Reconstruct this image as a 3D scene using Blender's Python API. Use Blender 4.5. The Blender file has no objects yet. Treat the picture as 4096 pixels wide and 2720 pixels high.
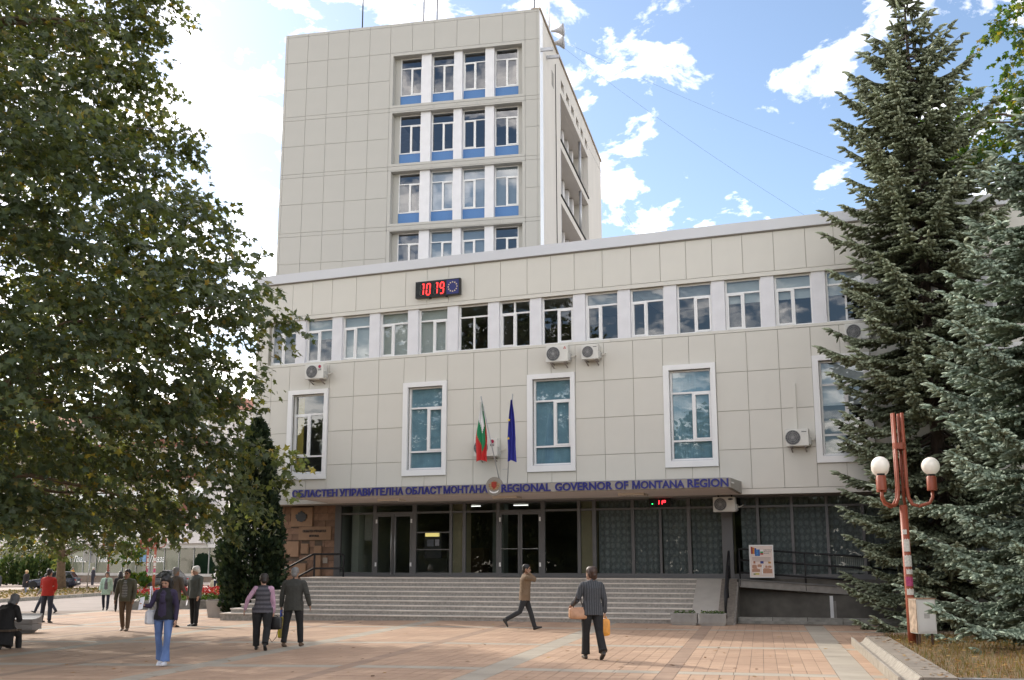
import bpy, bmesh, math, random
import numpy as np
from mathutils import Vector, Matrix, kdtree

random.seed(7)
RNG = np.random.default_rng(11)
R = math.radians
scene = bpy.context.scene
COL = scene.collection

# ---------------------------------------------------------------- camera, sky, sun, exposure
cam_data = bpy.data.cameras.new('camera')
cam = bpy.data.objects.new('camera', cam_data)
COL.objects.link(cam)
cam.location = (0, 0, 1.8)
cam.rotation_euler = (R(90 + 11.363), 0, 0)
cam_data.sensor_width = 36.0
cam_data.lens = 38.707
cam_data.clip_start = 0.1
cam_data.clip_end = 4000
scene.camera = cam

SUN_AZ, SUN_EL = -44.0, 31.0           # degrees right of +Y, above horizon
world = bpy.data.worlds.new('World')
scene.world = world
world.use_nodes = True
wn, wl = world.node_tree.nodes, world.node_tree.links
wn.clear()
def N(t, **kw):
    n = wn.new(t)
    for k, v in kw.items():
        setattr(n, k, v)
    return n
w_out = N('ShaderNodeOutputWorld')
w_bg = N('ShaderNodeBackground')
w_bg.inputs['Strength'].default_value = 0.15
sky = N('ShaderNodeTexSky', sky_type='NISHITA', sun_disc=False)
sky.sun_elevation = R(SUN_EL)
sky.sun_rotation = R(SUN_AZ)
sky.air_density = 1.0
sky.dust_density = 0.9
sky.ozone_density = 1.6
tc = N('ShaderNodeTexCoord')
sep = N('ShaderNodeSeparateXYZ')
wl.new(tc.outputs['Generated'], sep.inputs[0])
def wmath(op, a, b=None):
    n = N('ShaderNodeMath', operation=op)
    for i, x in enumerate((a, b)):
        if x is None: continue
        if isinstance(x, (int, float)): n.inputs[i].default_value = x
        else: wl.new(x, n.inputs[i])
    return n.outputs[0]
zz = wmath('ADD', wmath('MAXIMUM', sep.outputs['Z'], 0.0), 0.16)
cu = wmath('DIVIDE', sep.outputs['X'], zz)
cv = wmath('DIVIDE', sep.outputs['Y'], zz)
comb = N('ShaderNodeCombineXYZ')
wl.new(cu, comb.inputs[0]); wl.new(cv, comb.inputs[1])
mapn = N('ShaderNodeMapping')
mapn.inputs['Location'].default_value = (7.1, 4.7, 0.9)
mapn.inputs['Rotation'].default_value = (0, 0, R(10))
mapn.inputs['Scale'].default_value = (1.0, 0.75, 1)
wl.new(comb.outputs[0], mapn.inputs[0])
n1 = N('ShaderNodeTexNoise'); n1.inputs['Scale'].default_value = 7.5; n1.inputs['Detail'].default_value = 9; n1.inputs['Roughness'].default_value = 0.60; n1.inputs['Distortion'].default_value = 0.25
n2 = N('ShaderNodeTexNoise'); n2.inputs['Scale'].default_value = 0.9; n2.inputs['Detail'].default_value = 3
wl.new(mapn.outputs[0], n1.inputs['Vector']); wl.new(mapn.outputs[0], n2.inputs['Vector'])
hz = wmath('POWER', wmath('SUBTRACT', 1.0, wmath('MAXIMUM', sep.outputs['Z'], 0.0)), 3.0)     # clouds overlap towards the horizon
cov = wmath('ADD', wmath('ADD', wmath('MULTIPLY', n1.outputs['Fac'], 0.66), wmath('MULTIPLY', n2.outputs['Fac'], 0.36)), wmath('MULTIPLY', hz, 0.085))
ramp = N('ShaderNodeValToRGB')
ramp.color_ramp.elements[0].position = 0.50
ramp.color_ramp.elements[1].position = 0.615
wl.new(cov, ramp.inputs[0])
cloud_mix = N('ShaderNodeMix', data_type='RGBA')
cl_lum = N('ShaderNodeMix', data_type='RGBA', blend_type='ADD')
cl_lum.inputs['Factor'].default_value = 1.0
cl_lum.inputs['B'].default_value = (15.5, 13.6, 11.4, 1)
wl.new(sky.outputs[0], cl_lum.inputs['A'])
wl.new(ramp.outputs[0], cloud_mix.inputs['Factor'])
wl.new(sky.outputs[0], cloud_mix.inputs['A'])
wl.new(cl_lum.outputs['Result'], cloud_mix.inputs['B'])
wl.new(cloud_mix.outputs['Result'], w_bg.inputs['Color'])
wl.new(w_bg.outputs[0], w_out.inputs[0])

SUN_DIR = Vector((math.sin(R(SUN_AZ)) * math.cos(R(SUN_EL)), math.cos(R(SUN_AZ)) * math.cos(R(SUN_EL)), math.sin(R(SUN_EL))))
sun_data = bpy.data.lights.new('sun', 'SUN')
sun_data.energy = 2.8
sun_data.angle = R(1.2)
sun_data.color = (1.0, 0.93, 0.82)
sun = bpy.data.objects.new('sun', sun_data)
COL.objects.link(sun)
sun.rotation_euler = (-SUN_DIR).to_track_quat('-Z', 'Y').to_euler()

scene.view_settings.view_transform = 'Standard'
scene.view_settings.look = 'None'
scene.view_settings.gamma = 1.0
scene.view_settings.exposure = 0.50
scene.cycles.max_bounces = 6
scene.cycles.transparent_max_bounces = 12
scene.cycles.caustics_reflective = False
scene.cycles.caustics_refractive = False
scene.cycles.use_denoising = True

# ---------------------------------------------------------------- helpers
def srgb(r, g, b):
    f = lambda c: (c / 255 / 12.92) if c / 255 <= 0.04045 else ((c / 255 + 0.055) / 1.055) ** 2.4
    return (f(r), f(g), f(b))

MATS = {}
def mat(name, col, rough=0.6, var=0.08, scale=6.0, bump=0.0, bscale=40.0, metal=0.0, rnd=0.0, spec=0.5, emit=None, estr=0.0, detail=4, streak=None, trans=0.0, patch=0.0, pscale=.3):
    """procedural principled material: noise colour variation, per-object tone shift, fine bump"""
    if name in MATS: return MATS[name]
    m = bpy.data.materials.new(name); m.use_nodes = True
    nt = m.node_tree; nd, lk = nt.nodes, nt.links
    b = nd['Principled BSDF']
    b.inputs['Roughness'].default_value = rough
    b.inputs['Metallic'].default_value = metal
    b.inputs['Specular IOR Level'].default_value = spec
    t = nd.new('ShaderNodeTexCoord')
    nz = nd.new('ShaderNodeTexNoise'); nz.inputs['Scale'].default_value = scale; nz.inputs['Detail'].default_value = detail
    mp = nd.new('ShaderNodeMapping')
    if streak: mp.inputs['Scale'].default_value = streak
    lk.new(t.outputs['Object'], mp.inputs[0]); lk.new(mp.outputs[0], nz.inputs['Vector'])
    mr = nd.new('ShaderNodeMapRange')
    mr.inputs['From Min'].default_value = 0.25; mr.inputs['From Max'].default_value = 0.75
    mr.inputs['To Min'].default_value = 1 - var; mr.inputs['To Max'].default_value = 1 + var
    lk.new(nz.outputs['Fac'], mr.inputs['Value'])
    val = mr.outputs[0]
    if rnd:
        oi = nd.new('ShaderNodeObjectInfo')
        m2 = nd.new('ShaderNodeMapRange'); m2.inputs['To Min'].default_value = 1 - rnd; m2.inputs['To Max'].default_value = 1 + rnd
        lk.new(oi.outputs['Random'], m2.inputs['Value'])
        mu = nd.new('ShaderNodeMath'); mu.operation = 'MULTIPLY'
        lk.new(val, mu.inputs[0]); lk.new(m2.outputs[0], mu.inputs[1]); val = mu.outputs[0]
    if patch:            # weathering in world space, so it runs on across separate pieces
        ge = nd.new('ShaderNodeNewGeometry'); pz_ = nd.new('ShaderNodeTexNoise'); pz_.inputs['Scale'].default_value = pscale; pz_.inputs['Detail'].default_value = 7; pz_.inputs['Roughness'].default_value = .62
        lk.new(ge.outputs['Position'], pz_.inputs['Vector'])
        m3 = nd.new('ShaderNodeMapRange'); m3.inputs['From Min'].default_value = .32; m3.inputs['From Max'].default_value = .62; m3.inputs['To Min'].default_value = 1 - patch; m3.inputs['To Max'].default_value = 1 + patch * .35
        lk.new(pz_.outputs['Fac'], m3.inputs['Value'])
        mu2 = nd.new('ShaderNodeMath'); mu2.operation = 'MULTIPLY'; lk.new(val, mu2.inputs[0]); lk.new(m3.outputs[0], mu2.inputs[1]); val = mu2.outputs[0]
    vm = nd.new('ShaderNodeVectorMath'); vm.operation = 'SCALE'
    vm.inputs[0].default_value = col
    lk.new(val, vm.inputs['Scale'])
    lk.new(vm.outputs[0], b.inputs['Base Color'])
    if bump:
        bz = nd.new('ShaderNodeTexNoise'); bz.inputs['Scale'].default_value = bscale; bz.inputs['Detail'].default_value = 5
        lk.new(t.outputs['Object'], bz.inputs['Vector'])
        bp = nd.new('ShaderNodeBump'); bp.inputs['Strength'].default_value = bump; bp.inputs['Distance'].default_value = 0.02
        lk.new(bz.outputs['Fac'], bp.inputs['Height']); lk.new(bp.outputs[0], b.inputs['Normal'])
    if emit:
        b.inputs['Emission Color'].default_value = (*emit, 1); b.inputs['Emission Strength'].default_value = estr
    MATS[name] = m
    return m

def glass_mat(name, tint=(0.75, 0.8, 0.8), ior=1.55):
    if name in MATS: return MATS[name]
    m = bpy.data.materials.new(name); m.use_nodes = True
    nd, lk = m.node_tree.nodes, m.node_tree.links
    nd.remove(nd['Principled BSDF'])
    o = nd['Material Output']
    tr = nd.new('ShaderNodeBsdfTransparent'); tr.inputs[0].default_value = (*tint, 1)
    gl = nd.new('ShaderNodeBsdfGlossy'); gl.inputs['Roughness'].default_value = 0.01; gl.inputs['Color'].default_value = (.95, .97, 1, 1)
    t = nd.new('ShaderNodeTexCoord')
    nz = nd.new('ShaderNodeTexNoise'); nz.inputs['Scale'].default_value = 1.3
    lk.new(t.outputs['Object'], nz.inputs['Vector'])
    bp = nd.new('ShaderNodeBump'); bp.inputs['Strength'].default_value = 0.06; bp.inputs['Distance'].default_value = 0.02
    lk.new(nz.outputs['Fac'], bp.inputs['Height']); lk.new(bp.outputs[0], gl.inputs['Normal'])
    # Schlick reflectance, the same from both sides of the thin pane
    lw = nd.new('ShaderNodeLayerWeight'); lw.inputs['Blend'].default_value = .5
    p5 = nd.new('ShaderNodeMath'); p5.operation = 'POWER'; p5.inputs[1].default_value = 5.0; lk.new(lw.outputs['Facing'], p5.inputs[0])
    f0 = ((ior - 1) / (ior + 1)) ** 2
    fr = nd.new('ShaderNodeMapRange'); fr.inputs['To Min'].default_value = f0; fr.inputs['To Max'].default_value = 1.0; lk.new(p5.outputs[0], fr.inputs['Value'])
    mx = nd.new('ShaderNodeMixShader')
    lk.new(fr.outputs[0], mx.inputs[0]); lk.new(tr.outputs[0], mx.inputs[1]); lk.new(gl.outputs[0], mx.inputs[2])
    lk.new(mx.outputs[0], o.inputs[0])
    MATS[name] = m
    return m

def leaf_mat(name, cols, trans=0.45, rough=0.5, patch=0.35):
    """leaf: per-leaf colour from a random face attribute plus patches, with translucency"""
    if name in MATS: return MATS[name]
    m = bpy.data.materials.new(name); m.use_nodes = True
    nd, lk = m.node_tree.nodes, m.node_tree.links
    b = nd['Principled BSDF']; o = nd['Material Output']
    at = nd.new('ShaderNodeAttribute'); at.attribute_name = 'rnd'
    rp = nd.new('ShaderNodeValToRGB')
    els = rp.color_ramp.elements
    n = len(cols)
    for i in range(n - 2): els.new(0.5)
    for i, (p, c) in enumerate(cols):
        els[i].position = p; els[i].color = (*c, 1)
    lk.new(at.outputs['Fac'], rp.inputs[0])
    t = nd.new('ShaderNodeTexCoord')
    nz = nd.new('ShaderNodeTexNoise'); nz.inputs['Scale'].default_value = 0.9; nz.inputs['Detail'].default_value = 3
    lk.new(t.outputs['Object'], nz.inputs['Vector'])
    mr = nd.new('ShaderNodeMapRange'); mr.inputs['From Min'].default_value = .3; mr.inputs['From Max'].default_value = .7
    mr.inputs['To Min'].default_value = 1 - patch; mr.inputs['To Max'].default_value = 1 + patch
    lk.new(nz.outputs['Fac'], mr.inputs['Value'])
    vm = nd.new('ShaderNodeVectorMath'); vm.operation = 'SCALE'
    lk.new(rp.outputs[0], vm.inputs[0]); lk.new(mr.outputs[0], vm.inputs['Scale'])
    lk.new(vm.outputs[0], b.inputs['Base Color'])
    b.inputs['Roughness'].default_value = rough
    b.inputs['Specular IOR Level'].default_value = 0.35
    if trans:
        tl = nd.new('ShaderNodeBsdfTranslucent')
        v2 = nd.new('ShaderNodeVectorMath'); v2.operation = 'MULTIPLY'; v2.inputs[1].default_value = (1.9, 1.7, 0.7)
        lk.new(vm.outputs[0], v2.inputs[0]); lk.new(v2.outputs[0], tl.inputs[0])
        mx = nd.new('ShaderNodeMixShader'); mx.inputs[0].default_value = trans
        lk.new(b.outputs[0], mx.inputs[1]); lk.new(tl.outputs[0], mx.inputs[2]); lk.new(mx.outputs[0], o.inputs[0])
    MATS[name] = m
    return m

class MB:
    """collects simple solids, builds them as one mesh object"""
    def __init__(s): s.v, s.f, s.m = [], [], []
    def add(s, vs, fs, mi=0):
        o = len(s.v); s.v += [tuple(v) for v in vs]; s.f += [tuple(i + o for i in f) for f in fs]; s.m += [mi] * len(fs); return s
    def box(s, x0, x1, y0, y1, z0, z1, mi=0):
        return s.add([(x0, y0, z0), (x1, y0, z0), (x1, y1, z0), (x0, y1, z0), (x0, y0, z1), (x1, y0, z1), (x1, y1, z1), (x0, y1, z1)],
                     [(0, 3, 2, 1), (4, 5, 6, 7), (0, 1, 5, 4), (1, 2, 6, 5), (2, 3, 7, 6), (3, 0, 4, 7)], mi)
    def hexa(s, p, mi=0):
        return s.add(p, [(0, 3, 2, 1), (4, 5, 6, 7), (0, 1, 5, 4), (1, 2, 6, 5), (2, 3, 7, 6), (3, 0, 4, 7)], mi)
    def bar(s, a, b, w, h, mi=0, up=(0, 0, 1)):
        a, b = Vector(a), Vector(b); d = (b - a).normalized(); u = Vector(up)
        sd = d.cross(u)
        if sd.length < 1e-4: sd = d.cross(Vector((1, 0, 0)))
        sd.normalize(); u = sd.cross(d).normalized()
        c = [(-.5, -.5), (.5, -.5), (.5, .5), (-.5, .5)]
        vs = [a + sd * (x * w) + u * (y * h) for x, y in c] + [b + sd * (x * w) + u * (y * h) for x, y in c]
        return s.add(vs, [(0, 1, 2, 3), (7, 6, 5, 4), (0, 4, 5, 1), (1, 5, 6, 2), (2, 6, 7, 3), (3, 7, 4, 0)], mi)
    def tube(s, pts, r, n=8, mi=0, cap=True, sq=None):
        pts = [Vector(p) for p in pts]
        rs = r if isinstance(r, (list, tuple)) else [r] * len(pts)
        o = len(s.v); ref = None
        for i, p in enumerate(pts):
            d = (pts[min(i + 1, len(pts) - 1)] - pts[max(i - 1, 0)])
            d = d.normalized() if d.length > 1e-9 else Vector((0, 0, 1))
            if ref is None:
                ref = d.cross(Vector((0, 0, 1)))
                if ref.length < 1e-3: ref = d.cross(Vector((0, 1, 0)))
            ref = (ref - d * ref.dot(d))
            if ref.length < 1e-6: ref = d.orthogonal()
            ref.normalize(); bi = d.cross(ref)
            for k in range(n):
                a = 2 * math.pi * k / n
                s.v.append(tuple(p + (ref * math.cos(a) + bi * math.sin(a)) * rs[i]))
        for i in range(len(pts) - 1):
            for k in range(n):
                k2 = (k + 1) % n
                s.f.append((o + i * n + k, o + i * n + k2, o + (i + 1) * n + k2, o + (i + 1) * n + k)); s.m.append(mi)
        if cap:
            s.f.append(tuple(o + k for k in reversed(range(n)))); s.m.append(mi)
            e = o + (len(pts) - 1) * n
            s.f.append(tuple(e + k for k in range(n))); s.m.append(mi)
        return s
    def lathe(s, prof, n=16, c=(0, 0, 0), mi=0):
        o = len(s.v)
        for r, z in prof:
            for k in range(n):
                a = 2 * math.pi * k / n
                s.v.append((c[0] + r * math.cos(a), c[1] + r * math.sin(a), c[2] + z))
        for i in range(len(prof) - 1):
            for k in range(n):
                k2 = (k + 1) % n
                s.f.append((o + i * n + k, o + i * n + k2, o + (i + 1) * n + k2, o + (i + 1) * n + k)); s.m.append(mi)
        s.f.append(tuple(o + k for k in reversed(range(n)))); s.m.append(mi)
        e = o + (len(prof) - 1) * n
        s.f.append(tuple(e + k for k in range(n))); s.m.append(mi)
        return s
    def sphere(s, c, r, nu=14, nv=8, mi=0):
        if isinstance(r, (int, float)): r = (r, r, r)
        o = len(s.v)
        for j in range(1, nv):
            t = math.pi * j / nv
            for k in range(nu):
                a = 2 * math.pi * k / nu
                s.v.append((c[0] + r[0] * math.sin(t) * math.cos(a), c[1] + r[1] * math.sin(t) * math.sin(a), c[2] + r[2] * math.cos(t)))
        top = len(s.v); s.v.append((c[0], c[1], c[2] + r[2])); bot = len(s.v); s.v.append((c[0], c[1], c[2] - r[2]))
        for j in range(nv - 2):
            for k in range(nu):
                k2 = (k + 1) % nu
                s.f.append((o + j * nu + k, o + (j + 1) * nu + k, o + (j + 1) * nu + k2, o + j * nu + k2)); s.m.append(mi)
        for k in range(nu):
            k2 = (k + 1) % nu
            s.f.append((top, o + k, o + k2)); s.m.append(mi)
            b = o + (nv - 2) * nu
            s.f.append((bot, b + k2, b + k)); s.m.append(mi)
        return s
    def prism(s, poly, y0, y1, mi=0):
        """polygon in xz, extruded along y"""
        n = len(poly)
        vs = [(x, y0, z) for x, z in poly] + [(x, y1, z) for x, z in poly]
        fs = [tuple(range(n)), tuple(reversed(range(n, 2 * n)))] + [(i, i + n, (i + 1) % n + n, (i + 1) % n) for i in range(n)]
        return s.add(vs, fs, mi)
    def xform(s, M, start=0):
        s.v[start:] = [tuple(M @ Vector(v)) for v in s.v[start:]]; return s
    def mesh(s, name, mats):
        me = bpy.data.meshes.new(name)
        me.from_pydata(s.v, [], s.f); me.update()
        for m in (mats if isinstance(mats, (list, tuple)) else [mats]): me.materials.append(m)
        if any(s.m): me.polygons.foreach_set('material_index', s.m)
        bm = bmesh.new(); bm.from_mesh(me); bmesh.ops.recalc_face_normals(bm, faces=bm.faces); bm.to_mesh(me); bm.free()
        return me
    def build(s, name, mats, parent=None, smooth=False, loc=None, angle=None):
        me = s.mesh(name, mats)
        return link(name, me, parent, smooth, loc, angle)

def link(name, me, parent=None, smooth=False, loc=None, angle=None):
    if smooth:
        me.polygons.foreach_set('use_smooth', [True] * len(me.polygons))
        if angle: me.set_sharp_from_angle(angle=R(angle))
    ob = bpy.data.objects.new(name, me); COL.objects.link(ob)
    if parent: ob.parent = parent
    if loc: ob.location = loc
    return ob

def tag(o, label, cat, group=None, kind=None):
    o['label'] = label
    if cat: o['category'] = cat
    if group: o['group'] = group
    if kind: o['kind'] = kind
    return o
def thing(name, label, cat, loc=(0, 0, 0), rz=0.0, group=None):
    o = bpy.data.objects.new(name, None); COL.objects.link(o)
    o.empty_display_size = 0.2
    o.location = loc; o.rotation_euler = (0, 0, rz)
    return tag(o, label, cat, group)
def struct(o): o['kind'] = 'structure'; return o

_bc = {}
def bx(name, x0, x1, y0, y1, z0, z1, m, parent, tilt=None):
    """a box part whose mesh data is shared by every box of the same size and material"""
    k = (round(x1 - x0, 3), round(y1 - y0, 3), round(z1 - z0, 3), m.name)
    if k not in _bc:
        a, b, c = (x1 - x0) / 2, (y1 - y0) / 2, (z1 - z0) / 2
        _bc[k] = MB().box(-a, a, -b, b, -c, c).mesh(name, m)
    return link(name, _bc[k], parent, loc=((x0 + x1) / 2, (y0 + y1) / 2, (z0 + z1) / 2))

def gz(x, y=0): return -0.013 * max(0.0, -x - 2.0)

def np_mesh(name, V, F, mats, mi=None, attr=None, smooth=False, parent=None):
    """fast mesh from numpy arrays; F is (n,3) or (n,4)"""
    me = bpy.data.meshes.new(name)
    V = np.ascontiguousarray(V, dtype=np.float32); F = np.ascontiguousarray(F, dtype=np.int32)
    n, k = F.shape
    me.vertices.add(len(V)); me.vertices.foreach_set('co', V.ravel())
    me.loops.add(n * k); me.loops.foreach_set('vertex_index', F.ravel())
    me.polygons.add(n); me.polygons.foreach_set('loop_start', np.arange(0, n * k, k, dtype=np.int32))
    if mi is not None: me.polygons.foreach_set('material_index', np.ascontiguousarray(mi, dtype=np.int32))
    for m in (mats if isinstance(mats, (list, tuple)) else [mats]): me.materials.append(m)
    me.update(calc_edges=True)
    if attr is not None:
        a = me.attributes.new('rnd', 'FLOAT', 'FACE'); a.data.foreach_set('value', np.ascontiguousarray(attr, dtype=np.float32))
    me.polygons.foreach_set('use_smooth', np.full(n, bool(smooth)))
    return link(name, me, parent)

def text_mesh(body, size, depth, bold=0.0, shear=0.0):
    cu = bpy.data.curves.new('t', 'FONT'); cu.body = body; cu.size = size; cu.extrude = depth / 2; cu.offset = bold; cu.shear = shear
    cu.resolution_u = 3
    ob = bpy.data.objects.new('t', cu); COL.objects.link(ob)
    dg = bpy.context.evaluated_depsgraph_get()
    me = bpy.data.meshes.new_from_object(ob.evaluated_get(dg))
    bpy.data.objects.remove(ob); bpy.data.curves.remove(cu)
    return me
def text_extent(me):
    n = len(me.vertices)
    if n == 0: return (0, 0, 0, 0)
    a = np.empty(n * 3, dtype=np.float32); me.vertices.foreach_get('co', a); a = a.reshape(-1, 3)
    return a[:, 0].min(), a[:, 0].max(), a[:, 1].min(), a[:, 1].max()
def flat_text(name, body, x0, x1, z0, z1, y, depth, m, parent, bold=0.0, shear=0.0):
    """text in the xz plane facing -y, fitted to a rectangle"""
    me = text_mesh(body, 1.0, 0.01, bold, shear)
    a, b, c, d = text_extent(me)
    sx, sz = (x1 - x0) / max(b - a, 1e-6), (z1 - z0) / max(d - c, 1e-6)
    n = len(me.vertices); co = np.empty(n * 3, dtype=np.float32); me.vertices.foreach_get('co', co); co = co.reshape(-1, 3)
    out = np.stack([x0 + (co[:, 0] - a) * sx, y - (co[:, 2] / 0.01 + .5) * depth, z0 + (co[:, 1] - c) * sz], 1)
    me.vertices.foreach_set('co', out.astype(np.float32).ravel()); me.update()
    me.materials.clear(); me.materials.append(m)
    return link(name, me, parent)
# ---------------------------------------------------------------- materials of the setting
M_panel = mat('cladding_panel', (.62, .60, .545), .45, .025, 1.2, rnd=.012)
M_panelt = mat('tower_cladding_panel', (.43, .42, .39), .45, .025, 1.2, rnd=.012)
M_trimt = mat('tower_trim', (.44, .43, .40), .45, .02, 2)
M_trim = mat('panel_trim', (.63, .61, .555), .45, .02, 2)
M_back = mat('joint_backing', (.34, .32, .265), .8, .1, 4)
M_cop = mat('white_coping_metal', (.60, .61, .64), .35, .02, 1.0)
M_white = mat('white_plastic_frame', (.80, .80, .80), .35, .02, 3)
M_plaster = mat('white_plaster', (.72, .72, .75), .8, .05, 3, bump=.15, bscale=60)
M_side = mat('side_render', (.60, .57, .53), .85, .05, 1.0, bump=.1, bscale=25, streak=(1, 1, .25))
M_alu = mat('grey_aluminium', (.125, .125, .13), .4, .04, 3)
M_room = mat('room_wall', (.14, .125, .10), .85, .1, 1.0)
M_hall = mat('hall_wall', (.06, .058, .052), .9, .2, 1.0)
M_ceil = mat('room_ceiling', (.55, .54, .5), .85, .05, 1)
M_glass = glass_mat('window_glass', (.80, .84, .86), 2.0)
M_glass_t = glass_mat('tower_glass', (.60, .66, .74), 2.3)
M_glass_d = glass_mat('entrance_glass', (.66, .70, .70), 1.55)
M_blue = mat('blue_spandrel', srgb(78, 122, 176), .55, .1, 30, bump=.1, bscale=120)
M_blindg = mat('grey_roller_blind', (.50, .53, .50), .8, .04, 4)
M_blindw = mat('white_roller_blind', (.62, .66, .66), .8, .04, 4)
M_blindt = mat('teal_slat_blind', (.24, .42, .51), .7, .14, 3)
M_black = mat('black_painted_steel', (.012, .012, .014), .55, .2, 8)
M_canopy = mat('canopy_metal', (.34, .315, .28), .45, .05, 2)
M_soffit = mat('canopy_soffit', (.66, .60, .56), .7, .05, 1.5)
M_letter = mat('blue_letter', (.028, .032, .20), .4, .15, 6)
M_steel = mat('galvanised_steel', (.42, .43, .45), .4, .1, 8, metal=.6)
M_dark = mat('dark_void', (.02, .02, .02), .9, .2, 3)
M_conc = mat('grey_concrete', (.30, .28, .255), .85, .18, 5, bump=.3, bscale=40)
M_terr = mat('terrazzo_riser', (.30, .28, .255), .75, .30, 14, bump=.15, bscale=80, detail=8)
M_tread = mat('worn_tread', (.66, .60, .54), .8, .12, 9, bump=.1, patch=.2, pscale=1.2)
M_rampslab = mat('smooth_ramp_concrete', (.40, .37, .33), .85, .08, 3, bump=.1)
M_rampdirt = mat('dirty_ramp_concrete', (.21, .18, .15), .9, .22, 9, bump=.2)

LP = Vector((5.556, 35.14, 0)); LYAW = R(-22.21)
XL = Vector((math.cos(LYAW), math.sin(LYAW), 0)); YL = Vector((-math.sin(LYAW), math.cos(LYAW), 0))
def LW(u, v, z): return LP + XL * u + YL * v + Vector((0, 0, z))
URIGHT = 17.0

# ---------------------------------------------------------------- window builder
def window(parent, u0, u1, z0, z1, v, trans, mull, case=(), m=None, glass=None, bw=.055, dep=.07, blind=None, name='window', topmull=None, blindz=None):
    """frame with panes: trans = transom heights from the top (fractions), mull = {row: [fractions]}, case = [(row, cell)]"""
    m = m or M_white; glass = glass or M_glass
    W, H = u1 - u0, z1 - z0
    fb = MB()
    fb.box(0, W, 0, dep, 0, bw); fb.box(0, W, 0, dep, H - bw, H)
    fb.box(0, bw, 0, dep, bw, H - bw); fb.box(W - bw, W, 0, dep, bw, H - bw)
    lev = [H - bw] + [H * (1 - t) for t in trans] + [bw]
    panes = []
    for r in range(len(lev) - 1):
        top = lev[r] - (bw * .5 if r else 0); bot = lev[r + 1] + (bw * .5 if r < len(lev) - 2 else 0)
        if r < len(lev) - 2: fb.box(bw, W - bw, 0, dep, lev[r + 1] - bw * .5, lev[r + 1] + bw * .5)
        xs = [bw] + [W * f for f in mull.get(r, [])] + [W - bw]
        for c in range(len(xs) - 1):
            a = xs[c] + (bw * .55 if c else 0); b = xs[c + 1] - (bw * .55 if c < len(xs) - 2 else 0)
            if c < len(xs) - 2: fb.box(xs[c + 1] - bw * .55, xs[c + 1] + bw * .55, 0, dep, bot, top)
            if (r, c) in case:
                g = .05
                fb.box(a, b, -.018, dep * .8, bot, bot + g); fb.box(a, b, -.018, dep * .8, top - g, top)
                fb.box(a, a + g, -.018, dep * .8, bot + g, top - g); fb.box(b - g, b, -.018, dep * .8, bot + g, top - g)
                panes.append((a + g, b - g, bot + g, top - g))
            else: panes.append((a, b, bot, top))
    key = ('win', round(W, 3), round(H, 3), tuple(trans), str(mull), tuple(case), m.name, bw)
    if key not in _bc: _bc[key] = fb.mesh(name, m)
    w = link(name, _bc[key], parent, loc=(u0, v, z0))
    for a, b, c, d in panes:
        k = ('pane', round(b - a, 3), round(d - c, 3), glass.name)
        if k not in _bc:
            _bc[k] = MB().add([(0, 0, 0), (b - a, 0, 0), (b - a, 0, d - c), (0, 0, d - c)], [(0, 1, 2, 3)]).mesh('pane', glass)
            me = _bc[k]
            if me.polygons[0].normal.y > 0: me.flip_normals()
        link('pane', _bc[k], w, loc=(a, dep * .5, c))
    if blind:
        lo = 0.06 if blindz is None else H * (1 - blindz)
        bx('blind', .03, W - .03, dep + .06, dep + .075, lo, H - .03, blind, w)
    return w

def vertical_blinds(w, W, H, m, seed, v=.125):
    rr = random.Random(seed); mb = MB(); n = int(W / .085)
    base = rr.uniform(.35, .6)
    for i in range(n):
        a = base + rr.uniform(-.08, .08); c, s = math.cos(a) * .05, math.sin(a) * .05
        x = (i + .5) * W / n
        mb.add([(x - c, v - s, .06), (x + c, v + s, .06), (x + c, v + s, H - .05), (x - c, v - s, H - .05)], [(0, 1, 2, 3)])
        mb.add([(x - c, v - s + .003, .06), (x + c, v + s + .003, .06), (x + c, v + s + .003, H - .05), (x - c, v - s + .003, H - .05)], [(3, 2, 1, 0)])
    return mb.build('slat_blind', m, w)

# ---------------------------------------------------------------- low block
low = thing('office_block', 'long three storey office block clad in cream panels above the entrance steps', 'office building', LP, LYAW)
bays = [-15.02, -10.19, -5.435, -.685, 4.035, 8.77, 13.5]        # left edges of the tall window surrounds
SW = 1.725
WIN = [(-16.01 + 1.5835 * k, -16.01 + 1.5835 * k + 1.155) for k in range(23)]
wall = MB()
T0, T1 = .028, .34
prev = -16.575
for b in bays:
    wall.box(prev, b + .20, T0, T1, 3.86, 9.07)
    wall.box(b + .20, b + SW - .16, T0, T1, 3.86, 4.93); wall.box(b + .20, b + SW - .16, T0, T1, 7.88, 9.07)
    prev = b + SW - .16
wall.box(prev, URIGHT, T0, T1, 3.86, 9.07)
wall.box(-16.575, URIGHT, T0, T1, 10.74, 12.3)
wall.box(-16.575, WIN[0][0], T0, T1, 9.07, 10.74)
wall.build('wall', M_back, low)
shell = MB()
shell.box(-16.57, -16.3, .345, 13, 3.9, 12.3); shell.box(URIGHT - .3, URIGHT, .345, 13, 0, 12.3); shell.box(-16.28, URIGHT - .32, 12.7, 13, 0, 12.3)
shell.build('end_wall', M_side, low)
bx('roof', -16.55, URIGHT - .01, .345, 13.2, 12.31, 12.42, M_conc, low)
bx('floor_slab', -16.25, URIGHT - .33, .345, 12.6, 3.87, 4.3, M_conc, low)
bx('floor_slab', -16.25, URIGHT - .33, .345, 12.6, 8.25, 8.95, M_ceil, low)
bx('ceiling', -16.25, URIGHT - .33, .345, 12.6, 10.9, 11.0, M_ceil, low)
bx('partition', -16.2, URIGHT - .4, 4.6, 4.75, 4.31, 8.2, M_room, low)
bx('partition', -16.2, URIGHT - .4, 4.3, 4.45, 8.96, 10.89, M_room, low)
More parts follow.
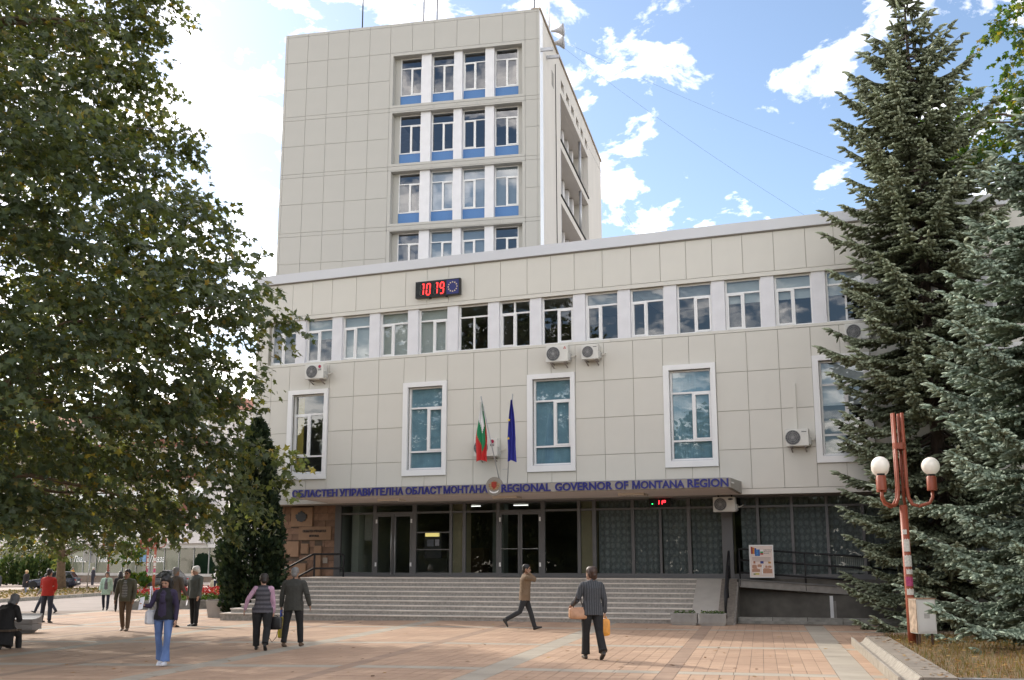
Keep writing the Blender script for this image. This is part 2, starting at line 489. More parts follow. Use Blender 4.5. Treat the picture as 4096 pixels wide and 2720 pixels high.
for x in (-11.4, -6.8, -2.0, 2.7, 7.4):
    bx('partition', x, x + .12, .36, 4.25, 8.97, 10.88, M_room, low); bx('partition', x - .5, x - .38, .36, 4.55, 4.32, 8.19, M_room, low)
bx('soffit', -16.56, URIGHT - .01, .03, 1.45, 3.838, 3.855, M_conc, low)
bx('coping', -16.75, URIGHT, -.10, .5, 12.225, 12.58, M_cop, low)
bx('coping_drip', -16.70, URIGHT, -.06, .0, 12.195, 12.222, M_conc, low)
G = .008
def panel(u0, u1, z0, z1, m=None, v0=0.0): bx('cladding_panel', u0 + G, u1 - G, v0, .026, z0 + G, z1 - G, m or M_panel, low)
cols_mid, cols_top = [-16.59, -15.82, -15.02], [-16.59, -16.45, -15.70]
for k, b in enumerate(bays):
    t = [b, b + .87, b + SW + .01]
    cols_top += t
    nxt = bays[k + 1] if k < len(bays) - 1 else b + 4.745
    g3 = (nxt - b - SW - .01) / 3
    cols_top += [b + SW + .01 + g3, b + SW + .01 + 2 * g3]
cols_top = [c for c in cols_top if c < URIGHT] + [URIGHT]
for a, b in zip(cols_top[:-1], cols_top[1:]): panel(a, b, 10.885, 12.195)
rows = [4.01, 5.235, 6.46, 7.70, 8.975]
panel(-16.59, -16.45, 3.835, 8.975); 
for i in range(4): panel(-16.45, -15.82, rows[i], rows[i + 1]); panel(-15.82, -15.02, rows[i], rows[i + 1])
for k, b in enumerate(bays):
    e = b + SW + .01
    panel(b, b + .87, 4.01, 4.73); panel(b + .87, e, 4.01, 4.73)
    panel(b, b + .87, 8.05, 8.975); panel(b + .87, e, 8.05, 8.975)
    nxt = bays[k + 1] if k < len(bays) - 1 else URIGHT
    n = 3 if k < len(bays) - 1 else 2
    for j in range(n):
        for i in range(4): panel(e + (nxt - e) / n * j, e + (nxt - e) / n * (j + 1), rows[i], rows[i + 1])
for a, b in zip(np.arange(-16.45, URIGHT, 2.0), list(np.arange(-14.45, URIGHT, 2.0)) + [URIGHT]):
    a, b = float(a), float(min(b, URIGHT))
    if b - a < .05: continue
    bx('trim_strip', a + .002, b - .002, -.004, .026, 3.835, 4.002, M_trim, low)
    bx('trim_strip', a + .002, b - .002, -.004, .3, 10.745, 10.877, M_trim, low)
    bx('trim_strip', a + .002, b - .002, -.004, .3, 8.983, 9.075, M_trim, low)
panel(-16.59, -16.32, 8.975, 10.885); bx('trim_strip', -16.31, -16.03, -.002, .2, 9.08, 10.74, M_trim, low)
for i, (a, b) in enumerate(WIN):
    if b > URIGHT: break
    nx = WIN[i + 1][0]
    bx('pier', b + .003, nx - .003, .05, .34, 9.078, 10.742, M_plaster, low)
    blind = M_blindg if i in (2, 3, 4) else None
    case = [[(1, 0)], [(1, 0)], [(1, 0)], [(1, 0)], [(1, 1)], [], [(1, 0)], [(1, 1)], [(1, 0)], [(1, 0)], [(1, 1)], [(1, 0)], [(1, 0)], []][i % 14]
    mullf = .5 if i not in (2, 3, 8, 9) else .46
    w = window(low, a, b, 9.08, 10.74, .17, [.265], {0: [.47] if i in (0, 6) else [], 1: [mullf]}, case, blind=blind)
    if i in (8, 9, 10):       # half lowered slatted blind behind the top light
        mb = MB()
        for q in range(11): mb.box(.05, 1.1, .13, .17, 1.23 + q * .04, 1.235 + q * .04 + .012)
        mb.build('slat_blind', M_blindw, w)
    if i in (11, 12, 13, 1): bx('blind', .03, 1.12, .13, .145, .9, 1.6, M_blindg, w)
# tall windows with white surrounds
for k, b in enumerate(bays):
    s = MB()
    s.box(b + .012, b + .2, -.075, .20, 4.735, 8.045); s.box(b + SW - .16, b + SW - .002, -.075, .20, 4.735, 8.045)
    s.box(b + .2, b + SW - .16, -.075, .20, 7.88, 8.045); s.box(b + .2, b + SW - .16, -.075, .20, 4.735, 4.93)
    s.build('window_surround', M_white, low)
    bx('sill', b + .19, b + SW - .15, -.05, .12, 4.932, 4.955, M_cop, low)
    cs = [(1, 0)] if k == 0 else [(1, 1)]
    w = window(low, b + .2, b + SW - .16, 4.957, 7.88, .11, [.255, .785], {1: [.5 if k == 0 else .54]}, cs, bw=.06)
    if k in (1, 2, 3): vertical_blinds(w, SW - .36, 2.92, M_blindt, k + 3)
    elif k == 0:
        bx('curtain', .03, .28, .22, .26, .1, 2.85, mat('yellow_curtain', srgb(190, 170, 90), .9, .15, 6, streak=(8, 1, .3)), w)
    else: bx('blind', .05, 1.3, .14, .155, 1.55, 2.85, M_blindw, w)

# ---------------------------------------------------------------- entrance glazing on the recessed ground floor
GV = 1.10
stiles = [(-13.49, -13.24), (-11.91, -11.77), (-10.31, -10.14), (-8.83, -8.73), (-8.32, -8.20), (-7.03, -6.90), (-5.38, -5.23), (-4.06, -3.95), (-3.53, -3.40), (-2.18, -2.07), (-.30, -.18), (.83, 1.18)] + [(1.94 + 1.065 * k, 2.03 + 1.065 * k) for k in range(11)]
doors = {1: (-11.12, -10.95), 5: (-6.24, -6.04)}
for i, (a, b) in enumerate(stiles):
    bx('mullion', a, b, GV - .06 if i in (0, 11) else GV - .03, GV + .06, 1.264, 3.835, M_alu, low)
for i in range(len(stiles) - 1):
    a, b = stiles[i][1], stiles[i + 1][0]
    if b > 13: break
    bx('transom', a, b, GV - .02, GV + .05, 3.475, 3.545, M_alu, low); bx('head_rail', a, b, GV - .02, GV + .05, 3.79, 3.834, M_alu, low)
    rects = [(a, b, 3.545, 3.79)]
    if i in doors:
        p, q = doors[i]
        for x0, x1, side in ((a, (p + q) / 2 - .004, 0), ((p + q) / 2 + .004, b, 1)):
            d = MB(); s0 = .075
            d.box(x0 + .004, x1 - .004, GV - .035, GV + .025, 1.272, 1.40); d.box(x0 + .004, x1 - .004, GV - .035, GV + .025, 3.385, 3.47)
            d.box(x0 + .004, x0 + s0, GV - .035, GV + .025, 1.40, 3.385); d.box(x1 - s0, x1 - .004, GV - .035, GV + .025, 1.40, 3.385)
            dr = d.build('door', M_alu, low)
            g = MB().add([(x0 + s0, GV, 1.40), (x1 - s0, GV, 1.40), (x1 - s0, GV, 3.385), (x0 + s0, GV, 3.385)], [(0, 1, 2, 3)]).build('pane', M_glass_d, dr)
            if g.data.polygons[0].normal.y > 0: g.data.flip_normals()
            hx = x0 + .02 if side == 0 else x1 - .02
            for zz_ in (1.62, 3.15): bx('hinge', hx - .03, hx + .03, GV - .06, GV - .036, zz_, zz_ + .14, M_white, dr)
            xh = (x1 - .05) if side == 0 else (x0 + .05)
            if i == 1: MB().tube([(xh + (-.02 if side == 0 else .02), GV - .10, 1.34), (xh + (-.02 if side == 0 else .02), GV - .10, 3.45 if side == 0 else 3.36)], .014, 8).build('door_handle', M_steel, dr, True)
            else: MB().tube([(x0 + .08, GV - .07, 2.22), (x1 - .08, GV - .07, 2.22)], .011, 8).build('door_handle', M_steel, dr, True)
    else:
        bx('bottom_rail', a, b, GV - .02, GV + .05, 1.264, 1.41, M_alu, low)
        if i == 9:
            bx('mullion', -1.23, -1.15, GV - .02, GV + .05, 1.41, 3.475, M_alu, low); rects += [(a, -1.23, 1.41, 3.475), (-1.15, b, 1.41, 3.475)]
        else: rects.append((a, b, 1.41, 3.475))
        if i == 2:
            bx('transom', a, b, GV - .02, GV + .03, 2.785, 2.83, M_alu, low); bx('transom', a, b, GV - .02, GV + .03, 2.19, 2.225, M_alu, low)
    for x0, x1, z0, z1 in rects:
        g = MB().add([(x0, GV + .01, z0), (x1, GV + .01, z0), (x1, GV + .01, z1), (x0, GV + .01, z1)], [(0, 1, 2, 3)]).build('pane', M_glass_d, low)
        if g.data.polygons[0].normal.y > 0: g.data.flip_normals()
# hall behind the glass
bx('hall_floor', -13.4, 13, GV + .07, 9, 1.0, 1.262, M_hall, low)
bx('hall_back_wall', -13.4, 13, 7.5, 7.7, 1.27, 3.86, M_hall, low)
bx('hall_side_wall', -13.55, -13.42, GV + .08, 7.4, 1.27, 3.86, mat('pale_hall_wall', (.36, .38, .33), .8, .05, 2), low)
M_ochre = mat('ochre_column', srgb(160, 150, 122), .8, .08, 2)
bx('column', -8.80, -8.27, GV + .12, GV + .6, 1.27, 3.86, M_ochre, low)
bx('column', -4.03, -3.45, GV + .12, GV + .6, 1.27, 3.86, M_ochre, low)
bx('column', .86, 1.16, GV + .08, GV + .5, 1.27, 3.86, M_ochre, low)
bx('column', -7.95, -7.5, 2.9, 3.3, 1.27, 3.86, mat('grey_column', (.22, .25, .23), .8, .05, 2), low)
bx('column', -12.9, -12.62, GV + .2, GV + .6, 1.27, 3.86, mat('pale_hall_wall', (.36, .38, .33), .8, .05, 2), low)
bx('notice_board', -12.55, -12.22, GV + .5, GV + .52, 2.55, 3.5, mat('notice_paper', (.42, .43, .41), .8, .3, 60, streak=(.3, 1, 3)), low)
bx('reception_desk', -11.9, -10.4, 4.2, 4.8, 1.27, 2.2, mat('desk_panel', (.28, .29, .26), .6, .05, 2), low)
bx('reception_desk', -10.35, -9.0, 4.5, 5.0, 1.27, 2.3, mat('brown_desk', (.10, .06, .035), .6, .1, 3), low)
M_tube = mat('lit_tube', (.9, .9, .85), .5, 0, emit=(1, .98, .9), estr=1.8)
for u in (-9.15, -7.25, -4.75, -2.9): bx('ceiling_light', u, u + .55, 3.2, 3.28, 3.80, 3.83, M_tube, low)
atm = MB().box(-9.83, -9.17, GV + .03, GV + .5, 1.9, 2.78).build('cash_machine', mat('atm_dark', (.03, .03, .035), .5, .1, 4), low)
bx('cash_machine_sign', -9.76, -9.24, GV - .06, GV + .02, 2.66, 2.785, mat('atm_sign', (.7, .62, .2), .5, .1, 20, emit=(1, .85, .3), estr=.35), low)
bx('cash_machine_screen', -9.72, -9.45, GV + .005, GV + .029, 2.32, 2.56, mat('atm_screen', (.08, .09, .11), .2, .2, 6), low)
bx('cash_machine_slot', -9.40, -9.24, GV + .005, GV + .029, 2.34, 2.56, mat('atm_slot', (.16, .17, .2), .3, .3, 9), low)
bx('green_window', -4.45, -4.2, 7.44, 7.48, 2.6, 3.3, mat('green_pane', (.02, .30, .10), .5, .1, 3, emit=(.02, .4, .12), estr=.5), low)
# lace curtains
def lace_mat():
    m = bpy.data.materials.new('lace_curtain'); m.use_nodes = True
    nd, lk = m.node_tree.nodes, m.node_tree.links; b = nd['Principled BSDF']
    t = nd.new('ShaderNodeTexCoord'); mp = nd.new('ShaderNodeMapping'); mp.inputs['Scale'].default_value = (5.5, 0.01, 4.4)
    v = nd.new('ShaderNodeTexVoronoi'); v.inputs['Scale'].default_value = 1.0; v.inputs['Randomness'].default_value = .25
    lk.new(t.outputs['Object'], mp.inputs[0]); lk.new(mp.outputs[0], v.inputs['Vector'])
    w = nd.new('ShaderNodeMath'); w.operation = 'SINE'; mu = nd.new('ShaderNodeMath'); mu.operation = 'MULTIPLY'; mu.inputs[1].default_value = 9
    lk.new(v.outputs['Distance'], mu.inputs[0]); lk.new(mu.outputs[0], w.inputs[0])
    nz = nd.new('ShaderNodeTexNoise'); nz.inputs['Scale'].default_value = 26; nz.inputs['Detail'].default_value = 4
    lk.new(t.outputs['Object'], nz.inputs['Vector'])
    ad = nd.new('ShaderNodeMath'); ad.operation = 'MULTIPLY_ADD'; ad.inputs[1].default_value = .22; lk.new(w.outputs[0], ad.inputs[0]); lk.new(nz.outputs['Fac'], ad.inputs[2])
    rp = nd.new('ShaderNodeValToRGB'); rp.color_ramp.elements[0].position = .25; rp.color_ramp.elements[0].color = (.17, .185, .19, 1); rp.color_ramp.elements[1].position = .85; rp.color_ramp.elements[1].color = (.33, .355, .36, 1)
    lk.new(ad.outputs[0], rp.inputs[0]); lk.new(rp.outputs[0], b.inputs['Base Color']); b.inputs['Roughness'].default_value = .9
    return m
M_lace = lace_mat()
def curtain(u0, u1, seed, z0=1.33, z1=3.8, v=GV + .2):
    rr = random.Random(seed); n = int((u1 - u0) / .035); vs, fs = [], []
    p1, p2 = rr.uniform(0, 6), rr.uniform(0, 6)
    for i in range(n + 1):
        x = u0 + (u1 - u0) * i / n
        for j in range(4):
            t = j / 3
            vs.append((x + .02 * math.sin(x * 9 + p2) * (1 - t), v + .025 * math.sin(x * 24 + p1) * (1.2 - .6 * t) + .012 * math.sin(x * 61 + p2), z0 + (z1 - z0) * t))
    for i in range(n):
        for j in range(3):
            a = i * 4 + j; fs.append((a, a + 4, a + 5, a + 1))
    mb = MB(); mb.add(vs, fs); return mb.build('curtain', M_lace, low, True)
for i, (a, b) in enumerate([(-3.36, -2.2), (-2.12, -1.2), (-1.17, -.25), (-.2, .8), (1.42, 2.0), (2.02, 3.02), (3.05, 4.1), (4.12, 5.2), (5.2, 6.3), (6.3, 8.4), (8.4, 10.5)]): curtain(a, b, i)
rad = MB()
for i in range(16): rad.box(4.30 + i * .058, 4.30 + i * .058 + .04, GV + .08, GV + .14, 1.44, 2.0)
rad.box(4.3, 5.21, GV + .10, GV + .13, 1.47, 1.52); rad.box(4.3, 5.21, GV + .10, GV + .13, 1.92, 1.97)
rad.build('radiator', mat('radiator_paint', (.5, .5, .48), .5, .05, 3), low)
bx('plinth_wall', 1.2, 13, GV - .02, GV + .3, -.2, 1.262, mat('dark_plinth_stone', (.13, .12, .105), .9, .2, 4), low)

# stone wall left of the doors
M_stone = mat('sandstone', srgb(134, 106, 88), .9, .25, 6, bump=.6, bscale=22, rnd=.22)
M_slab = mat('smooth_sandstone', srgb(150, 120, 96), .85, .10, 5, bump=.15, bscale=50, rnd=.08)
sw = bx('stone_wall', -16.0, -13.5, GV + .02, GV + .5, -.2, 3.84, mat('stone_mortar', (.12, .09, .07), .95, .2, 8), low)
slabs = [(-15.41, -14.47, 3.07, 3.78), (-15.05, -13.65, 2.57, 3.07), (-15.64, -15.03, 1.96, 2.54), (-14.93, -14.62, 2.07, 2.45), (-14.36, -14.06, 1.27, 2.37), (-15.15, -14.69, 1.28, 1.73)]
rr = random.Random(5)
z = 1.27
cu_, cz_ = -14.75, (GV + .26, 1.82)       # centre of the shared wall box mesh: children are placed relative to it
sc_ = Vector(sw.location)
def stone(u0, u1, z0, z1, out, m, name='stone'):
    o = bx(name, u0 + .006, u1 - .006, GV + .02 - out, GV + .06, z0 + .006, z1 - .006, m, sw)
    o.location = Vector(o.location) - sc_
    return o
zs = [-.2, .25, .6, .95, 1.27, 1.55, 1.82, 2.02, 2.3, 2.56, 2.78, 3.02, 3.28, 3.55, 3.83]
for j in range(len(zs) - 1):
    u = -16.0
    while u < -13.52:
        w_ = rr.choice([.28, .36, .44, .55]); e = min(u + w_, -13.5)
        if -13.5 - e < .12: e = -13.5
        clash = any(not (e <= s[0] + .01 or u >= s[1] - .01 or zs[j + 1] <= s[2] + .01 or zs[j] >= s[3] - .01) for s in slabs)
        if not clash: stone(u, e, zs[j], zs[j + 1], rr.uniform(.01, .045), M_stone)
        else:
            segs = [(u, e)]
            for s in slabs:
                if zs[j + 1] <= s[2] + .05 or zs[j] >= s[3] - .05: continue
                ns = []
                for p, q in segs:
                    if q <= s[0] or p >= s[1]: ns.append((p, q))
                    else:
                        if s[0] - p > .06: ns.append((p, s[0] - .02))
                        if q - s[1] > .06: ns.append((s[1] + .02, q))
                segs = ns
            for p, q in segs: stone(p, q, zs[j], zs[j + 1], rr.uniform(.01, .035), M_stone)
        u = e
for s in slabs: stone(s[0], s[1], s[2], s[3], .085, M_slab, 'slab')
M_ink = mat('dark_lettering', (.02, .02, .025), .5, .1, 5)
bv = GV + .02 - .085
flat_text('plaque_lettering', 'ОБЛАСТЕН УПРАВИТЕЛ', -14.86, -13.86, 2.855, 2.945, bv - .002, .012, M_ink, low, .02)
flat_text('plaque_lettering', 'МОНТАНА', -14.57, -14.15, 2.685, 2.765, bv - .002, .012, M_ink, low, .02)
def crest_poly(cx, cz, w, h):
    half = [(0, 1.0), (.12, .94), (.2, .80), (.16, .70), (.34, .76), (.5, .70), (.62, .58), (.54, .48), (.66, .40), (.92, .42), (1.0, .20), (.90, .02), (.98, -.16), (.84, -.34), (.66, -.40), (.74, -.56), (.56, -.74), (.34, -.70), (.22, -.84), (0, -.90)]
    pts = half + [(-x, y) for x, y in reversed(half[1:-1])]
    return [(cx + x * w / 2, cz + y * h / 2) for x, y in pts]
MB().prism(crest_poly(-14.945, 3.435, .50, .44), bv - .03, bv - .001).build('wall_crest', M_ink, low)
bx('meter_box', -13.97, -13.78, GV - .04, GV + .0, 1.73, 1.93, mat('meter_box', (.34, .30, .26), .6, .05, 4), low)
bx('end_post', -16.28, -16.05, GV + .6, GV + .9, -.2, 3.84, mat('sunlit_post', srgb(196, 150, 100), .8, .1, 3), low)  # warm tone of sunlight is put into the post's base colour

# ---------------------------------------------------------------- canopy with lettering
cp = MB()
FV = -1.75
cp.hexa([(-13.55, FV, 3.955), (1.72, FV, 3.955), (1.72, -.012, 3.86), (-13.2, -.012, 3.86), (-13.55, FV, 4.235), (1.72, FV, 4.235), (1.72, -.012, 4.235), (-13.2, -.012, 4.235)])
can = cp.build('canopy', M_canopy, low)
sf = MB().hexa([(-13.35, FV + .12, 3.935), (1.62, FV + .12, 3.935), (1.62, -.02, 3.842), (-13.02, -.02, 3.842), (-13.35, FV + .12, 3.954), (1.62, FV + .12, 3.954), (1.62, -.02, 3.859), (-13.02, -.02, 3.859)])
sf.build('canopy_soffit', M_soffit, can)
bx('canopy_roof_edge', -13.5, 1.68, FV - .012, FV + .05, 4.2355, 4.25, M_steel, can)
for u in (-10.15, -5.85, -1.55):
    d = MB().box(u - .42, u + .42, -1.05, -.55, 3.82, 3.905)
    for k in range(8): d.box(u - .36 + k * .09, u - .33 + k * .09, -1.0, -.6, 3.812, 3.82, 1)
    d.build('soffit_light', [mat('light_box', (.62, .55, .47), .6, .05, 3), M_steel], can)
bx('side_lamp', 1.721, 1.75, -1.62, -1.35, 4.08, 4.12, M_white, can)
words = [('ОБЛАСТЕН', -13.53, -11.73), ('УПРАВИТЕЛ', -11.64, -9.66), ('НА', -9.61, -9.19), ('ОБЛАСТ', -9.10, -7.77), ('МОНТАНА', -7.70, -6.12),
         ('REGIONAL', -5.64, -3.96), ('GOVERNOR', -3.81, -1.93), ('OF', -1.84, -1.42), ('\u041cONTANA', -1.29, .33), ('REGION', .43, 1.66)]
def split_letters(ob):
    me = ob.data; n = len(me.vertices); par = list(range(n))
    def find(i):
        while par[i] != i: par[i] = par[par[i]]; i = par[i]
        return i
    # weld by position so front, side and back belong together
    pos = {}
    for v in me.vertices:
        k = (round(v.co.x, 4), round(v.co.z, 4))
        if k in pos: par[find(v.index)] = find(pos[k])
        else: pos[k] = v.index
    for e in me.edges:
        a, b = find(e.vertices[0]), find(e.vertices[1])
        if a != b: par[a] = b
    comps = {}
    for p in me.polygons: comps.setdefault(find(p.vertices[0]), []).append(p.index)
    out = []
    for ids in comps.values():
        vm, vs, fs = {}, [], []
        for pi in ids:
            f = []
            for vi in me.polygons[pi].vertices:
                if vi not in vm: vm[vi] = len(vs); vs.append(tuple(me.vertices[vi].co))
                f.append(vm[vi])
            fs.append(tuple(f))
        m2 = bpy.data.meshes.new('letter'); m2.from_pydata(vs, [], fs); m2.materials.append(me.materials[0]); m2.update()
        out.append(link('letter', m2, ob.parent))
    bpy.data.objects.remove(ob)
    return out
for body, a, b in words:
    split_letters(flat_text('letter', body, a, b, 3.970, 4.222, FV - .004, .045, M_letter, can, .022))
# round emblem above the canopy edge
em = MB()
prof = [(math.cos(t) * .30 - 5.885, math.sin(t) * .30 + 4.17) for t in np.linspace(0, 2 * math.pi, 28)[:-1]]
em.prism(prof, FV - .045, FV - .008)
emo = em.build('emblem_disc', mat('emblem_grey', (.26, .24, .21), .5, .08, 5), can)
MB().prism(crest_poly(-5.885, 4.19, .40, .34), FV - .06, FV - .046).build('emblem_crest', mat('emblem_brown', (.30, .20, .11), .5, .5, 40), can)
MB().prism([(-5.885 + x, 4.2 + z) for x, z in [(-.085, .11), (.085, .11), (.09, -.03), (0, -.13), (-.09, -.03)]], FV - .072, FV - .061).build('emblem_shield', mat('emblem_red', (.30, .035, .02), .5, .3, 30), can)
MB().prism([(-5.885 + x, 4.02 + z) for x, z in [(-.17, .03), (-.08, -.02), (0, -.035), (.08, -.02), (.17, .03), (.13, -.04), (.05, -.075), (-.05, -.075), (-.13, -.04)]], FV - .072, FV - .061).build('emblem_ribbon', M_white, can)

# ---------------------------------------------------------------- tower
TYAW = R(-12.51); TP = Vector((0, 49.2, 0))
XT = Vector((math.cos(TYAW), math.sin(TYAW), 0)); YT = Vector((-math.sin(TYAW), math.cos(TYAW), 0))
def TW(u, v, z): return TP + XT * u + YT * v + Vector((0, 0, z))
K = .82
def S(u): return u * K
def Zt(z): return 1.8 + (z - 1.8) * K
tow = thing('office_tower', 'tall cream panelled office tower behind the low block', 'tower', TP, TYAW)
tc_ = [S(u) for u in (-14.32, -14.16, -12.83, -11.50, -10.17, -8.82, -7.50, -6.12, -4.74, -3.36, -1.97, -.59, .78, 1.50, 1.64)]
storey = (28.26 - 24.585)
rz_ = [33.50, 31.78, 30.03]
zrow = [33.69, 33.50, 31.78, 30.03, 28.26, 28.01]
for k in range(1, 6): zrow += [26.35 - storey * (k - 1), 24.585 - storey * (k - 1), 24.345 - storey * (k - 1)]
ZR = [Zt(z) for z in zrow]
UL, UR = S(-7.30), S(.60)
rec = [(Zt(31.58 - storey * .995 * k), Zt(28.42 - storey * k)) for k in range(5)]
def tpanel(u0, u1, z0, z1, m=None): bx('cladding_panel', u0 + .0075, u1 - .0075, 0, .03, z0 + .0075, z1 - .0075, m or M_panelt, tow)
for j in range(len(ZR) - 1):
    z1, z0 = ZR[j], ZR[j + 1]
    if z1 < 9: break
    for i in range(len(tc_) - 1):
        u0, u1 = tc_[i], tc_[i + 1]
        if 6 <= i <= 11 and j > 1: continue
        if j == 0 or i in (0, 13):
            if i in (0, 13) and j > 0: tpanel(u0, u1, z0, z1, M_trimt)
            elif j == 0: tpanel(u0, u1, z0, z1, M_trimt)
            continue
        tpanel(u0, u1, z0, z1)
ua, ub = tc_[6], tc_[12]
for k, (zt, zb) in enumerate(rec):
    if zb < 9: zb = 9
    top = ZR[2] if k == 0 else Zt(28.01 - storey * (k - 1))
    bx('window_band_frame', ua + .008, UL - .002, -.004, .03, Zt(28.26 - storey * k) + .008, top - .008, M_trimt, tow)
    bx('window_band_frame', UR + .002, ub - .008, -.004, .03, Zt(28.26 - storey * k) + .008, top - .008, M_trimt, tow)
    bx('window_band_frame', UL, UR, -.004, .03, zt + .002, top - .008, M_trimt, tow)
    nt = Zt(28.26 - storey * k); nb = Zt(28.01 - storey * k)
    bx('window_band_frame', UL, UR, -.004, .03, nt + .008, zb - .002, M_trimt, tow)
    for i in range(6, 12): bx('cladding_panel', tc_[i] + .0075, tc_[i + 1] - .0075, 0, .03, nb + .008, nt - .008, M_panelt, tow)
    # recess
    RD = .42
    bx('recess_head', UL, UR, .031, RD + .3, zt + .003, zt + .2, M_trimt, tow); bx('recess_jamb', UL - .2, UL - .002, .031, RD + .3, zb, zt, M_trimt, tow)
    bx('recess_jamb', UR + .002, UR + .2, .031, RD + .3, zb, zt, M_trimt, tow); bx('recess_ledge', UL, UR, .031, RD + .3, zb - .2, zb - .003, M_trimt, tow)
    ws = [S(-6.98), S(-4.97), S(-3.06), S(-1.12)]; ww = S(1.40)
    edges = [UL] + sum([[w, w + ww] for w in ws], []) + [UR]
    for q in range(0, len(edges), 2):
        a, b = edges[q], edges[q + 1]
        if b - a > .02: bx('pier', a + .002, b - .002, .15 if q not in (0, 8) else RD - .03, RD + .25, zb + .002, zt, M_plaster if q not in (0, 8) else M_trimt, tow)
    zs_ = zb + S(.78)
    for q, w in enumerate(ws):
        bx('blue_spandrel', w + .002, w + ww - .002, RD + .02, RD + .2, zb + .002, zs_ - .02, M_blue, tow)
        bl = M_blindw if (k == 2 and q in (1, 2)) else (M_blindg if (k, q) in ((2, 3), (3, 1), (3, 2)) else None)
        window(tow, w + .004, w + ww - .004, zs_ - .018, zt - .003, RD, [.27], {1: [.49 if q in (0, 1, 3) else .53]}, [(1, 1)] if q != 2 else [(1, 0)], glass=M_glass_t, bw=.045, blind=bl)
    if k < 4:
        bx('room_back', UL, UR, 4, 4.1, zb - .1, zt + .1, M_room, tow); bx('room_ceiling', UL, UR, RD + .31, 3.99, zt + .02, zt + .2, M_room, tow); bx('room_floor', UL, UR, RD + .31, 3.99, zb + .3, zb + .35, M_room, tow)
# core behind panels, around the recess
cw = MB()
TD = S(25.9)
cw.box(tc_[0] + .01, UL - .21, .032, .6, 8, ZR[0] - .03); cw.box(UR + .21, tc_[-1] - .01, .032, .6, 8, ZR[0] - .03)
cw.box(UL - .2, UR + .2, .032, .6, rec[0][0] + .21, ZR[0] - .03)
for k in range(4): cw.box(UL - .2, UR + .2, .032, .72, rec[k + 1][0] + .202, rec[k][1] - .202)
cw.build('wall', M_back, tow)
bx('left_side_wall', tc_[0] + .01, tc_[0] + .3, .602, TD, 8, ZR[0] - .03, M_side, tow)
bx('rear_wall', tc_[0] + .3, tc_[-1] - .3, TD - .3, TD - .01, 8, ZR[0] - .03, M_side, tow)
bx('roof', tc_[0] + .3, tc_[-1] - .3, .602, TD - .3, ZR[0] - .4, ZR[0] - .2, M_conc, tow)
# right side face (x = corner): slabs, recessed balconies, little openings
UC = tc_[-1]
V0, V1 = S(6.95), S(18.8)
sd = MB()
zt_all = ZR[0] - .05
sd.box(UC - .28, UC - .005, .60, V0, 8, Zt(31.42)); sd.box(UC - .28, UC - .005, V1, TD, 8, Zt(31.42))
holes = [S(7.29 + 2.03 * k) for k in range(6)]; hw = S(1.15)
sd.box(UC - .28, UC - .005, .60, TD, Zt(32.47), zt_all); 
e = [.60] + sum([[h, h + hw] for h in holes], []) + [TD]
for q in range(0, len(e), 2): sd.box(UC - .28, UC - .005, e[q], e[q + 1], Zt(31.42), Zt(32.47))
for q in range(1, len(e) - 1, 2): sd.box(UC - .28, UC - .005, e[q], e[q + 1], Zt(31.42), Zt(31.88))
bands = [(31.40, 28.13), (27.67, 24.42), (24.0, 20.75), (20.33, 17.1)]
for a, b in bands: sd.box(UC - .28, UC - .005, V0, V1, Zt(b - .46), Zt(b))
sd.box(UC - 1.3, UC - 1.05, V0 - .2, V1 + .2, 8, Zt(31.4))        # back of the balconies
for a, b in bands: sd.box(UC - 1.05, UC - .285, V0, V1, Zt(b - .40), Zt(b - .05))
sd.box(UC - 1.05, UC - .285, V1, V1 + .2, 8, Zt(31.4)); sd.box(UC - 1.05, UC - .285, V0 - .2, V0, 8, Zt(31.4)); sd.box(UC - 1.05, UC - .285, V0, V1, Zt(31.42), Zt(31.6))
sd.build('side_wall', M_side, tow)
bx('corner_flashing', UC - .004, UC + .02, .03, S(.92), 8, ZR[0] - .1, mat('white_flashing', (.88, .88, .88), .25, .02, 2), tow)
bx('side_coping', UC - .4, UC + .07, .0, TD, ZR[0] - .06, ZR[0] + .05, mat('brown_coping', (.32, .26, .20), .6, .08, 2), tow)
bx('vent_slot', UC - .006, UC + .004, S(3.95), S(4.6), Zt(30.65), Zt(31.62), mat('slot_grey', (.25, .24, .22), .8, .1, 3), tow)
MB().tube([(UC + .03, S(5.05), Zt(32.5)), (UC + .03, S(5.35), 9)], .02, 6).build('cable', M_dark, tow)
for a, b in bands:
    bx('balcony_rail', UC - .02, UC + .05, V0 - .05, V1 + .05, Zt(b) + .01, Zt(b) + .09, M_dark, tow)
    for q in range(6):
        v = V0 + .2 + q * 1.62
        bx('balcony_pier', UC - 1.04, UC - .75, v, v + .4, Zt(b) + .005, Zt(a) - .01, M_plaster, tow)
        w = window(tow, 0, 1.05, Zt(b) + .4, Zt(a) - .25, 0, [.3], {1: [.5]}, [(1, 1)], glass=M_glass_t, bw=.05)
        w.location = (UC - .98, v + .48, Zt(b) + .4); w.rotation_euler = (0, 0, R(90))
    MB().tube([(UC - .1, V0 + .25, Zt(b)), (UC - .1, V0 + .25, Zt(a))], .07, 8).build('drain_pipe', M_steel, tow, True)
    MB().tube([(UC - .1, V1 - 2.6, Zt(b)), (UC - .1, V1 - 2.6, Zt(a))], .08, 8).build('drain_pipe', M_steel, tow, True)
for v, z in ((S(2.2), 31.55), (S(.25), 31.1)):
    bx('bracket_arm', UC + .01, UC + .62, v, v + .12, Zt(z), Zt(z) + .16, M_steel, tow)
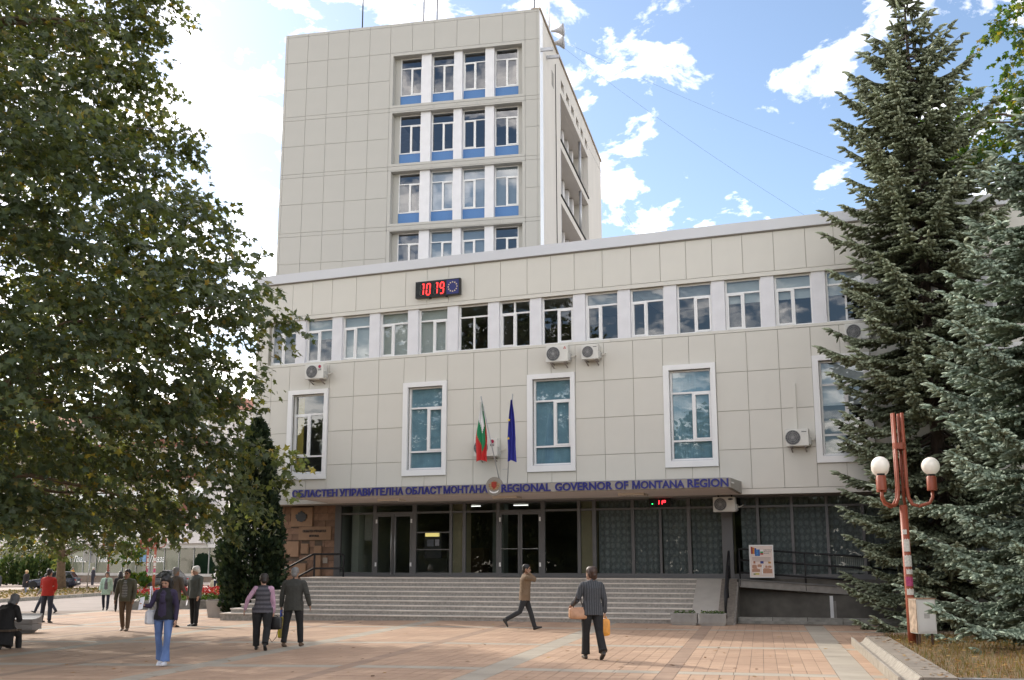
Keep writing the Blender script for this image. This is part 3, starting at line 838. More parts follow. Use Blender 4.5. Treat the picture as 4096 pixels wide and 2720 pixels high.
for u, h in ((-5.9, 3.5), (-5.05, 3.6), (-9.9, 2.2), (1.05, 3.0)):
    MB().tube([(S(u), 1.2, ZR[0] - .3), (S(u), 1.2, ZR[0] + h)], .035, 6).build('antenna_mast', M_dark, tow)
# ---------------------------------------------------------------- ground
def grid_sheet(name, x0, x1, y0, y1, nx, ny, dz, m):
    xs, ys = np.linspace(x0, x1, nx), np.linspace(y0, y1, ny)
    V = np.array([(x, y, gz(x, y) + dz) for y in ys for x in xs]); F = []
    for j in range(ny - 1):
        for i in range(nx - 1): a = j * nx + i; F.append((a, a + 1, a + nx + 1, a + nx))
    return struct(np_mesh(name, V, np.array(F), m))
M_mortar = mat('paving_bed', (.17, .13, .10), .95, .2, 3, bump=.2)
M_asph = mat('street_asphalt', (.17, .145, .135), .9, .15, .8, bump=.3, bscale=60)
M_tile = mat('terracotta_tile', (.37, .245, .165), .85, .10, 1.2, bump=.15, bscale=90, rnd=.04, patch=.12, pscale=.45)
M_tile2 = mat('stippled_tile', (.415, .28, .19), .85, .10, 1.2, bump=.25, bscale=55, rnd=.04, patch=.12, pscale=.45)
M_band = mat('grey_paving_band', (.35, .31, .25), .85, .12, 1.5, bump=.15, bscale=60, rnd=.04, patch=.12, pscale=.45)
M_brown = mat('brown_paving_band', (.30, .205, .145), .85, .12, 1.5, bump=.15, rnd=.04, patch=.12, pscale=.45)
grid_sheet('ground', -900, 900, -300, 1400, 61, 61, -.06, mat('far_ground', (.16, .15, .12), .95, .2, .05))
plaza = grid_sheet('plaza', -60, 45, -30, 47, 41, 12, -.004, M_mortar)
# paving: bands in the building grid (u along the tower front, v away from the camera)
def UV(u, v): return (u * math.cos(TYAW) - v * math.sin(TYAW), u * math.sin(TYAW) + v * math.cos(TYAW))
vbands = [(-26.45, -25.97), (-21.0, -20.52), (-15.55, -15.07), (-10.25, -9.76), (-4.77, -4.28), (1.12, 1.64), (6.6, 7.1)]
vbrown = [(-23.5, -23.2), (-18.1, -17.8), (-12.8, -12.5), (-7.35, -7.05), (-1.72, -1.42), (4.2, 4.5)]
hbands = [(12.9, 13.35), (18.80, 19.25), (24.45, 24.9), (30.55, 30.98), (36.4, 36.85), (42.2, 42.6)]
quads = []       # u0,u1,v0,v1,mat index
def add_strip(u0, u1, v0, v1, mi): quads.append((u0, u1, v0, v1, mi))
us = sorted(vbands + vbrown)
VMIN, VMAX = 16.2, 43.0
for a, b in us:
    mi = 2 if (a, b) in vbands else 3
    v = VMIN
    while v < VMAX: add_strip(a, b, v, min(v + .95, VMAX), mi); v += .95
for i in range(len(us) - 1):
    ua_, ub_ = us[i][1], us[i + 1][0]
    n = max(1, round((ub_ - ua_) / .237)); w_ = (ub_ - ua_) / n
    for a, b in hbands:
        if b < VMIN or a > VMAX: continue
        x = ua_
        while x < ub_ - .01: e = min(x + .9, ub_); add_strip(x, e, a, b, 2); x = e
    hb = [(VMIN - .4, VMIN)] + [h for h in hbands if h[0] > VMIN] + [(VMAX, VMAX + .4)]
    for j in range(len(hb) - 1):
        va, vb = hb[j][1], hb[j + 1][0]
        if vb - va < .2: continue
        mrow = max(1, round((vb - va) / .47)); hh = (vb - va) / mrow
        for p in range(n):
            for q in range(mrow):
                # stippled lozenges, two per block
                cx_ = abs((p + .5) / n * 2 - 1); cy_ = abs(((q + .5) / mrow * 2) % 1 * 2 - 1)
                mi = 1 if cx_ > cy_ * .9 + .12 else 0
                add_strip(ua_ + p * w_, ua_ + (p + 1) * w_, va + q * hh, va + (q + 1) * hh, mi)
TM = [M_tile, M_tile2, M_band, M_brown]
fp = Vector((4.2, 35.9, 0))
def keep(x, y):
    if y < 16 or abs(x) > y * .56 + 2: return False
    q = Vector((x, y, 0)) - Vector((5.82, 35.48, 0)); sa = R(-14.7)
    su = q.x * math.cos(sa) + q.y * math.sin(sa); sv = -q.x * math.sin(sa) + q.y * math.cos(sa)
    if sv > -2.0 and su > -15.5: return False              # under the stairs and the block
    if su > 1.3 and sv > -1.6: return False
    return y < 46.5
cand = []
for (u0, u1, v0, v1, mi) in quads:
    x, y = UV((u0 + u1) / 2, (v0 + v1) / 2)
    if keep(x, y): cand.append((y - .15 * abs(x) * 0, x, y, u0, u1, v0, v1, mi))
cand.sort()
near_in = [c for c in cand if abs(c[1]) < c[2] * .475]
near = set(id(c) for c in near_in[:300])
Vs, Fs, Ms = [], [], []
rr = random.Random(3)
for c in cand:
    _, x, y, u0, u1, v0, v1, mi = c
    g = .004; h = rr.uniform(-.001, .001)
    W_, D_ = u1 - u0 - 2 * g, v1 - v0 - 2 * g
    if id(c) in near:
        k = ('tile', round(W_, 3), round(D_, 3), mi)
        if k not in _bc:
            mb = MB(); a, b = W_ / 2, D_ / 2; t = .003
            mb.add([(-a, -b, -.008), (a, -b, -.008), (a, b, -.008), (-a, b, -.008), (-a + t, -b + t, 0), (a - t, -b + t, 0), (a - t, b - t, 0), (-a + t, b - t, 0)],
                   [(4, 5, 6, 7), (0, 1, 5, 4), (1, 2, 6, 5), (2, 3, 7, 6), (3, 0, 4, 7)])
            _bc[k] = mb.mesh('paving_tile', TM[mi])
        o = link('paving_tile', _bc[k], plaza, loc=(x, y, gz(x) + h)); o.rotation_euler = (0, 0, TYAW)
    else:
        o = len(Vs)
        for uu, vv in ((u0 + g, v0 + g), (u1 - g, v0 + g), (u1 - g, v1 - g), (u0 + g, v1 - g)):
            px, py = UV(uu, vv); Vs.append((px, py, gz(px) + h))
        for uu, vv in ((u0 + g, v0 + g), (u1 - g, v0 + g), (u1 - g, v1 - g), (u0 + g, v1 - g)):
            px, py = UV(uu, vv); Vs.append((px, py, gz(px) - .008))
        Fs += [(o, o + 1, o + 2, o + 3), (o + 4, o + 5, o + 1, o), (o + 5, o + 6, o + 2, o + 1), (o + 6, o + 7, o + 3, o + 2), (o + 7, o + 4, o, o + 3)]
        Ms += [mi] * 5
far_tiles = np_mesh('paving_tile_field', np.array(Vs), np.array(Fs), TM, mi=Ms, parent=plaza)
far_tiles['kind'] = 'stuff'

# ---------------------------------------------------------------- stairs
SYAW = R(-14.7); SO = Vector((5.82, 35.48, 0))
XS = Vector((math.cos(SYAW), math.sin(SYAW), 0)); YS = Vector((-math.sin(SYAW), math.cos(SYAW), 0))
def SWd(u, v, z): return SO + XS * u + YS * v + Vector((0, 0, z))
st = thing('entrance_stairs', 'broad grey terrazzo entrance steps with worn pale edges', 'stairs', SO, SYAW)
UL0 = -13.56
for i in range(0, 9):
    zt = 1.26 - .14 * i
    ul = UL0 - .215 * i
    mb = MB()
    if i == 0: mb.box(UL0, 1.25, .0, 3.0, -.3, zt - .034)
    else:
        mb.box(ul, 0, -.29 * i, -.29 * (i - 1) - .002, -.3, zt - .034)
        mb.box(ul, ul + .2135, -.29 * (i - 1) - .001, 1.6, -.3, zt - .034)
    s_ = mb.build('step', M_terr, st)
    tr = MB()
    if i == 0: tr.box(UL0 - .02, 1.25, -.022, 3.0, zt - .033, zt)
    else:
        tr.box(ul - .02, 0, -.29 * i - .022, -.29 * (i - 1) - .003, zt - .033, zt)
        tr.box(ul - .02, ul + .2125, -.29 * (i - 1) - .002, 1.6, zt - .033, zt)
    # broken into slabs by thin joints: shared tone from the tread material
    tr.build('tread', M_tread, s_)
# sloping cheek for prams beside the stairs
ck = MB().hexa([(.004, -2.62, -.3), (.78, -2.62, -.3), (.78, -.03, -.3), (.004, -.03, -.3), (.004, -2.62, .01), (.78, -2.62, .01), (.78, -.03, 1.262), (.004, -.03, 1.262)])
ck.build('pram_ramp', M_rampslab, st)
ck = MB().hexa([(.781, -2.62, -.3), (1.25, -2.62, -.3), (1.25, -.03, -.3), (.781, -.03, -.3), (.781, -2.62, .012), (1.25, -2.62, .012), (1.25, -.03, 1.264), (.781, -.03, 1.264)])
ck.build('stair_cheek', M_rampdirt, st)
teeth = MB()
for i in range(9): teeth.box(1.2505, 1.30, -.29 * (i + 1), -.29 * i - .002, -.3, 1.17 - .14 * i)
teeth.build('step_ends', M_conc, st)

# ---------------------------------------------------------------- handrails
def rail_thing(name, label, pts_list, posts, cat='handrail', r=.036):
    t = thing(name, label, cat, SO, SYAW)
    for pts in pts_list: MB().tube(pts, r, 8).build('rail', M_black, t, True)
    for a, b in posts: MB().tube([a, b], r * 1.05, 8).build('post', M_black, t, True)
    return t
L0 = UL0
rail_thing('stair_handrail', 'black tube handrail beside the stone wall left of the steps',
    [[(L0 + .95, 1.45, 1.26), (L0 + .95, 1.45, 1.98), (L0 + .92, 1.45, 2.03), (L0 + .86, 1.45, 2.05), (L0 - .2, 1.45, 2.05), (L0 - .3, 1.45, 2.02), (L0 - 2.5, 1.45, .95), (L0 - 2.58, 1.45, .88), (L0 - 2.6, 1.45, .80), (L0 - 2.55, 1.45, .14)],
     [(L0 + .94, 1.45, 1.55), (L0 - .2, 1.45, 1.55), (L0 - 2.5, 1.45, .42)]],
    [((L0 - .18, 1.45, 1.0), (L0 - .18, 1.45, 2.04)), ((L0 - 1.3, 1.45, .6), (L0 - 1.3, 1.45, 1.54))])
rail_thing('stair_handrail', 'black double tube handrail on the sloping cheek by the flower troughs',
    [[(1.02, -2.3, .17), (1.02, -2.3, .78), (1.02, -2.24, .90), (1.02, -.1, 2.08), (1.02, -.02, 2.10)], [(1.02, -2.28, .42), (1.02, -.05, 1.62)]],
    [((1.02, -1.15, .72), (1.02, -1.15, 1.49)), ((1.02, -.02, 1.27), (1.02, -.02, 2.1))])

# ---------------------------------------------------------------- wheelchair ramp
wr = thing('wheelchair_ramp', 'speckled concrete access ramp with black railing right of the stairs', 'ramp', SO, SYAW)
sl = -.0645; RU1 = 7.4
def dz(u): return 1.262 + (u - 1.31) * sl
wr_deck = MB().hexa([(1.31, .03, dz(1.31) - .25), (RU1, .03, dz(RU1) - .25), (RU1, 1.5, dz(RU1) - .25), (1.31, 1.5, dz(1.31) - .25), (1.31, .03, dz(1.31) - .035), (RU1, .03, dz(RU1) - .035), (RU1, 1.5, dz(RU1) - .035), (1.31, 1.5, dz(1.31) - .035)])
wr_deck.build('deck', M_conc, wr)
MB().hexa([(1.31, -.01, dz(1.31) - .034), (RU1, -.01, dz(RU1) - .034), (RU1, 1.5, dz(RU1) - .034), (1.31, 1.5, dz(1.31) - .034), (1.31, -.01, dz(1.31)), (RU1, -.01, dz(RU1)), (RU1, 1.5, dz(RU1)), (1.31, 1.5, dz(1.31))]).build('deck_edge', mat('deck_edge_strip', (.17, .165, .16), .7, .1, 5), wr)
MB().box(4.10, RU1, .12, .3, -.2, dz(RU1) - .255).build('support_wall', M_conc, wr)
MB().box(4.00, 4.098, .06, .3, -.2, .76).build('support_post', M_white, wr)
MB().box(4.12, RU1, .08, .118, .0, .05).build('white_skirting', M_white, wr)
for h in (.92, .58, .2): MB().tube([(1.33, .05, dz(1.33) + h), (RU1, .05, dz(RU1) + h)], .030, 8).build('rail', M_black, wr, True)
for h in (.92, .58, .2): MB().tube([(1.33, 1.42, dz(1.33) + h), (RU1, 1.42, dz(RU1) + h)], .02, 8).build('rail', M_black, wr, True)
for u in (1.34, 3.32, 5.25): MB().tube([(u, .05, dz(u) - .22), (u, .05, dz(u) + .93)], .024, 8).build('post', M_black, wr, True)
for u in (1.7, 3.55, 5.5): MB().tube([(u, 1.42, dz(u) - .02), (u, 1.42, dz(u) + .93)], .022, 8).build('post', M_black, wr, True)
MB().box(5.10, 5.24, .0, .11, .0, dz(5.2) + .98).build('square_post', M_black, wr)
# planting bed under the ramp with its kerb
M_soil = mat('dark_soil', (.045, .032, .024), .95, .4, 14, bump=1.0, bscale=30)
M_kerb = mat('weathered_kerb', (.26, .25, .225), .9, .30, 6, bump=.5, bscale=30, rnd=.12)
bed = MB().hexa([(1.3, -1.2, -.1), (9, -1.25, -.1), (9, .6, -.1), (1.3, .6, -.1), (1.3, -1.2, .09), (9, -1.25, .09), (9, .6, .1), (1.3, .6, .1)]).build('ramp_soil_bed', M_soil)
bed.location = SO; bed.rotation_euler = (0, 0, SYAW); struct(bed)
kb = thing('ramp_kerb', 'low dark weathered kerb along the soil bed under the ramp', 'kerb', SO, SYAW)
u = 1.32
while u < 8.8: bx('kerb_stone', u, u + .985, -1.42, -1.23, -.1, .17, M_kerb, kb); u += 1.0
u = 1.32
while u < 8.8: bx('kerb_stone', u, u + 1.48, -1.55, -1.425, -.1, .07, M_kerb, kb); u += 1.5

# ---------------------------------------------------------------- sign board on the railing
sgn = thing('notice_board', 'white poster board with flags and hands hung on the ramp railing', 'sign', SWd(2.02, -.05, 1.30), SYAW)
W_, H_ = .74, 1.0
bx('board', -W_ / 2, W_ / 2, -.02, .02, 0, H_, M_white, sgn)
bx('poster', -W_ / 2 + .03, W_ / 2 - .03, -.024, -.021, .03, H_ - .03, mat('poster_paper', (.78, .66, .60), .5, .06, 3), sgn)
def pq(x0, x1, z0, z1, c, nm, name='poster_print', d=.0275):
    return bx(name, x0, x1, -d, -.0245, z0, z1, mat('print_' + nm, c, .5, .15, 20), sgn)
for i, c in enumerate(((.30, .02, .02), (.6, .25, .02), (.02, .05, .35))): pq(-.31 + i * .055, -.257 + i * .055, .72, .94 - i * .02, c, 'ro%d' % i)
for i, c in enumerate(((.02, .12, .40), (.04, .22, .55), (.02, .10, .35))): pq(-.19 + i * .05, -.142 + i * .05, .66, .86, c, 'eu%d' % i, d=.030)
for i, c in enumerate(((.8, .8, .8), (.02, .30, .08), (.45, .03, .03))): pq(-.03, .06, .80 - i * .05, .848 - i * .05, c, 'bg%d' % i)
for i, tx in enumerate(('ИНВЕСТИРАМЕ', 'ВЪВ ВАШЕТО', 'БЪДЕЩЕ!')): flat_text('poster_lettering', tx, .075, .075 + (.25, .22, .17)[i], .83 - i * .055, .86 - i * .055, -.0245, .002, M_ink, sgn, .01)
for i in range(4): pq(-.28 + .03 * (i == 3), .28 - .03 * (i == 3), .605 - i * .035, .615 - i * .035, (.25, .15, .13), 'line')
pq(-.25, -.19, .43, .50, (.45, .18, .10), 'arms'); pq(-.04, .06, .43, .50, (.03, .05, .25), 'euf'); pq(.2, .28, .43, .49, (.55, .28, .06), 'lion')
for x, z, a, b in ((-.22, .33, .14, .10), (-.06, .36, .14, .07), (.14, .33, .07, .06), (.24, .33, .10, .06), (.16, .20, .30, .13), (-.18, .22, .24, .09)):
    pq(x - a / 2, x + a / 2, z - b / 2, z + b / 2, (.50, .26, .17), 'hand'); pq(x - a / 3, x + a / 4, z + b / 2.01, z + b / 1.45, (.55, .32, .22), 'hand2')
pq(.0, .03, .10, .38, (.85, .85, .85), 'candle', d=.03); pq(-.2, -.08, .09, .14, (.6, .5, .1), 'ring'); pq(-.26, -.2, .085, .13, (.2, .25, .1), 'ring2')

# ---------------------------------------------------------------- flower troughs
M_trough = mat('ribbed_trough_concrete', (.36, .345, .325), .85, .10, 5, bump=.2, bscale=50)
M_herb = leaf_mat('herb_leaf', [(0, (.03, .075, .015)), (.6, (.07, .14, .03)), (1, (.16, .2, .05))], .3)
def leaf_tuft(n, rx, ry, z0, z1, size, seed, droop=.4):
    """small pointed leaves scattered in a box, numpy"""
    g = np.random.default_rng(seed)
    P = np.stack([g.uniform(-rx, rx, n), g.uniform(-ry, ry, n), g.uniform(z0, z1, n)], 1)
    return leaves_at(P, g, size, None)
def rand_dirs(g, n):
    v = g.normal(size=(n, 3)); return v / np.linalg.norm(v, axis=1, keepdims=True)
def leaves_at(P, g, size, shape=None, up=.5):
    """one little folded leaf (two quads) per point, returns V,F,attr"""
    n = len(P)
    d = rand_dirs(g, n); d[:, 2] = d[:, 2] * .6 - .1; d /= np.linalg.norm(d, axis=1, keepdims=True)
    nn = rand_dirs(g, n) + np.array([0, 0, up]); s = np.cross(d, nn); s /= np.linalg.norm(s, axis=1, keepdims=True) + 1e-9
    u = np.cross(s, d)
    sz = (size * g.uniform(.7, 1.25, n))[:, None]
    V = np.stack([P, P + d * sz * .5 + s * sz * .33 + u * sz * .08, P + d * sz, P + d * sz * .5 - s * sz * .33 + u * sz * .08], 1).reshape(-1, 3)
    F = np.arange(n * 4).reshape(n, 4)
    return V, F, g.random(n)
def trough(label, x, y, seed):
    t = thing('flower_trough', label, 'planter', (x, y, 0), SYAW, 'flower troughs at the foot of the stairs')
    mb = MB()
    a, b = .385, .19
    mb.hexa([(-a + .05, -b + .04, 0), (a - .05, -b + .04, 0), (a - .05, b - .04, 0), (-a + .05, b - .04, 0), (-a + .012, -b + .012, .08), (a - .012, -b + .012, .08), (a - .012, b - .012, .08), (-a + .012, b - .012, .08)])
    mb.box(-a + .012, a - .012, -b + .012, b - .012, .0801, .30); mb.box(-a, a, -b, -b + .035, .30, .335); mb.box(-a, a, b - .035, b, .30, .335); mb.box(-a, -a + .035, -b + .035, b - .035, .30, .335); mb.box(a - .035, a, -b + .035, b - .035, .30, .335)
    mb.build('tub', M_trough, t)
    rb = MB()
    for i in range(19): rb.box(-.30 + i * .033, -.30 + i * .033 + .017, -b - .004, -b + .0118, .10, .285)
    rb.build('ribs', M_trough, t)
    bx('soil', -a + .04, a - .04, -b + .04, b - .04, .301, .318, M_soil, t)
    V, F, A = leaf_tuft(150, .32, .12, .33, .40, .06, seed)
    np_mesh('herbs', V, F, M_herb, attr=A, parent=t)
p1, p2 = SWd(-.12, -2.9, 0), SWd(.70, -2.95, 0)
trough('ribbed concrete flower trough nearer the middle of the steps', p1.x, p1.y, 1)
trough('ribbed concrete flower trough at the foot of the pram ramp', p2.x, p2.y, 2)

# ---------------------------------------------------------------- air conditioners
M_ac = mat('ac_casing', (.66, .65, .61), .45, .06, 4, rnd=.03)
M_acd = mat('ac_dark', (.07, .075, .08), .5, .1, 8)
M_acg = mat('ac_grille', (.35, .35, .35), .5, .05, 8)
def ac_unit(label, loc, rz, w, h, d=.30, fan=.36, logo=None, group='air conditioner units on the office block', dirty=1.0, brk=True):
    t = thing('air_conditioner', label, 'air conditioner', loc, rz, group)
    mb = MB().box(-w / 2, w / 2, -d, 0, 0, h); 
    o = mb.build('casing', M_ac, t)
    bv_ = o.modifiers.new('b', 'BEVEL'); bv_.width = .015; bv_.segments = 2
    fx = -w / 2 + fan * w + .01; rad_ = min(h * .43, w * .33)
    f = MB(); f.prism([(fx + rad_ * math.cos(a), h / 2 + rad_ * math.sin(a)) for a in np.linspace(0, 2 * math.pi, 25)[:-1]], -d - .012, -d + .002)
    f.build('fan_opening', M_acd, t)
    gr = MB()
    for k in range(1, 5):
        rr_ = rad_ * k / 4.2
        gr.tube([(fx + rr_ * math.cos(a), -d - .02, h / 2 + rr_ * math.sin(a)) for a in np.linspace(0, 2 * math.pi, 19)], .004, 4, cap=False)
    for k in range(12):
        a = math.pi * k / 12; gr.tube([(fx - rad_ * math.cos(a), -d - .022, h / 2 - rad_ * math.sin(a)), (fx + rad_ * math.cos(a), -d - .022, h / 2 + rad_ * math.sin(a))], .0035, 4)
    gr.build('fan_grille', M_acg, t)
    bl = MB()
    for k in range(5):
        a = k * 2 * math.pi / 5; bl.add([(fx, -d - .013, h / 2), (fx + rad_ * .85 * math.cos(a), -d - .014, h / 2 + rad_ * .85 * math.sin(a)), (fx + rad_ * .85 * math.cos(a + .6), -d - .017, h / 2 + rad_ * .85 * math.sin(a + .6))], [(0, 1, 2)])
    bl.build('fan_blades', mat('fan_blade', (.12, .12, .125), .5, .05, 4), t)
    if brk:
        for x in (-w * .3, w * .32):
            b_ = MB().bar((x, .34, -.03), (x, -d + .02, -.03), .04, .04).bar((x, .34, -.25), (x, -d + .1, -.05), .03, .03)
            b_.build('bracket', mat('bracket_steel', (.25, .22, .2), .6, .1, 5), t)
    bx('valve_cover', w / 2, w / 2 + .05, -d * .8, -.04, h * .08, h * .5, mat('ac_valve', (.45, .45, .43), .5, .1, 5), t)
    MB().tube([(w / 2 + .03, -.1, h * .3), (w / 2 + .12, -.05, h * .34), (w / 2 + .16, .1, h * .45), (w / 2 + .14, .36, h * .6)], .022, 6).build('pipe', mat('pipe_wrap', (.55, .52, .46), .7, .1, 5), t, True)
    if logo == 'lg':
        MB().prism([(w * .30 + .07 * h * math.cos(a) * 1.6, h * .82 + .11 * h * math.sin(a)) for a in np.linspace(0, 2 * math.pi, 17)[:-1]], -d - .006, -d + .001).build('logo', mat('logo_crimson', (.36, .01, .06), .4, .05, 5), t)
        flat_text('logo_lettering', 'LG', w * .22, w * .38, h * .56, h * .68, -d - .001, .004, M_ink, t, .03)
    elif logo == 'tri':
        for cx, cz in ((0, .06), (-.045, -.02), (.045, -.02)):
            MB().prism([(w * .36 + cx * h, h * .82 + (cz + .05) * h), (w * .36 + (cx + .035) * h, h * .82 + cz * h), (w * .36 + cx * h, h * .82 + (cz - .05) * h), (w * .36 + (cx - .035) * h, h * .82 + cz * h)], -d - .006, -d + .001).build('logo', mat('logo_red', (.45, .02, .02), .4, .05, 5), t)
    elif logo == 'oval':
        MB().prism([(w * .3 + .08 * math.cos(a), h * .84 + .03 * math.sin(a)) for a in np.linspace(0, 2 * math.pi, 17)[:-1]], -d - .006, -d + .001).build('logo', M_ink, t)
    elif logo == 'line': bx('logo', w * .2, w * .42, -d - .005, -d + .001, h * .80, h * .84, M_acd, t)
    return t
def on_wall(u, z, v=-.08): p = LW(u, v, z); return p
ac_unit('air conditioner with crimson logo under the leftmost upper windows', on_wall(-13.72, 8.38), LYAW, .78, .54, logo='lg')
ac_unit('larger air conditioner with three red diamonds left of the small one', on_wall(-4.22, 8.37), LYAW, .78, .55, fan=.32, logo='tri')
ac_unit('small white air conditioner right of the one with red diamonds', on_wall(-3.06, 8.38), LYAW, .58, .50, fan=.36, logo='line')
ac_unit('air conditioner hanging behind the green white and red flag', on_wall(-6.83, 5.29), LYAW, .86, .60, fan=.30, logo='lg')
ac_unit('air conditioner below a vertical conduit near the spruce', on_wall(3.53, 5.24), LYAW, .68, .52, fan=.30, logo='line')
ac_unit('air conditioner half hidden by spruce twigs under the upper windows', on_wall(5.46, 8.40), LYAW, .70, .50)
ca = ac_unit('air conditioner hanging below the right end of the canopy', LW(1.12, .42, 3.32), LYAW, .69, .46, fan=.32, logo='oval', brk=False)
for x in (-.2, .22): MB().bar((x, -.15, .462), (x, -.15, .54), .04, .04).build('hanger', M_dark, ca)
for lab, v, b in (('air conditioner on the tower balcony of the lower band', S(13.2), 24.0), ('air conditioner on the tower balcony near its front corner', S(7.6), 24.42)):
    ac_unit(lab, TW(UC - .75, v, Zt(b) + .12), TYAW + R(90), .8, .55, brk=False, group='air conditioner units on the tower')
# conduits
for u, z0, z1, lab in ((3.46, 5.77, 7.22, 'cream cable conduit above the air conditioner near the spruce'), (-7.24, 5.9, 7.21, 'cream cable conduit above the air conditioner behind the flag')):
    p = LW(u, -.045, z0); o = MB().box(-.05, .05, 0, .043, 0, z1 - z0).build('cable_conduit', M_trim); o.location = p; o.rotation_euler = (0, 0, LYAW); tag(o, lab, 'conduit')

# ---------------------------------------------------------------- clock display
ck_ = thing('clock_display', 'black red digit clock display with circle of stars panel', 'clock', LW(-8.82, -.03, 11.10), LYAW)
w2, h2 = .885, .60
bx('case', -w2, w2, -.13, 0, 0, h2, mat('clock_case', (.012, .012, .014), .4, .1, 5), ck_)
bx('screen', -w2 + .04, .33, -.136, -.131, .05, h2 - .05, mat('clock_screen', (.03, .033, .035), .15, .3, 8), ck_)
bx('flag_panel', .36, w2 - .05, -.136, -.131, .04, h2 - .04, mat('eu_blue_panel', (.025, .03, .15), .4, .05, 5), ck_)
M_led = mat('red_led', (.5, .01, .01), .4, 0, emit=(1, .03, .03), estr=3.0)
M_off = mat('unlit_led', (.16, .17, .16), .4, .1, 5)
SEG = {'1': 'bc', '0': 'abcdef', '9': 'abcdfg', '8': 'abcdefg'}
def dots(ch, x, on):
    g = MB(); cw_, hh_ = .135, .20; out = []
    pos = {'a': [(i / 4, 2) for i in range(1, 4)], 'g': [(i / 4, 1) for i in range(1, 4)], 'd': [(i / 4, 0) for i in range(1, 4)],
           'f': [(0, 1 + i / 5) for i in range(1, 5)], 'b': [(1, 1 + i / 5) for i in range(1, 5)], 'e': [(0, i / 5) for i in range(1, 5)], 'c': [(1, i / 5) for i in range(1, 5)]}
    for s_, pp in pos.items():
        if (s_ in SEG[ch]) == on:
            for a, b in pp: out.append((x + a * cw_ + b * .012, .09 + b * hh_))
    if ch == '1' and on: out += [(x + cw_ + .024, .49), (x + cw_ * .75 + .02, .49)]
    r_ = .021 if on else .010
    for a, b in out: g.prism([(a + r_ * math.cos(t), b + r_ * math.sin(t)) for t in np.linspace(0, 2 * math.pi, 9)[:-1]], -.150, -.137)
    return g
for ch, x in (('1', -.70), ('0', -.44), ('1', -.15), ('9', .10)):
    dots(ch, x, True).build('lit_digit', M_led, ck_)
    g = dots(ch, x, False)
    if g.v: g.build('unlit_dots', M_off, ck_)
def star_poly(cx, cz, r, ph=0): return [(cx + (r if i % 2 == 0 else r * .42) * math.sin(ph + math.pi * i / 5), cz + (r if i % 2 == 0 else r * .42) * math.cos(ph + math.pi * i / 5)) for i in range(10)]
M_star = mat('star_cream', (.75, .62, .38), .5, .05, 5)
for i in range(12):
    a = 2 * math.pi * i / 12; MB().prism(star_poly(.60 + .17 * math.sin(a), .30 + .17 * math.cos(a), .036), -.141, -.137).build('star', M_star, ck_)
for x in (-.35, .3): bx('lug', x, x + .08, -.1, -.04, -.05, -.001, M_dark, ck_)
td = thing('temperature_display', 'small black display reading eleven degrees in red under the canopy', 'display', LW(-1.165, GV - .06, 3.56), LYAW)
bx('case', -.365, .365, -.07, 0, 0, .27, mat('clock_case', (.012, .012, .014), .4, .1, 5), td)
M_led2 = mat('red_led_bright', (.5, .01, .01), .4, 0, emit=(1, .02, .03), estr=5.0)
for x in (-.035, .075): MB().prism([(x, .075), (x + .022, .075), (x + .032, .195), (x + .010, .195)], -.078, -.0705).build('lit_digit', M_led2, td)
q_ = MB(); q_.box(.135, .20, -.078, -.0705, .18, .198); q_.box(.13, .195, -.078, -.0705, .125, .143); q_.box(.13, .147, -.078, -.0705, .1435, .1795); q_.box(.185, .202, -.078, -.0705, .1435, .1795); q_.build('lit_digit', M_led2, td)
MB().sphere((-.245, -.072, .09), .017, 8, 6).build('green_lamp', mat('green_led', (.01, .4, .05), .4, 0, emit=(.02, 1, .15), estr=5), td)

# ---------------------------------------------------------------- flags
def flag(label, base, tip, cloth_mats, bands, seed, length, wtop, wbot, sway, extra=None):
    t = thing('flag', label, 'flag', LW(base[0], -1.25, base[1]), LYAW, 'flags on poles above the canopy')
    b = Vector((0, 0, 0)); e = Vector((tip[0] - base[0], -.35, tip[1] - base[1]))
    d = e.normalized()
    MB().tube([b - d * .15, e], .018, 8).build('pole', M_steel, t, True)
    MB().sphere(tuple(e + d * .02), (.022, .022, .05), 8, 6).build('finial', M_steel, t, True)
    # hanging cloth: gathered folds falling from near the tip
    n, mrow = 40, 26; V, F, MI = [], [], []
    top = e - d * .16
    for j in range(mrow + 1):
        q = j / mrow
        c = top - d * (.02 + q * length * .15) + Vector((sway * q, -.03, -q * length * .86))
        wd = wtop + (wbot - wtop) * min(1, q * 1.6)
        for i in range(n + 1):
            s_ = i / n
            fold = math.sin(s_ * math.pi * 5 + seed + q * 1.2) * .05 * (1 - .3 * q)
            V.append((c.x + (s_ - .5) * wd + .02 * math.sin(q * 7 + s_ * 4 + seed), c.y + fold - .05 * s_, c.z + (-.16 * abs(s_ - .45) * q + .05 * s_ * (1 - q))))
    for j in range(mrow):
        for i in range(n):
            a = j * (n + 1) + i; F.append((a, a + 1, a + n + 2, a + n + 1)); MI.append(bands(i / n, j / mrow))
    o = np_mesh('cloth', np.array(V), np.array(F), cloth_mats, mi=MI, smooth=True, parent=t)
    return t, o
M_fw, M_fg, M_fr = mat('flag_white', (.78, .78, .8), .8, .04, 4), mat('flag_green', (.012, .22, .09), .8, .06, 4), mat('flag_red', (.50, .02, .02), .8, .06, 4)
def bgband(s, q):
    k = q * 1.5 + abs(s - .55) * 1.15
    if s > .74: k += .35
    return 0 if k < .80 else (1 if k < 1.28 else 2)
flag('gathered white green and red flag on the left leaning pole', (-5.9, 4.25), (-6.45, 7.10), [M_fw, M_fg, M_fr], bgband, 1.0, 1.85, .10, .46, -.06)
M_fb, M_fy = mat('flag_blue', (.02, .025, .26), .8, .06, 4), mat('flag_star', (.75, .55, .05), .7, .05, 4)
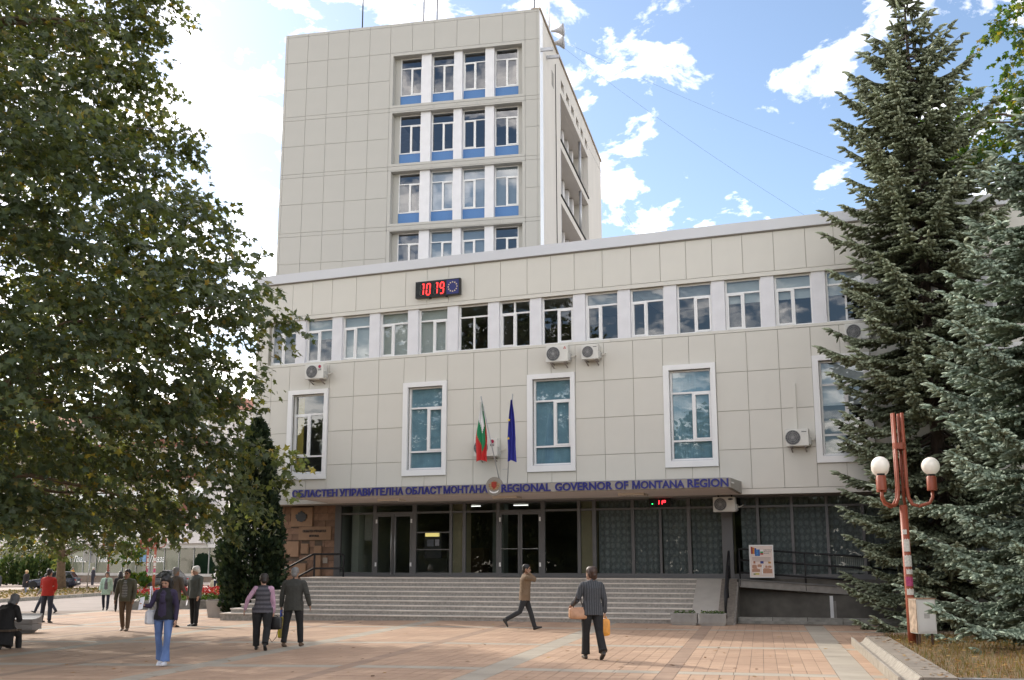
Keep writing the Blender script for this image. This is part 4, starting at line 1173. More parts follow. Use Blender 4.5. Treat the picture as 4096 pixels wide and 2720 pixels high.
t, o = flag('blue flag with gold stars hanging on the right pole', (-5.66, 4.25), (-5.33, 7.11), [M_fb], lambda s, q: 0, 2.0, 1.9, .09, .34, .03)
for x, z in ((.10, 2.05), (.08, 1.45)): MB().prism(star_poly(x + .16, z, .055), -.49, -.48).build('star', M_fy, t)
fb = MB().bar(tuple(LW(-5.82, -1.27, 4.75)), tuple(LW(-5.6, -1.27, 4.75)), .015, .015).build('flagpole_tie', M_steel); tag(fb, 'thin steel tie bar joining the two flag poles', 'bar')

# ---------------------------------------------------------------- loudspeaker and wires on the tower
ls = thing('loudspeaker', 'grey horn loudspeakers with white aerial on the tower roof edge', 'loudspeaker', TW(UC - .3, S(5.2), ZR[0]), TYAW)
MB().tube([(0, 0, -.2), (0, 0, 2.6)], .03, 8).build('mast', M_steel, ls, True); MB().tube([(0, 0, 1.2), (0, 0, 2.9)], .045, 8).build('aerial', M_white, ls, True)
for z in (.25, .95): MB().lathe([(.05, 0), (.08, .2), (.16, .4), (.34, .62), (.36, .66)], 14).xform(Matrix.Translation((.1, 0, z)) @ Matrix.Rotation(R(90), 4, 'Y')).build('horn', mat('horn_grey', (.32, .32, .33), .5, .1, 6), ls, True)
def wire(label, pts, r=.004):
    o = MB().tube(pts, r, 5).build('overhead_wire', M_dark); return tag(o, label, 'wire', 'overhead wires from the tower')
def sag(a, b, s, n=14):
    a, b = Vector(a), Vector(b); return [a.lerp(b, i / n) - Vector((0, 0, s * 4 * (i / n) * (1 - i / n))) for i in range(n + 1)]
wire('upper long aerial wire from the tower roof to the right', sag(TW(UC, S(4.0), ZR[0] + .2), (24, 46, 15.5), .6))
wire('lower long aerial wire from the tower roof to the right', sag(TW(UC, S(4.2), ZR[0] + .1), (16.5, 44, 13.2), .5))
wire('steep guy wire from the far tower corner nearer the tower', sag(TW(UC, S(18.4), Zt(32.3)), (7.8, 48, 12.4), .3))
wire('steep guy wire from the far tower corner farther from the tower', sag(TW(UC, S(24), Zt(32.6)), (9.0, 50, 12.4), .4))

# ---------------------------------------------------------------- red lamp post with globes
M_rust = mat('red_brown_paint', (.29, .068, .032), .45, .12, 7)
M_globe = mat('opal_globe', (.85, .80, .72), .25, .03, 3, emit=(1, .93, .82), estr=.12)
LAMP_SCALE = (1.08, 1.08, 1.095)
lp = thing('street_lamp', 'red brown lamp post with white globes and sticker remnants beside the spruces', 'street lamp', (8.2, 23.3, .05))
MB().tube([(0, 0, -.1), (0, 0, .9), (0, 0, 2.65)], [.085, .08, .075], 14).build('post', M_rust, lp, True)
MB().lathe([(.125, 3.72), (.128, 3.72), (.128, 3.84), (.125, 3.84)], 18).build('collar', M_rust, lp)
angs = [R(a) for a in (205, 122, -8, -45, 60, 160)]
reach = [.52, .30, .56, .25, .30, .30]
for k, (a, rc) in enumerate(zip(angs, reach)):
    dx, dy = math.cos(a), math.sin(a); r0 = .095
    pts = [(dx * r0, dy * r0, 4.42), (dx * r0, dy * r0, 3.0), (dx * (r0 + .02), dy * (r0 + .02), 2.78), (dx * (r0 + .09), dy * (r0 + .09), 2.66), (dx * (r0 + .2), dy * (r0 + .2), 2.63)]
    if k in (0, 1, 2):
        rr_ = rc
        if k == 1: rr_ = .5
        pts += [(dx * (rr_ - .06), dy * (rr_ - .06), 2.69), (dx * rr_, dy * rr_, 2.80), (dx * rr_, dy * rr_, 2.92)]
        MB().lathe([(.075, 2.92), (.095, 2.925), (.095, 3.18), (.08, 3.2)], 14, (dx * rr_, dy * rr_, 0)).build('lamp_holder', M_rust, lp, True, angle=40)
        MB().lathe([(.075, 3.2), (.075, 3.235)], 14, (dx * rr_, dy * rr_, 0)).build('holder_ring', M_dark, lp)
        MB().sphere((dx * rr_, dy * rr_, 3.39), .172, 22, 14).build('globe', M_globe, lp, True)
    MB().tube(pts, .032, 9).build('arm', M_rust, lp, True)
lp.scale = LAMP_SCALE
M_paper = mat('torn_paper', (.62, .60, .55), .8, .2, 25)
for z0, z1, a0, a1, c in ((.98, 1.1, 220, 330, None), (1.14, 1.32, 215, 315, 'p'), (1.36, 1.46, 230, 330, None), (1.5, 1.72, 215, 320, None), (1.78, 2.02, 220, 300, None), (2.1, 2.2, 215, 270, None)):
    vs, fs = [], []
    for i in range(7):
        a = R(a0 + (a1 - a0) * i / 6)
        for z in (z0, z1 - .02 * (i % 2)): vs.append((.087 * math.cos(a), .087 * math.sin(a), z))
    for i in range(6): fs.append((2 * i, 2 * i + 2, 2 * i + 3, 2 * i + 1))
    MB().add(vs, fs).build('sticker', M_paper if c is None else mat('pink_sticker', (.40, .06, .16), .7, .3, 30), lp)
bxo = thing('switch_box', 'white rusty metal switch box leaning at the foot of the lamp post', 'switch box', (8.35, 23.05, .05), R(8))
bx('cabinet', -.20, .20, -.16, .16, .32, 1.0, mat('chipped_white_paint', (.62, .60, .56), .5, .06, 4), bxo)
bx('door', -.17, .17, -.172, -.161, .36, .97, mat('chipped_white_paint2', (.66, .64, .61), .5, .05, 4), bxo)
bx('side_panel', -.216, -.201, -.15, .15, .34, .98, mat('rusty_panel', (.40, .30, .22), .8, .5, 9), bxo)
bx('label_plate', -.06, .06, -.1745, -.1725, .62, .72, mat('faded_label', (.42, .40, .38), .7, .2, 20), bxo)
bx('cap', -.215, .215, -.18, .17, 1.0, 1.015, mat('rusty_cap', (.28, .16, .1), .8, .4, 12), bxo)
for x, y in ((-.15, -.1), (.12, -.1), (-.1, .1)): MB().tube([(x, y, -.1), (x, y, .32)], .025, 6).build('leg', mat('rusty_leg', (.08, .045, .03), .8, .3, 10), bxo)

# ---------------------------------------------------------------- raised bed on the right with gutter stones
M_slabk = mat('timber_like_slab', (.20, .172, .14), .9, .18, 2.5, bump=.3, bscale=30, rnd=.1)
M_gut = mat('gutter_stone', (.30, .27, .225), .85, .25, 9, bump=.3, bscale=35, rnd=.05)
ub = 1.68
def U2(u, v, z=0): x, y = UV(u, v); return Vector((x, y, z))
gut = thing('gutter_channel', 'pale stone gutter channel lying along the raised grass bed', 'gutter', U2(0, 0), TYAW)
def gutter_stone(u, v0, v1):
    mb = MB(); n = 8; w_ = .17; prof = []
    for i in range(n + 1):
        t = i / n; x = -w_ + .035 + (2 * w_ - .07) * t; prof.append((x, .17 - .11 * math.sin(math.pi * t)))
    poly = [(-w_, 0.0), (w_, 0.0), (w_, .17), ] + [(x, z) for x, z in reversed(prof)] + [(-w_, .17)]
    mb.prism([(u + x, z) for x, z in poly], v0, v1)
    return mb.build('gutter_stone', M_gut, gut)
v = 17.3
for L_ in (1.35, 1.42, 1.5, 1.5, 1.5, 1.4): gutter_stone(2.02, v + .01, v + L_ - .01); v += L_
bedslab = thing('bed_edging', 'weathered grey edging slabs around the raised grass bed', 'edging', U2(0, 0), TYAW)
v = 17.25; 
for L_ in (.8, .85, 1.0, 2.1, 2.2, 2.2): bx('edging_slab', 2.2, 2.66, v + .006, v + L_ - .006, -.05, .175, M_slabk, bedslab); v += L_
VEND = v
u = 2.665
for k in range(8): bx('edging_slab', u + .008, u + 1.44, 17.25, 17.45, -.05, .165, mat('dark_wet_edge', (.16, .16, .165), .8, .3, 5, bump=.3), bedslab); u += 1.45
M_turf = mat('dry_turf_soil', (.16, .105, .05), .95, .35, 6, bump=.8, bscale=25)
n_ = 26; V, F = [], []
gg = np.random.default_rng(4)
for j in range(n_ + 1):
    for i in range(n_ + 1):
        p = U2(2.66 + 16 * i / n_, 17.452 + (VEND + 1.5 - 17.45) * j / n_); V.append((p.x, p.y, .10 + .10 * min(1, i / 6) + gg.uniform(-.015, .02)))
for j in range(n_):
    for i in range(n_): a = j * (n_ + 1) + i; F.append((a, a + 1, a + n_ + 2, a + n_ + 1))
struct(np_mesh('grass_bed', np.array(V), np.array(F), M_turf, smooth=True))
# dry grass blades and fallen leaves
n_ = 9000
uu = 2.68 + np.abs(gg.normal(0, 2.6, n_)); vv = gg.uniform(17.5, VEND + 1.2, n_)
P = np.stack([uu * math.cos(TYAW) - vv * math.sin(TYAW), uu * math.sin(TYAW) + vv * math.cos(TYAW), np.full(n_, .12)], 1)
P[:, 2] += .08 * np.clip((uu - 2.66) / 3.7, 0, 1)
hgt = gg.uniform(.03, .13, n_) * (1 + .6 * (gg.random(n_) > .93)); an = gg.uniform(0, 6.28, n_); ln = gg.uniform(.1, .7, n_) * hgt
D = np.stack([np.cos(an) * ln, np.sin(an) * ln, hgt], 1); Sd = np.stack([-np.sin(an), np.cos(an), 0 * an], 1) * .006
V = np.stack([P - Sd, P + Sd, P + D], 1).reshape(-1, 3)
gr_ = np_mesh('dry_grass', V, np.arange(n_ * 3).reshape(-1, 3), leaf_mat('dry_grass_blade', [(0, (.07, .085, .025)), (.35, (.14, .13, .045)), (.7, (.18, .13, .06)), (1, (.17, .07, .03))], .3), attr=gg.random(n_))
tag(gr_, 'short dry yellow green grass on the raised bed by the spruces', 'grass', kind='stuff')

# fallen leaves on the bed, the edging and the paving
g = np.random.default_rng(14)
n_ = 900; uu = np.concatenate([2.3 + np.abs(g.normal(0, 3.0, n_)), g.uniform(-14, 2, 160)]); vv = np.concatenate([g.uniform(17.3, VEND + 1, n_), g.uniform(17, 33, 160)])
P = np.stack([uu * math.cos(TYAW) - vv * math.sin(TYAW), uu * math.sin(TYAW) + vv * math.cos(TYAW), np.where(uu > 2.66, .19 + .06 * np.clip((uu - 2.66) / 3.7, 0, 1), np.where(uu > 2.2, .178, .004))], 1)
P[:, 2] += np.where(uu < 2.2, [gz(x) for x in P[:, 0]], 0)
an = g.uniform(0, 6.28, len(P)); szz = g.uniform(.025, .06, len(P))[:, None]
D1 = np.stack([np.cos(an), np.sin(an), .15 * g.random(len(P))], 1) * szz; D2 = np.stack([-np.sin(an), np.cos(an), .3 * g.random(len(P))], 1) * szz * .6
V = np.stack([P, P + D1 + D2, P + D1 * 2, P + D1 - D2], 1).reshape(-1, 3)
tag(np_mesh('fallen_leaves', V, np.arange(len(P) * 4).reshape(-1, 4), leaf_mat('fallen_leaf', [(0, (.10, .05, .02)), (.5, (.24, .12, .04)), (1, (.36, .24, .08))], .2), attr=g.random(len(P))), 'brown fallen leaves on the grass bed and the paving', 'leaves', kind='stuff')
# ---------------------------------------------------------------- trees
LEAF = np.array([(0, 0), (.40, .06), (.25, .21), (.58, .50), (.20, .58), (0, 1.0), (-.20, .58), (-.58, .50), (-.25, .21), (-.40, .06)])
LFAN = np.array([(0, i, i + 1) for i in range(1, 9)])
LEAF_S = np.array([(0, 0), (.40, .45), (0, 1.0), (-.40, .45)]); LFAN_S = np.array([(0, 1, 2), (0, 2, 3)])
def lobed(P, D, Nn, size, g, shape=LEAF, fan=LFAN):
    """lobed leaves at P pointing along D with face normal near Nn"""
    n = len(P)
    D = D / (np.linalg.norm(D, axis=1, keepdims=True) + 1e-9)
    s = np.cross(D, Nn); s /= np.linalg.norm(s, axis=1, keepdims=True) + 1e-9
    u = np.cross(s, D)
    sz = (size * g.uniform(.65, 1.2, n))[:, None, None]
    X, Y = shape[:, 0][None, :, None], shape[:, 1][None, :, None]
    fold = (-.25 * np.abs(shape[:, 0]) - .12 * shape[:, 1] ** 2)[None, :, None]
    V = P[:, None, :] + sz * (X * s[:, None, :] + Y * D[:, None, :] + fold * u[:, None, :])
    m = len(shape)
    F = (np.arange(n) * m)[:, None, None] + fan[None]
    return V.reshape(-1, 3), F.reshape(-1, 3), np.repeat(g.random(n), len(fan))
M_bark = mat('plane_bark', (.16, .11, .07), .9, .35, 5, bump=.5, bscale=14)
M_barks = mat('spruce_bark', (.055, .04, .03), .95, .3, 8, bump=.6, bscale=20)
M_plane = leaf_mat('plane_leaf', [(0, (.048, .070, .038)), (.5, (.075, .102, .052)), (.85, (.10, .128, .052)), (.97, (.17, .165, .05)), (1, (.20, .15, .04))], .42, .42, .3)
M_maple = leaf_mat('maple_leaf', [(0, (.025, .06, .012)), (.6, (.05, .10, .02)), (.9, (.12, .14, .025)), (1, (.22, .17, .03))], .5, .5, .3)

def broadleaf(name, label, base, trunk_r, trunk_h, profile, zc, sprays, per, leaf, matl, seed, group=None, shape=LEAF, fan=LFAN, limbs=12, shell=.55, length=(.7, 1.3), lopside=None, bark=None):
    """tapered trunk with limbs; crown = leafy sprays through a lobed volume given by profile [(z, radius)]"""
    g = np.random.default_rng(seed)
    t = thing(name, label, 'tree', base, 0, group)
    pz = np.array([p[0] for p in profile]); pr = np.array([p[1] for p in profile])
    # lumpy outline
    ph = g.uniform(0, 6.28, 6)
    def rad(z, a): return np.interp(z, pz, pr) * (1 + .10 * np.sin(3 * a + ph[0] + z * .5) + .09 * np.sin(5 * a + ph[1] - z * .9) + .07 * np.sin(2.2 * z + ph[2] + 2 * a))
    w = np.interp(np.linspace(pz[0], pz[-1], 200), pz, pr) ** 1.6; w /= w.sum()
    z = g.choice(np.linspace(pz[0], pz[-1], 200), sprays, p=w) + g.uniform(-.1, .1, sprays)
    a = g.uniform(0, 2 * np.pi, sprays)
    f = np.where(g.random(sprays) < shell, g.uniform(.80, 1.02, sprays), np.sqrt(g.random(sprays)) * .85)
    # clumps: pull sprays towards clump centres
    nc = max(20, sprays // 40); ci = g.integers(0, nc, sprays); cz = g.choice(z, nc); ca = g.uniform(0, 2 * np.pi, nc)
    pull = g.uniform(.15, .55, sprays)
    near_ = np.argmin(np.abs(z[:, None] - cz[None, :]) * .6 + np.abs(np.angle(np.exp(1j * (a[:, None] - ca[None, :])))) * 2.2, axis=1)
    z = z + (cz[near_] - z) * pull; a = a + np.angle(np.exp(1j * (ca[near_] - a))) * pull
    r = rad(z, a) * f
    C = np.stack([np.cos(a) * r, np.sin(a) * r, z], 1)
    out = np.stack([np.cos(a), np.sin(a), np.zeros(sprays)], 1)
    dirs = out * .9 + g.normal(size=(sprays, 3)) * .35 + np.array([0, 0, .05]); dirs[:, 2] -= .25 * (z < zc)
    dirs /= np.linalg.norm(dirs, axis=1, keepdims=True)
    Ls = g.uniform(length[0], length[1], sprays)
    k = per
    tpar = g.random((sprays, k)) ** .8
    sidev = np.cross(dirs, np.array([0, 0, 1.])); sidev /= np.linalg.norm(sidev, axis=1, keepdims=True) + 1e-9
    off = g.normal(size=(sprays, k, 1)) * .16
    P = C[:, None, :] + dirs[:, None, :] * (tpar * Ls[:, None])[..., None] + sidev[:, None, :] * off
    P[..., 2] -= (tpar ** 2 * .22 * Ls[:, None]) + g.uniform(-.08, .08, (sprays, k))
    P = P.reshape(-1, 3)
    D = np.repeat(dirs, k, 0) * .8 + g.normal(size=(sprays * k, 3)) * .55; D[:, 2] -= .55
    Nn = g.normal(size=(sprays * k, 3)) * .55 + np.array([0, 0, 1.]) + np.repeat(out, k, 0) * .35
    V, F, A = lobed(P, D, Nn, leaf, g, shape, fan)
    np_mesh('crown', V, F, matl, attr=A, parent=t)
    # trunk, limbs and branches
    mb = MB(); bk = bark or M_bark
    H = pz[-1]
    spine = [Vector((.25 * math.sin(q * 3 + seed), .25 * math.cos(q * 2 + seed), -.1 + q * H * .86)) for q in np.linspace(0, 1, 9)]
    mb.tube(spine, [trunk_r * (1.25 - .25 * min(1, i)) * (1 - .82 * i / 8) for i in range(9)], 12)
    mb.build('trunk', bk, t, True)
    lb = MB()
    idx = g.choice(sprays, min(sprays, limbs * 9), replace=False)
    for q, i in enumerate(idx):
        e = Vector(C[i]); zz = max(trunk_h, min(e.z - .25 * math.hypot(e.x, e.y), H * .8)); s0 = Vector((0, 0, zz))
        j = min(7, int(zz / (H * .86) * 8)); s0 = spine[j].lerp(spine[j + 1], zz / (H * .86) * 8 - j) if zz < H * .85 else spine[8]
        mid = s0.lerp(e, .5) + Vector((0, 0, .12 * (e - s0).length))
        r0 = trunk_r * (.30 if q < limbs else .11)
        lb.tube([s0, s0.lerp(mid, .55) + Vector((0, 0, .1)), mid, mid.lerp(e, .6), e + Vector(dirs[i]) * .5], [r0, r0 * .8, r0 * .6, r0 * .35, .008], 6)
    lb.build('limbs', bk, t, True)
    return t

broadleaf('plane_tree', 'huge leafy plane tree filling the left edge above the square', (-14.2, 25.4, -.16), .36, 3.2,
          [(2.7, 6.2), (3.2, 7.0), (4.3, 6.7), (6.2, 7.5), (9, 6.95), (10.2, 6.5), (12, 5.4), (15.4, 4.8), (18.5, 3.2), (20, 1.0)], 7.0, 6400, 20, .175, M_plane, 21, shell=.58)
broadleaf('plane_tree', 'thick trunked plane tree on the kerbed island behind the man in red', (-35.5, 89, -.44), .36, 2.6,
          [(2.9, 5.0), (4.5, 7.0), (8, 7.5), (12, 6.5), (15, 3.0)], 6, 1100, 14, .27, M_plane, 22, shape=LEAF_S, fan=LFAN_S, length=(.9, 1.6))
broadleaf('maple_tree', 'green leafed deciduous tree rising behind the blue spruces', (19.6, 37.0, .1), .25, 5.0,
          [(6.5, 2.0), (9, 3.6), (13, 4.2), (17, 3.9), (20, 2.6), (22.3, .6)], 9, 1100, 16, .24, M_maple, 23, shape=LEAF, fan=LFAN, length=(.6, 1.1))

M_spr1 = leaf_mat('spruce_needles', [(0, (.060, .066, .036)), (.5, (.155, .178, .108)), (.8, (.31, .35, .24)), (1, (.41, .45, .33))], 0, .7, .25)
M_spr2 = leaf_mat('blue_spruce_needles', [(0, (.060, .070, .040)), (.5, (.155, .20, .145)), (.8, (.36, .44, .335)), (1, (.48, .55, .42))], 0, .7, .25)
def spruce(name, label, base, H, profile, seed, matl, whorl=.40, nb=7, twig=.30, tr=.036, avoid=None, up_top=.5):
    g = np.random.default_rng(seed)
    t = thing(name, label, 'tree', base, 0, 'spruces on the grass bed')
    MB().tube([(0, 0, -.1), (0, 0, H * .5), (0, 0, H)], [.24, .14, .02], 10).build('trunk', M_barks, t, True)
    pz = [p[0] for p in profile]; pr = [p[1] for p in profile]
    TP_, TD_, TL_, TA_ = [], [], [], []
    br = MB()
    z = .25
    while z < H - .15:
        fz = z / H
        n = nb if z < H * .85 else max(4, nb - 2)
        a0 = g.uniform(0, 6.28)
        for b in range(n):
            a = a0 + 2 * math.pi * b / n + g.uniform(-.3, .3)
            L = np.interp(z, pz, pr) * g.uniform(.72, 1.12)
            if g.random() < .07: L *= 1.2
            if g.random() < .13: continue
            zz = z + g.uniform(-.18, .18)
            if L < .15: continue
            o = np.array([math.cos(a), math.sin(a), 0])
            if avoid is not None:
                for q in range(6):
                    tip = np.array(base) + o * L
                    if math.hypot(tip[0] - avoid[0], tip[1] - avoid[1]) < avoid[2] or (L > 3 and abs(np.cross(o[:2], np.array(avoid[:2]) - np.array(base)[:2])) < avoid[2] and o[:2] @ (np.array(avoid[:2]) - np.array(base)[:2]) > 0 and L > np.hypot(*(np.array(avoid[:2]) - np.array(base)[:2])) - avoid[2]): L *= .88
            rise = up_top * max(0, fz - .55) * 1.6 - .28 * (1 - fz) + g.uniform(-.08, .08)
            s = np.linspace(0, 1, 9)
            path = np.stack([o[0] * L * s, o[1] * L * s, zz + L * (rise * s - .10 * np.sin(s * math.pi) + .16 * s ** 3)], 1)
            br.tube([Vector(p) for p in path[::2]], [.035 * min(1, L / 2) + .012, .03 * min(1, L / 2) + .008, .02, .012, .006], 5, cap=False)
            side = np.array([-o[1], o[0], 0])
            # secondary branchlets on both sides
            ns = max(3, int(L / .155))
            for k in range(ns):
                q = .18 + .82 * (k + g.uniform(0, .9)) / ns
                if q > 1: q = 1.0
                p0 = np.array([np.interp(q, s, path[:, c]) for c in range(3)])
                sl = (.22 + .78 * (1 - q)) * min(1.05, L * .42) * g.uniform(.6, 1.1)
                for sg in (-1, 1):
                    d = o * g.uniform(.55, .85) + side * sg * g.uniform(.6, .9) + np.array([0, 0, g.uniform(-.30, .08)])
                    d /= np.linalg.norm(d)
                    m_ = max(1, int(sl / (twig * .62)))
                    for w_ in range(m_):
                        st_ = p0 + d * sl * (w_ / m_); st_ = st_ + np.array([0, 0, -.12 * (w_ / m_) * sl])
                        TP_.append(st_); TD_.append(d + np.array([0, 0, -.12])); TL_.append(twig * g.uniform(.8, 1.2)); TA_.append(q * .6 + .25 * (w_ / m_))
                        if w_ < m_ and sl > .2:
                            for s2 in (-1, 1):
                                if g.random() < .62:
                                    d2 = d * .75 + np.cross(d, [0, 0, 1]) * s2 * .75 + np.array([0, 0, g.uniform(-.35, .05)])
                                    TP_.append(st_ + d * .05); TD_.append(d2); TL_.append(twig * g.uniform(.45, .85)); TA_.append(q * .6 + .2)
                # hanging twigs under the branch
                if g.random() < .55:
                    TP_.append(p0); TD_.append(np.array([g.normal() * .3, g.normal() * .3, -1.0])); TL_.append(twig * g.uniform(.6, 1.1)); TA_.append(.1)
                TP_.append(p0); TD_.append(o + np.array([0, 0, .25])); TL_.append(twig * .9); TA_.append(q * .7 + .1)
            TP_.append(path[-1]); TD_.append(o + np.array([0, 0, .2])); TL_.append(twig); TA_.append(.9)
        z += whorl * (1.05 - .35 * fz)
    for k in range(6): TP_.append(np.array([0, 0, H - .1 * k])); TD_.append(np.array([g.normal() * .3, g.normal() * .3, 1.])); TL_.append(twig * 1.2); TA_.append(.8)
    br.build('branches', M_barks, t, True)
    P = np.array(TP_); D = np.array(TD_); D /= np.linalg.norm(D, axis=1, keepdims=True); L = np.array(TL_)[:, None]; A = np.array(TA_)
    n = len(P)
    ref = rand_dirs(g, n); s1 = np.cross(D, ref); s1 /= np.linalg.norm(s1, axis=1, keepdims=True); s2 = np.cross(D, s1)
    prof = [(0, .45), (.22, 1.0), (.72, .82), (1.0, .12)]
    V = np.zeros((n, 4, 4, 3)); rr_ = (tr * g.uniform(.8, 1.2, n))[:, None]
    for i, (q, f) in enumerate(prof):
        for c in range(4):
            an = math.pi / 2 * c + i * .5
            V[:, i, c] = P + D * L * q + (s1 * math.cos(an) + s2 * math.sin(an)) * rr_ * f
    Fq = []
    for i in range(3):
        for c in range(4): Fq.append((i * 4 + c, i * 4 + (c + 1) % 4, (i + 1) * 4 + (c + 1) % 4, (i + 1) * 4 + c))
    F = (np.arange(n) * 16)[:, None, None] + np.array(Fq)[None]
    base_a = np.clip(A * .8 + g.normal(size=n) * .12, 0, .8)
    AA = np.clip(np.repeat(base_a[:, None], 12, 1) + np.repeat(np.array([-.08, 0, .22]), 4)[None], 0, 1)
    np_mesh('crown', V.reshape(-1, 3), F.reshape(-1, 4), matl, attr=AA.ravel(), parent=t, smooth=False)
    return n
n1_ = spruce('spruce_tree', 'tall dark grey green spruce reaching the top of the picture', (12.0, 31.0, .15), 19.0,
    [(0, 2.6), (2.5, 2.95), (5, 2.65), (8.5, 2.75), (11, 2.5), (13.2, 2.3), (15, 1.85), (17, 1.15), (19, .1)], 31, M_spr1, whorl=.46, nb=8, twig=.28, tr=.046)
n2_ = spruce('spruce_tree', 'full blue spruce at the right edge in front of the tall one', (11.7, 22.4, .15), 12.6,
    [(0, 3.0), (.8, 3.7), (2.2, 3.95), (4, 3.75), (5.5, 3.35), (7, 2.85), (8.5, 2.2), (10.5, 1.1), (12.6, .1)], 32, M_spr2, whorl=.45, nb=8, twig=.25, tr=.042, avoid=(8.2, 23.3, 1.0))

# thuja by the corner of the block
def thuja(name, label, base, profile, n, seed, m, sz=.20, group=None, cat='tree'):
    g = np.random.default_rng(seed)
    t = thing(name, label, cat, base, 0, group)
    pz = np.array([p[0] for p in profile]); pr = np.array([p[1] for p in profile])
    w = np.interp(np.linspace(0, pz[-1], 200), pz, pr) + .15; w /= w.sum()
    z = g.choice(np.linspace(0, pz[-1], 200), n, p=w); a = g.uniform(0, 6.28, n)
    lump = 1 + .12 * np.sin(5 * a + z * 1.3) + .10 * np.sin(9 * a - z * 3.1) + .08 * np.sin(z * 7 + a * 3)
    r = np.interp(z, pz, pr) * lump * np.where(g.random(n) < .35, g.uniform(.35, .75, n), g.uniform(.75, 1.03, n))
    P = np.stack([np.cos(a) * r, np.sin(a) * r, z], 1)
    D = np.stack([np.cos(a) * .6, np.sin(a) * .6, np.full(n, .8)], 1) + g.normal(size=(n, 3)) * .35
    Nn = np.stack([-np.sin(a), np.cos(a), 0 * a], 1) + g.normal(size=(n, 3)) * .7
    fanS = np.array([(0, 0), (.28, .25), (.16, .42), (.40, .66), (.12, .70), (0, 1.0), (-.12, .70), (-.40, .66), (-.16, .42), (-.28, .25)])
    V, F, A = lobed(P, D, Nn, sz, g, fanS, LFAN)
    np_mesh('crown', V, F, m, attr=A, parent=t)
    MB().tube([(0, 0, -.1), (0, 0, pz[-1] * .8)], [.11, .03], 8).build('trunk', M_barks, t, True)
    return t
M_thuja = leaf_mat('thuja_spray', [(0, (.010, .022, .010)), (.6, (.022, .042, .018)), (1, (.05, .07, .025))], .15, .65, .3)
thuja('thuja_tree', 'dark conical thuja at the left corner of the office block', (-9.15, 39.55, -.1), [(0, .75), (.6, .95), (1.4, 1.06), (2.3, 1.02), (4.0, .76), (5.8, .50), (6.9, .08)], 12000, 41, M_thuja)
M_hedge = leaf_mat('hedge_leaf', [(0, (.03, .06, .015)), (.6, (.055, .10, .025)), (1, (.12, .15, .04))], .25, .65, .3)
for i, (x, y, h, r) in enumerate(((-50.2, 112, 2.9, .8), (-49.2, 112.6, 3.1, .8), (-48.2, 112, 2.8, .75), (-47.2, 112.5, 3.0, .8), (-46.2, 113, 2.8, .8), (-45.2, 112.6, 2.9, .85))):
    thuja('shrub', ['leftmost clipped evergreen shrub behind the blonde woman', 'second clipped evergreen shrub from the left by the shop', 'third clipped evergreen shrub from the left by the shop', 'fourth clipped evergreen shrub from the left by the shop', 'fifth clipped evergreen shrub from the left by the shop', 'rightmost clipped evergreen shrub behind the plane trunk'][i], (x, y, -.5), [(0, r * .75), (h * .3, r), (h * .7, r * .9), (h, r * .2)], 1100, 50 + i, M_hedge, .30, 'clipped shrubs in front of the shop', 'shrub')
# woods across the square behind the camera, mirrored in the glass
g = np.random.default_rng(77)
PB = []
for cx, cy, h, r in ((-24, -12, 15, 6.5), (-35, -4, 13, 6), (-44, -20, 15, 7), (-14, -24, 13, 6), (-30, -26, 16, 7), (-52, 2, 13, 6), (-2, -30, 12, 6), (10, -30, 11, 6), (-62, -14, 14, 7)):
    n = 6500; d = rand_dirs(g, n) * (g.random(n) ** .4)[:, None]
    PB.append(np.stack([cx + d[:, 0] * r, cy + d[:, 1] * r, np.maximum(.3, h * .5 + d[:, 2] * h * .5)], 1))
for q in range(34):          # unseen hedge added below the crowns so low panes mirror no bright sky
    cx, cy = -75 + q * 3.1, 6 - q * 1.25 - 4 * (q % 2)
    n = 1700; PB.append(np.stack([g.normal(cx, 2.2, n), g.normal(cy, 1.5, n), g.uniform(.2, 7.0, n)], 1))
PB = np.concatenate(PB); V, F, A = leaves_at(PB, g, .55)
tb = np_mesh('tree_belt', V, F, M_plane, attr=A)
tag(tb, 'dark mass of trees across the square mirrored in the windows', 'trees', kind='stuff')
# ---------------------------------------------------------------- street on the left
M_street = mat('pinkish_street', (.25, .21, .185), .9, .14, .7, bump=.2, bscale=40)
grid_sheet('street', -130, 45, 47, 250, 36, 12, -.012, M_street)
M_pav = mat('pale_pavement', (.42, .34, .29), .9, .14, 1.2, bump=.2, bscale=30)
def poly_sheet(name, pts, h, m, thick=.2, kind='structure'):
    mb = MB(); n = len(pts)
    vs = [(x, y, gz(x) + h) for x, y in pts] + [(x, y, gz(x) + h - thick) for x, y in pts]
    mb.add(vs, [tuple(range(n))] + [(i, (i + 1) % n, (i + 1) % n + n, i + n) for i in range(n)])
    o = mb.build(name, m); o['kind'] = kind; return o
isl = [(-44, 50.5), (-33, 52.8), (-27.2, 58.4), (-25.8, 70), (-26.8, 84.3), (-28.4, 92), (-31, 93.5), (-37, 92.5), (-41, 84), (-46, 70), (-52, 60)]
poly_sheet('traffic_island', isl, .10, mat('bare_island_soil', (.24, .16, .09), .95, .3, 3, bump=.5, bscale=15))
ik = thing('island_kerb', 'long low kerb around the traffic island left of the square', 'kerb', (0, 0, 0))
for i in range(6):
    a, b = Vector((*isl[i], 0)), Vector((*isl[i + 1], 0)); L_ = (b - a).length; n = max(1, round(L_ / 1.6))
    for k in range(n):
        p, q = a.lerp(b, (k + .01) / n), a.lerp(b, (k + .99) / n); p.z = gz(p.x) + .04; q.z = gz(q.x) + .04
        MB().bar(p, q, .16, .26).build('kerb_stone', M_kerb, ik)
g = np.random.default_rng(9)
n_ = 2600; P = np.stack([g.uniform(-40, -27, n_), g.uniform(62, 91, n_), np.zeros(n_)], 1); P[:, 2] = [gz(x) + .09 for x in P[:, 0]]
P = P[(P[:, 0] > -38)]
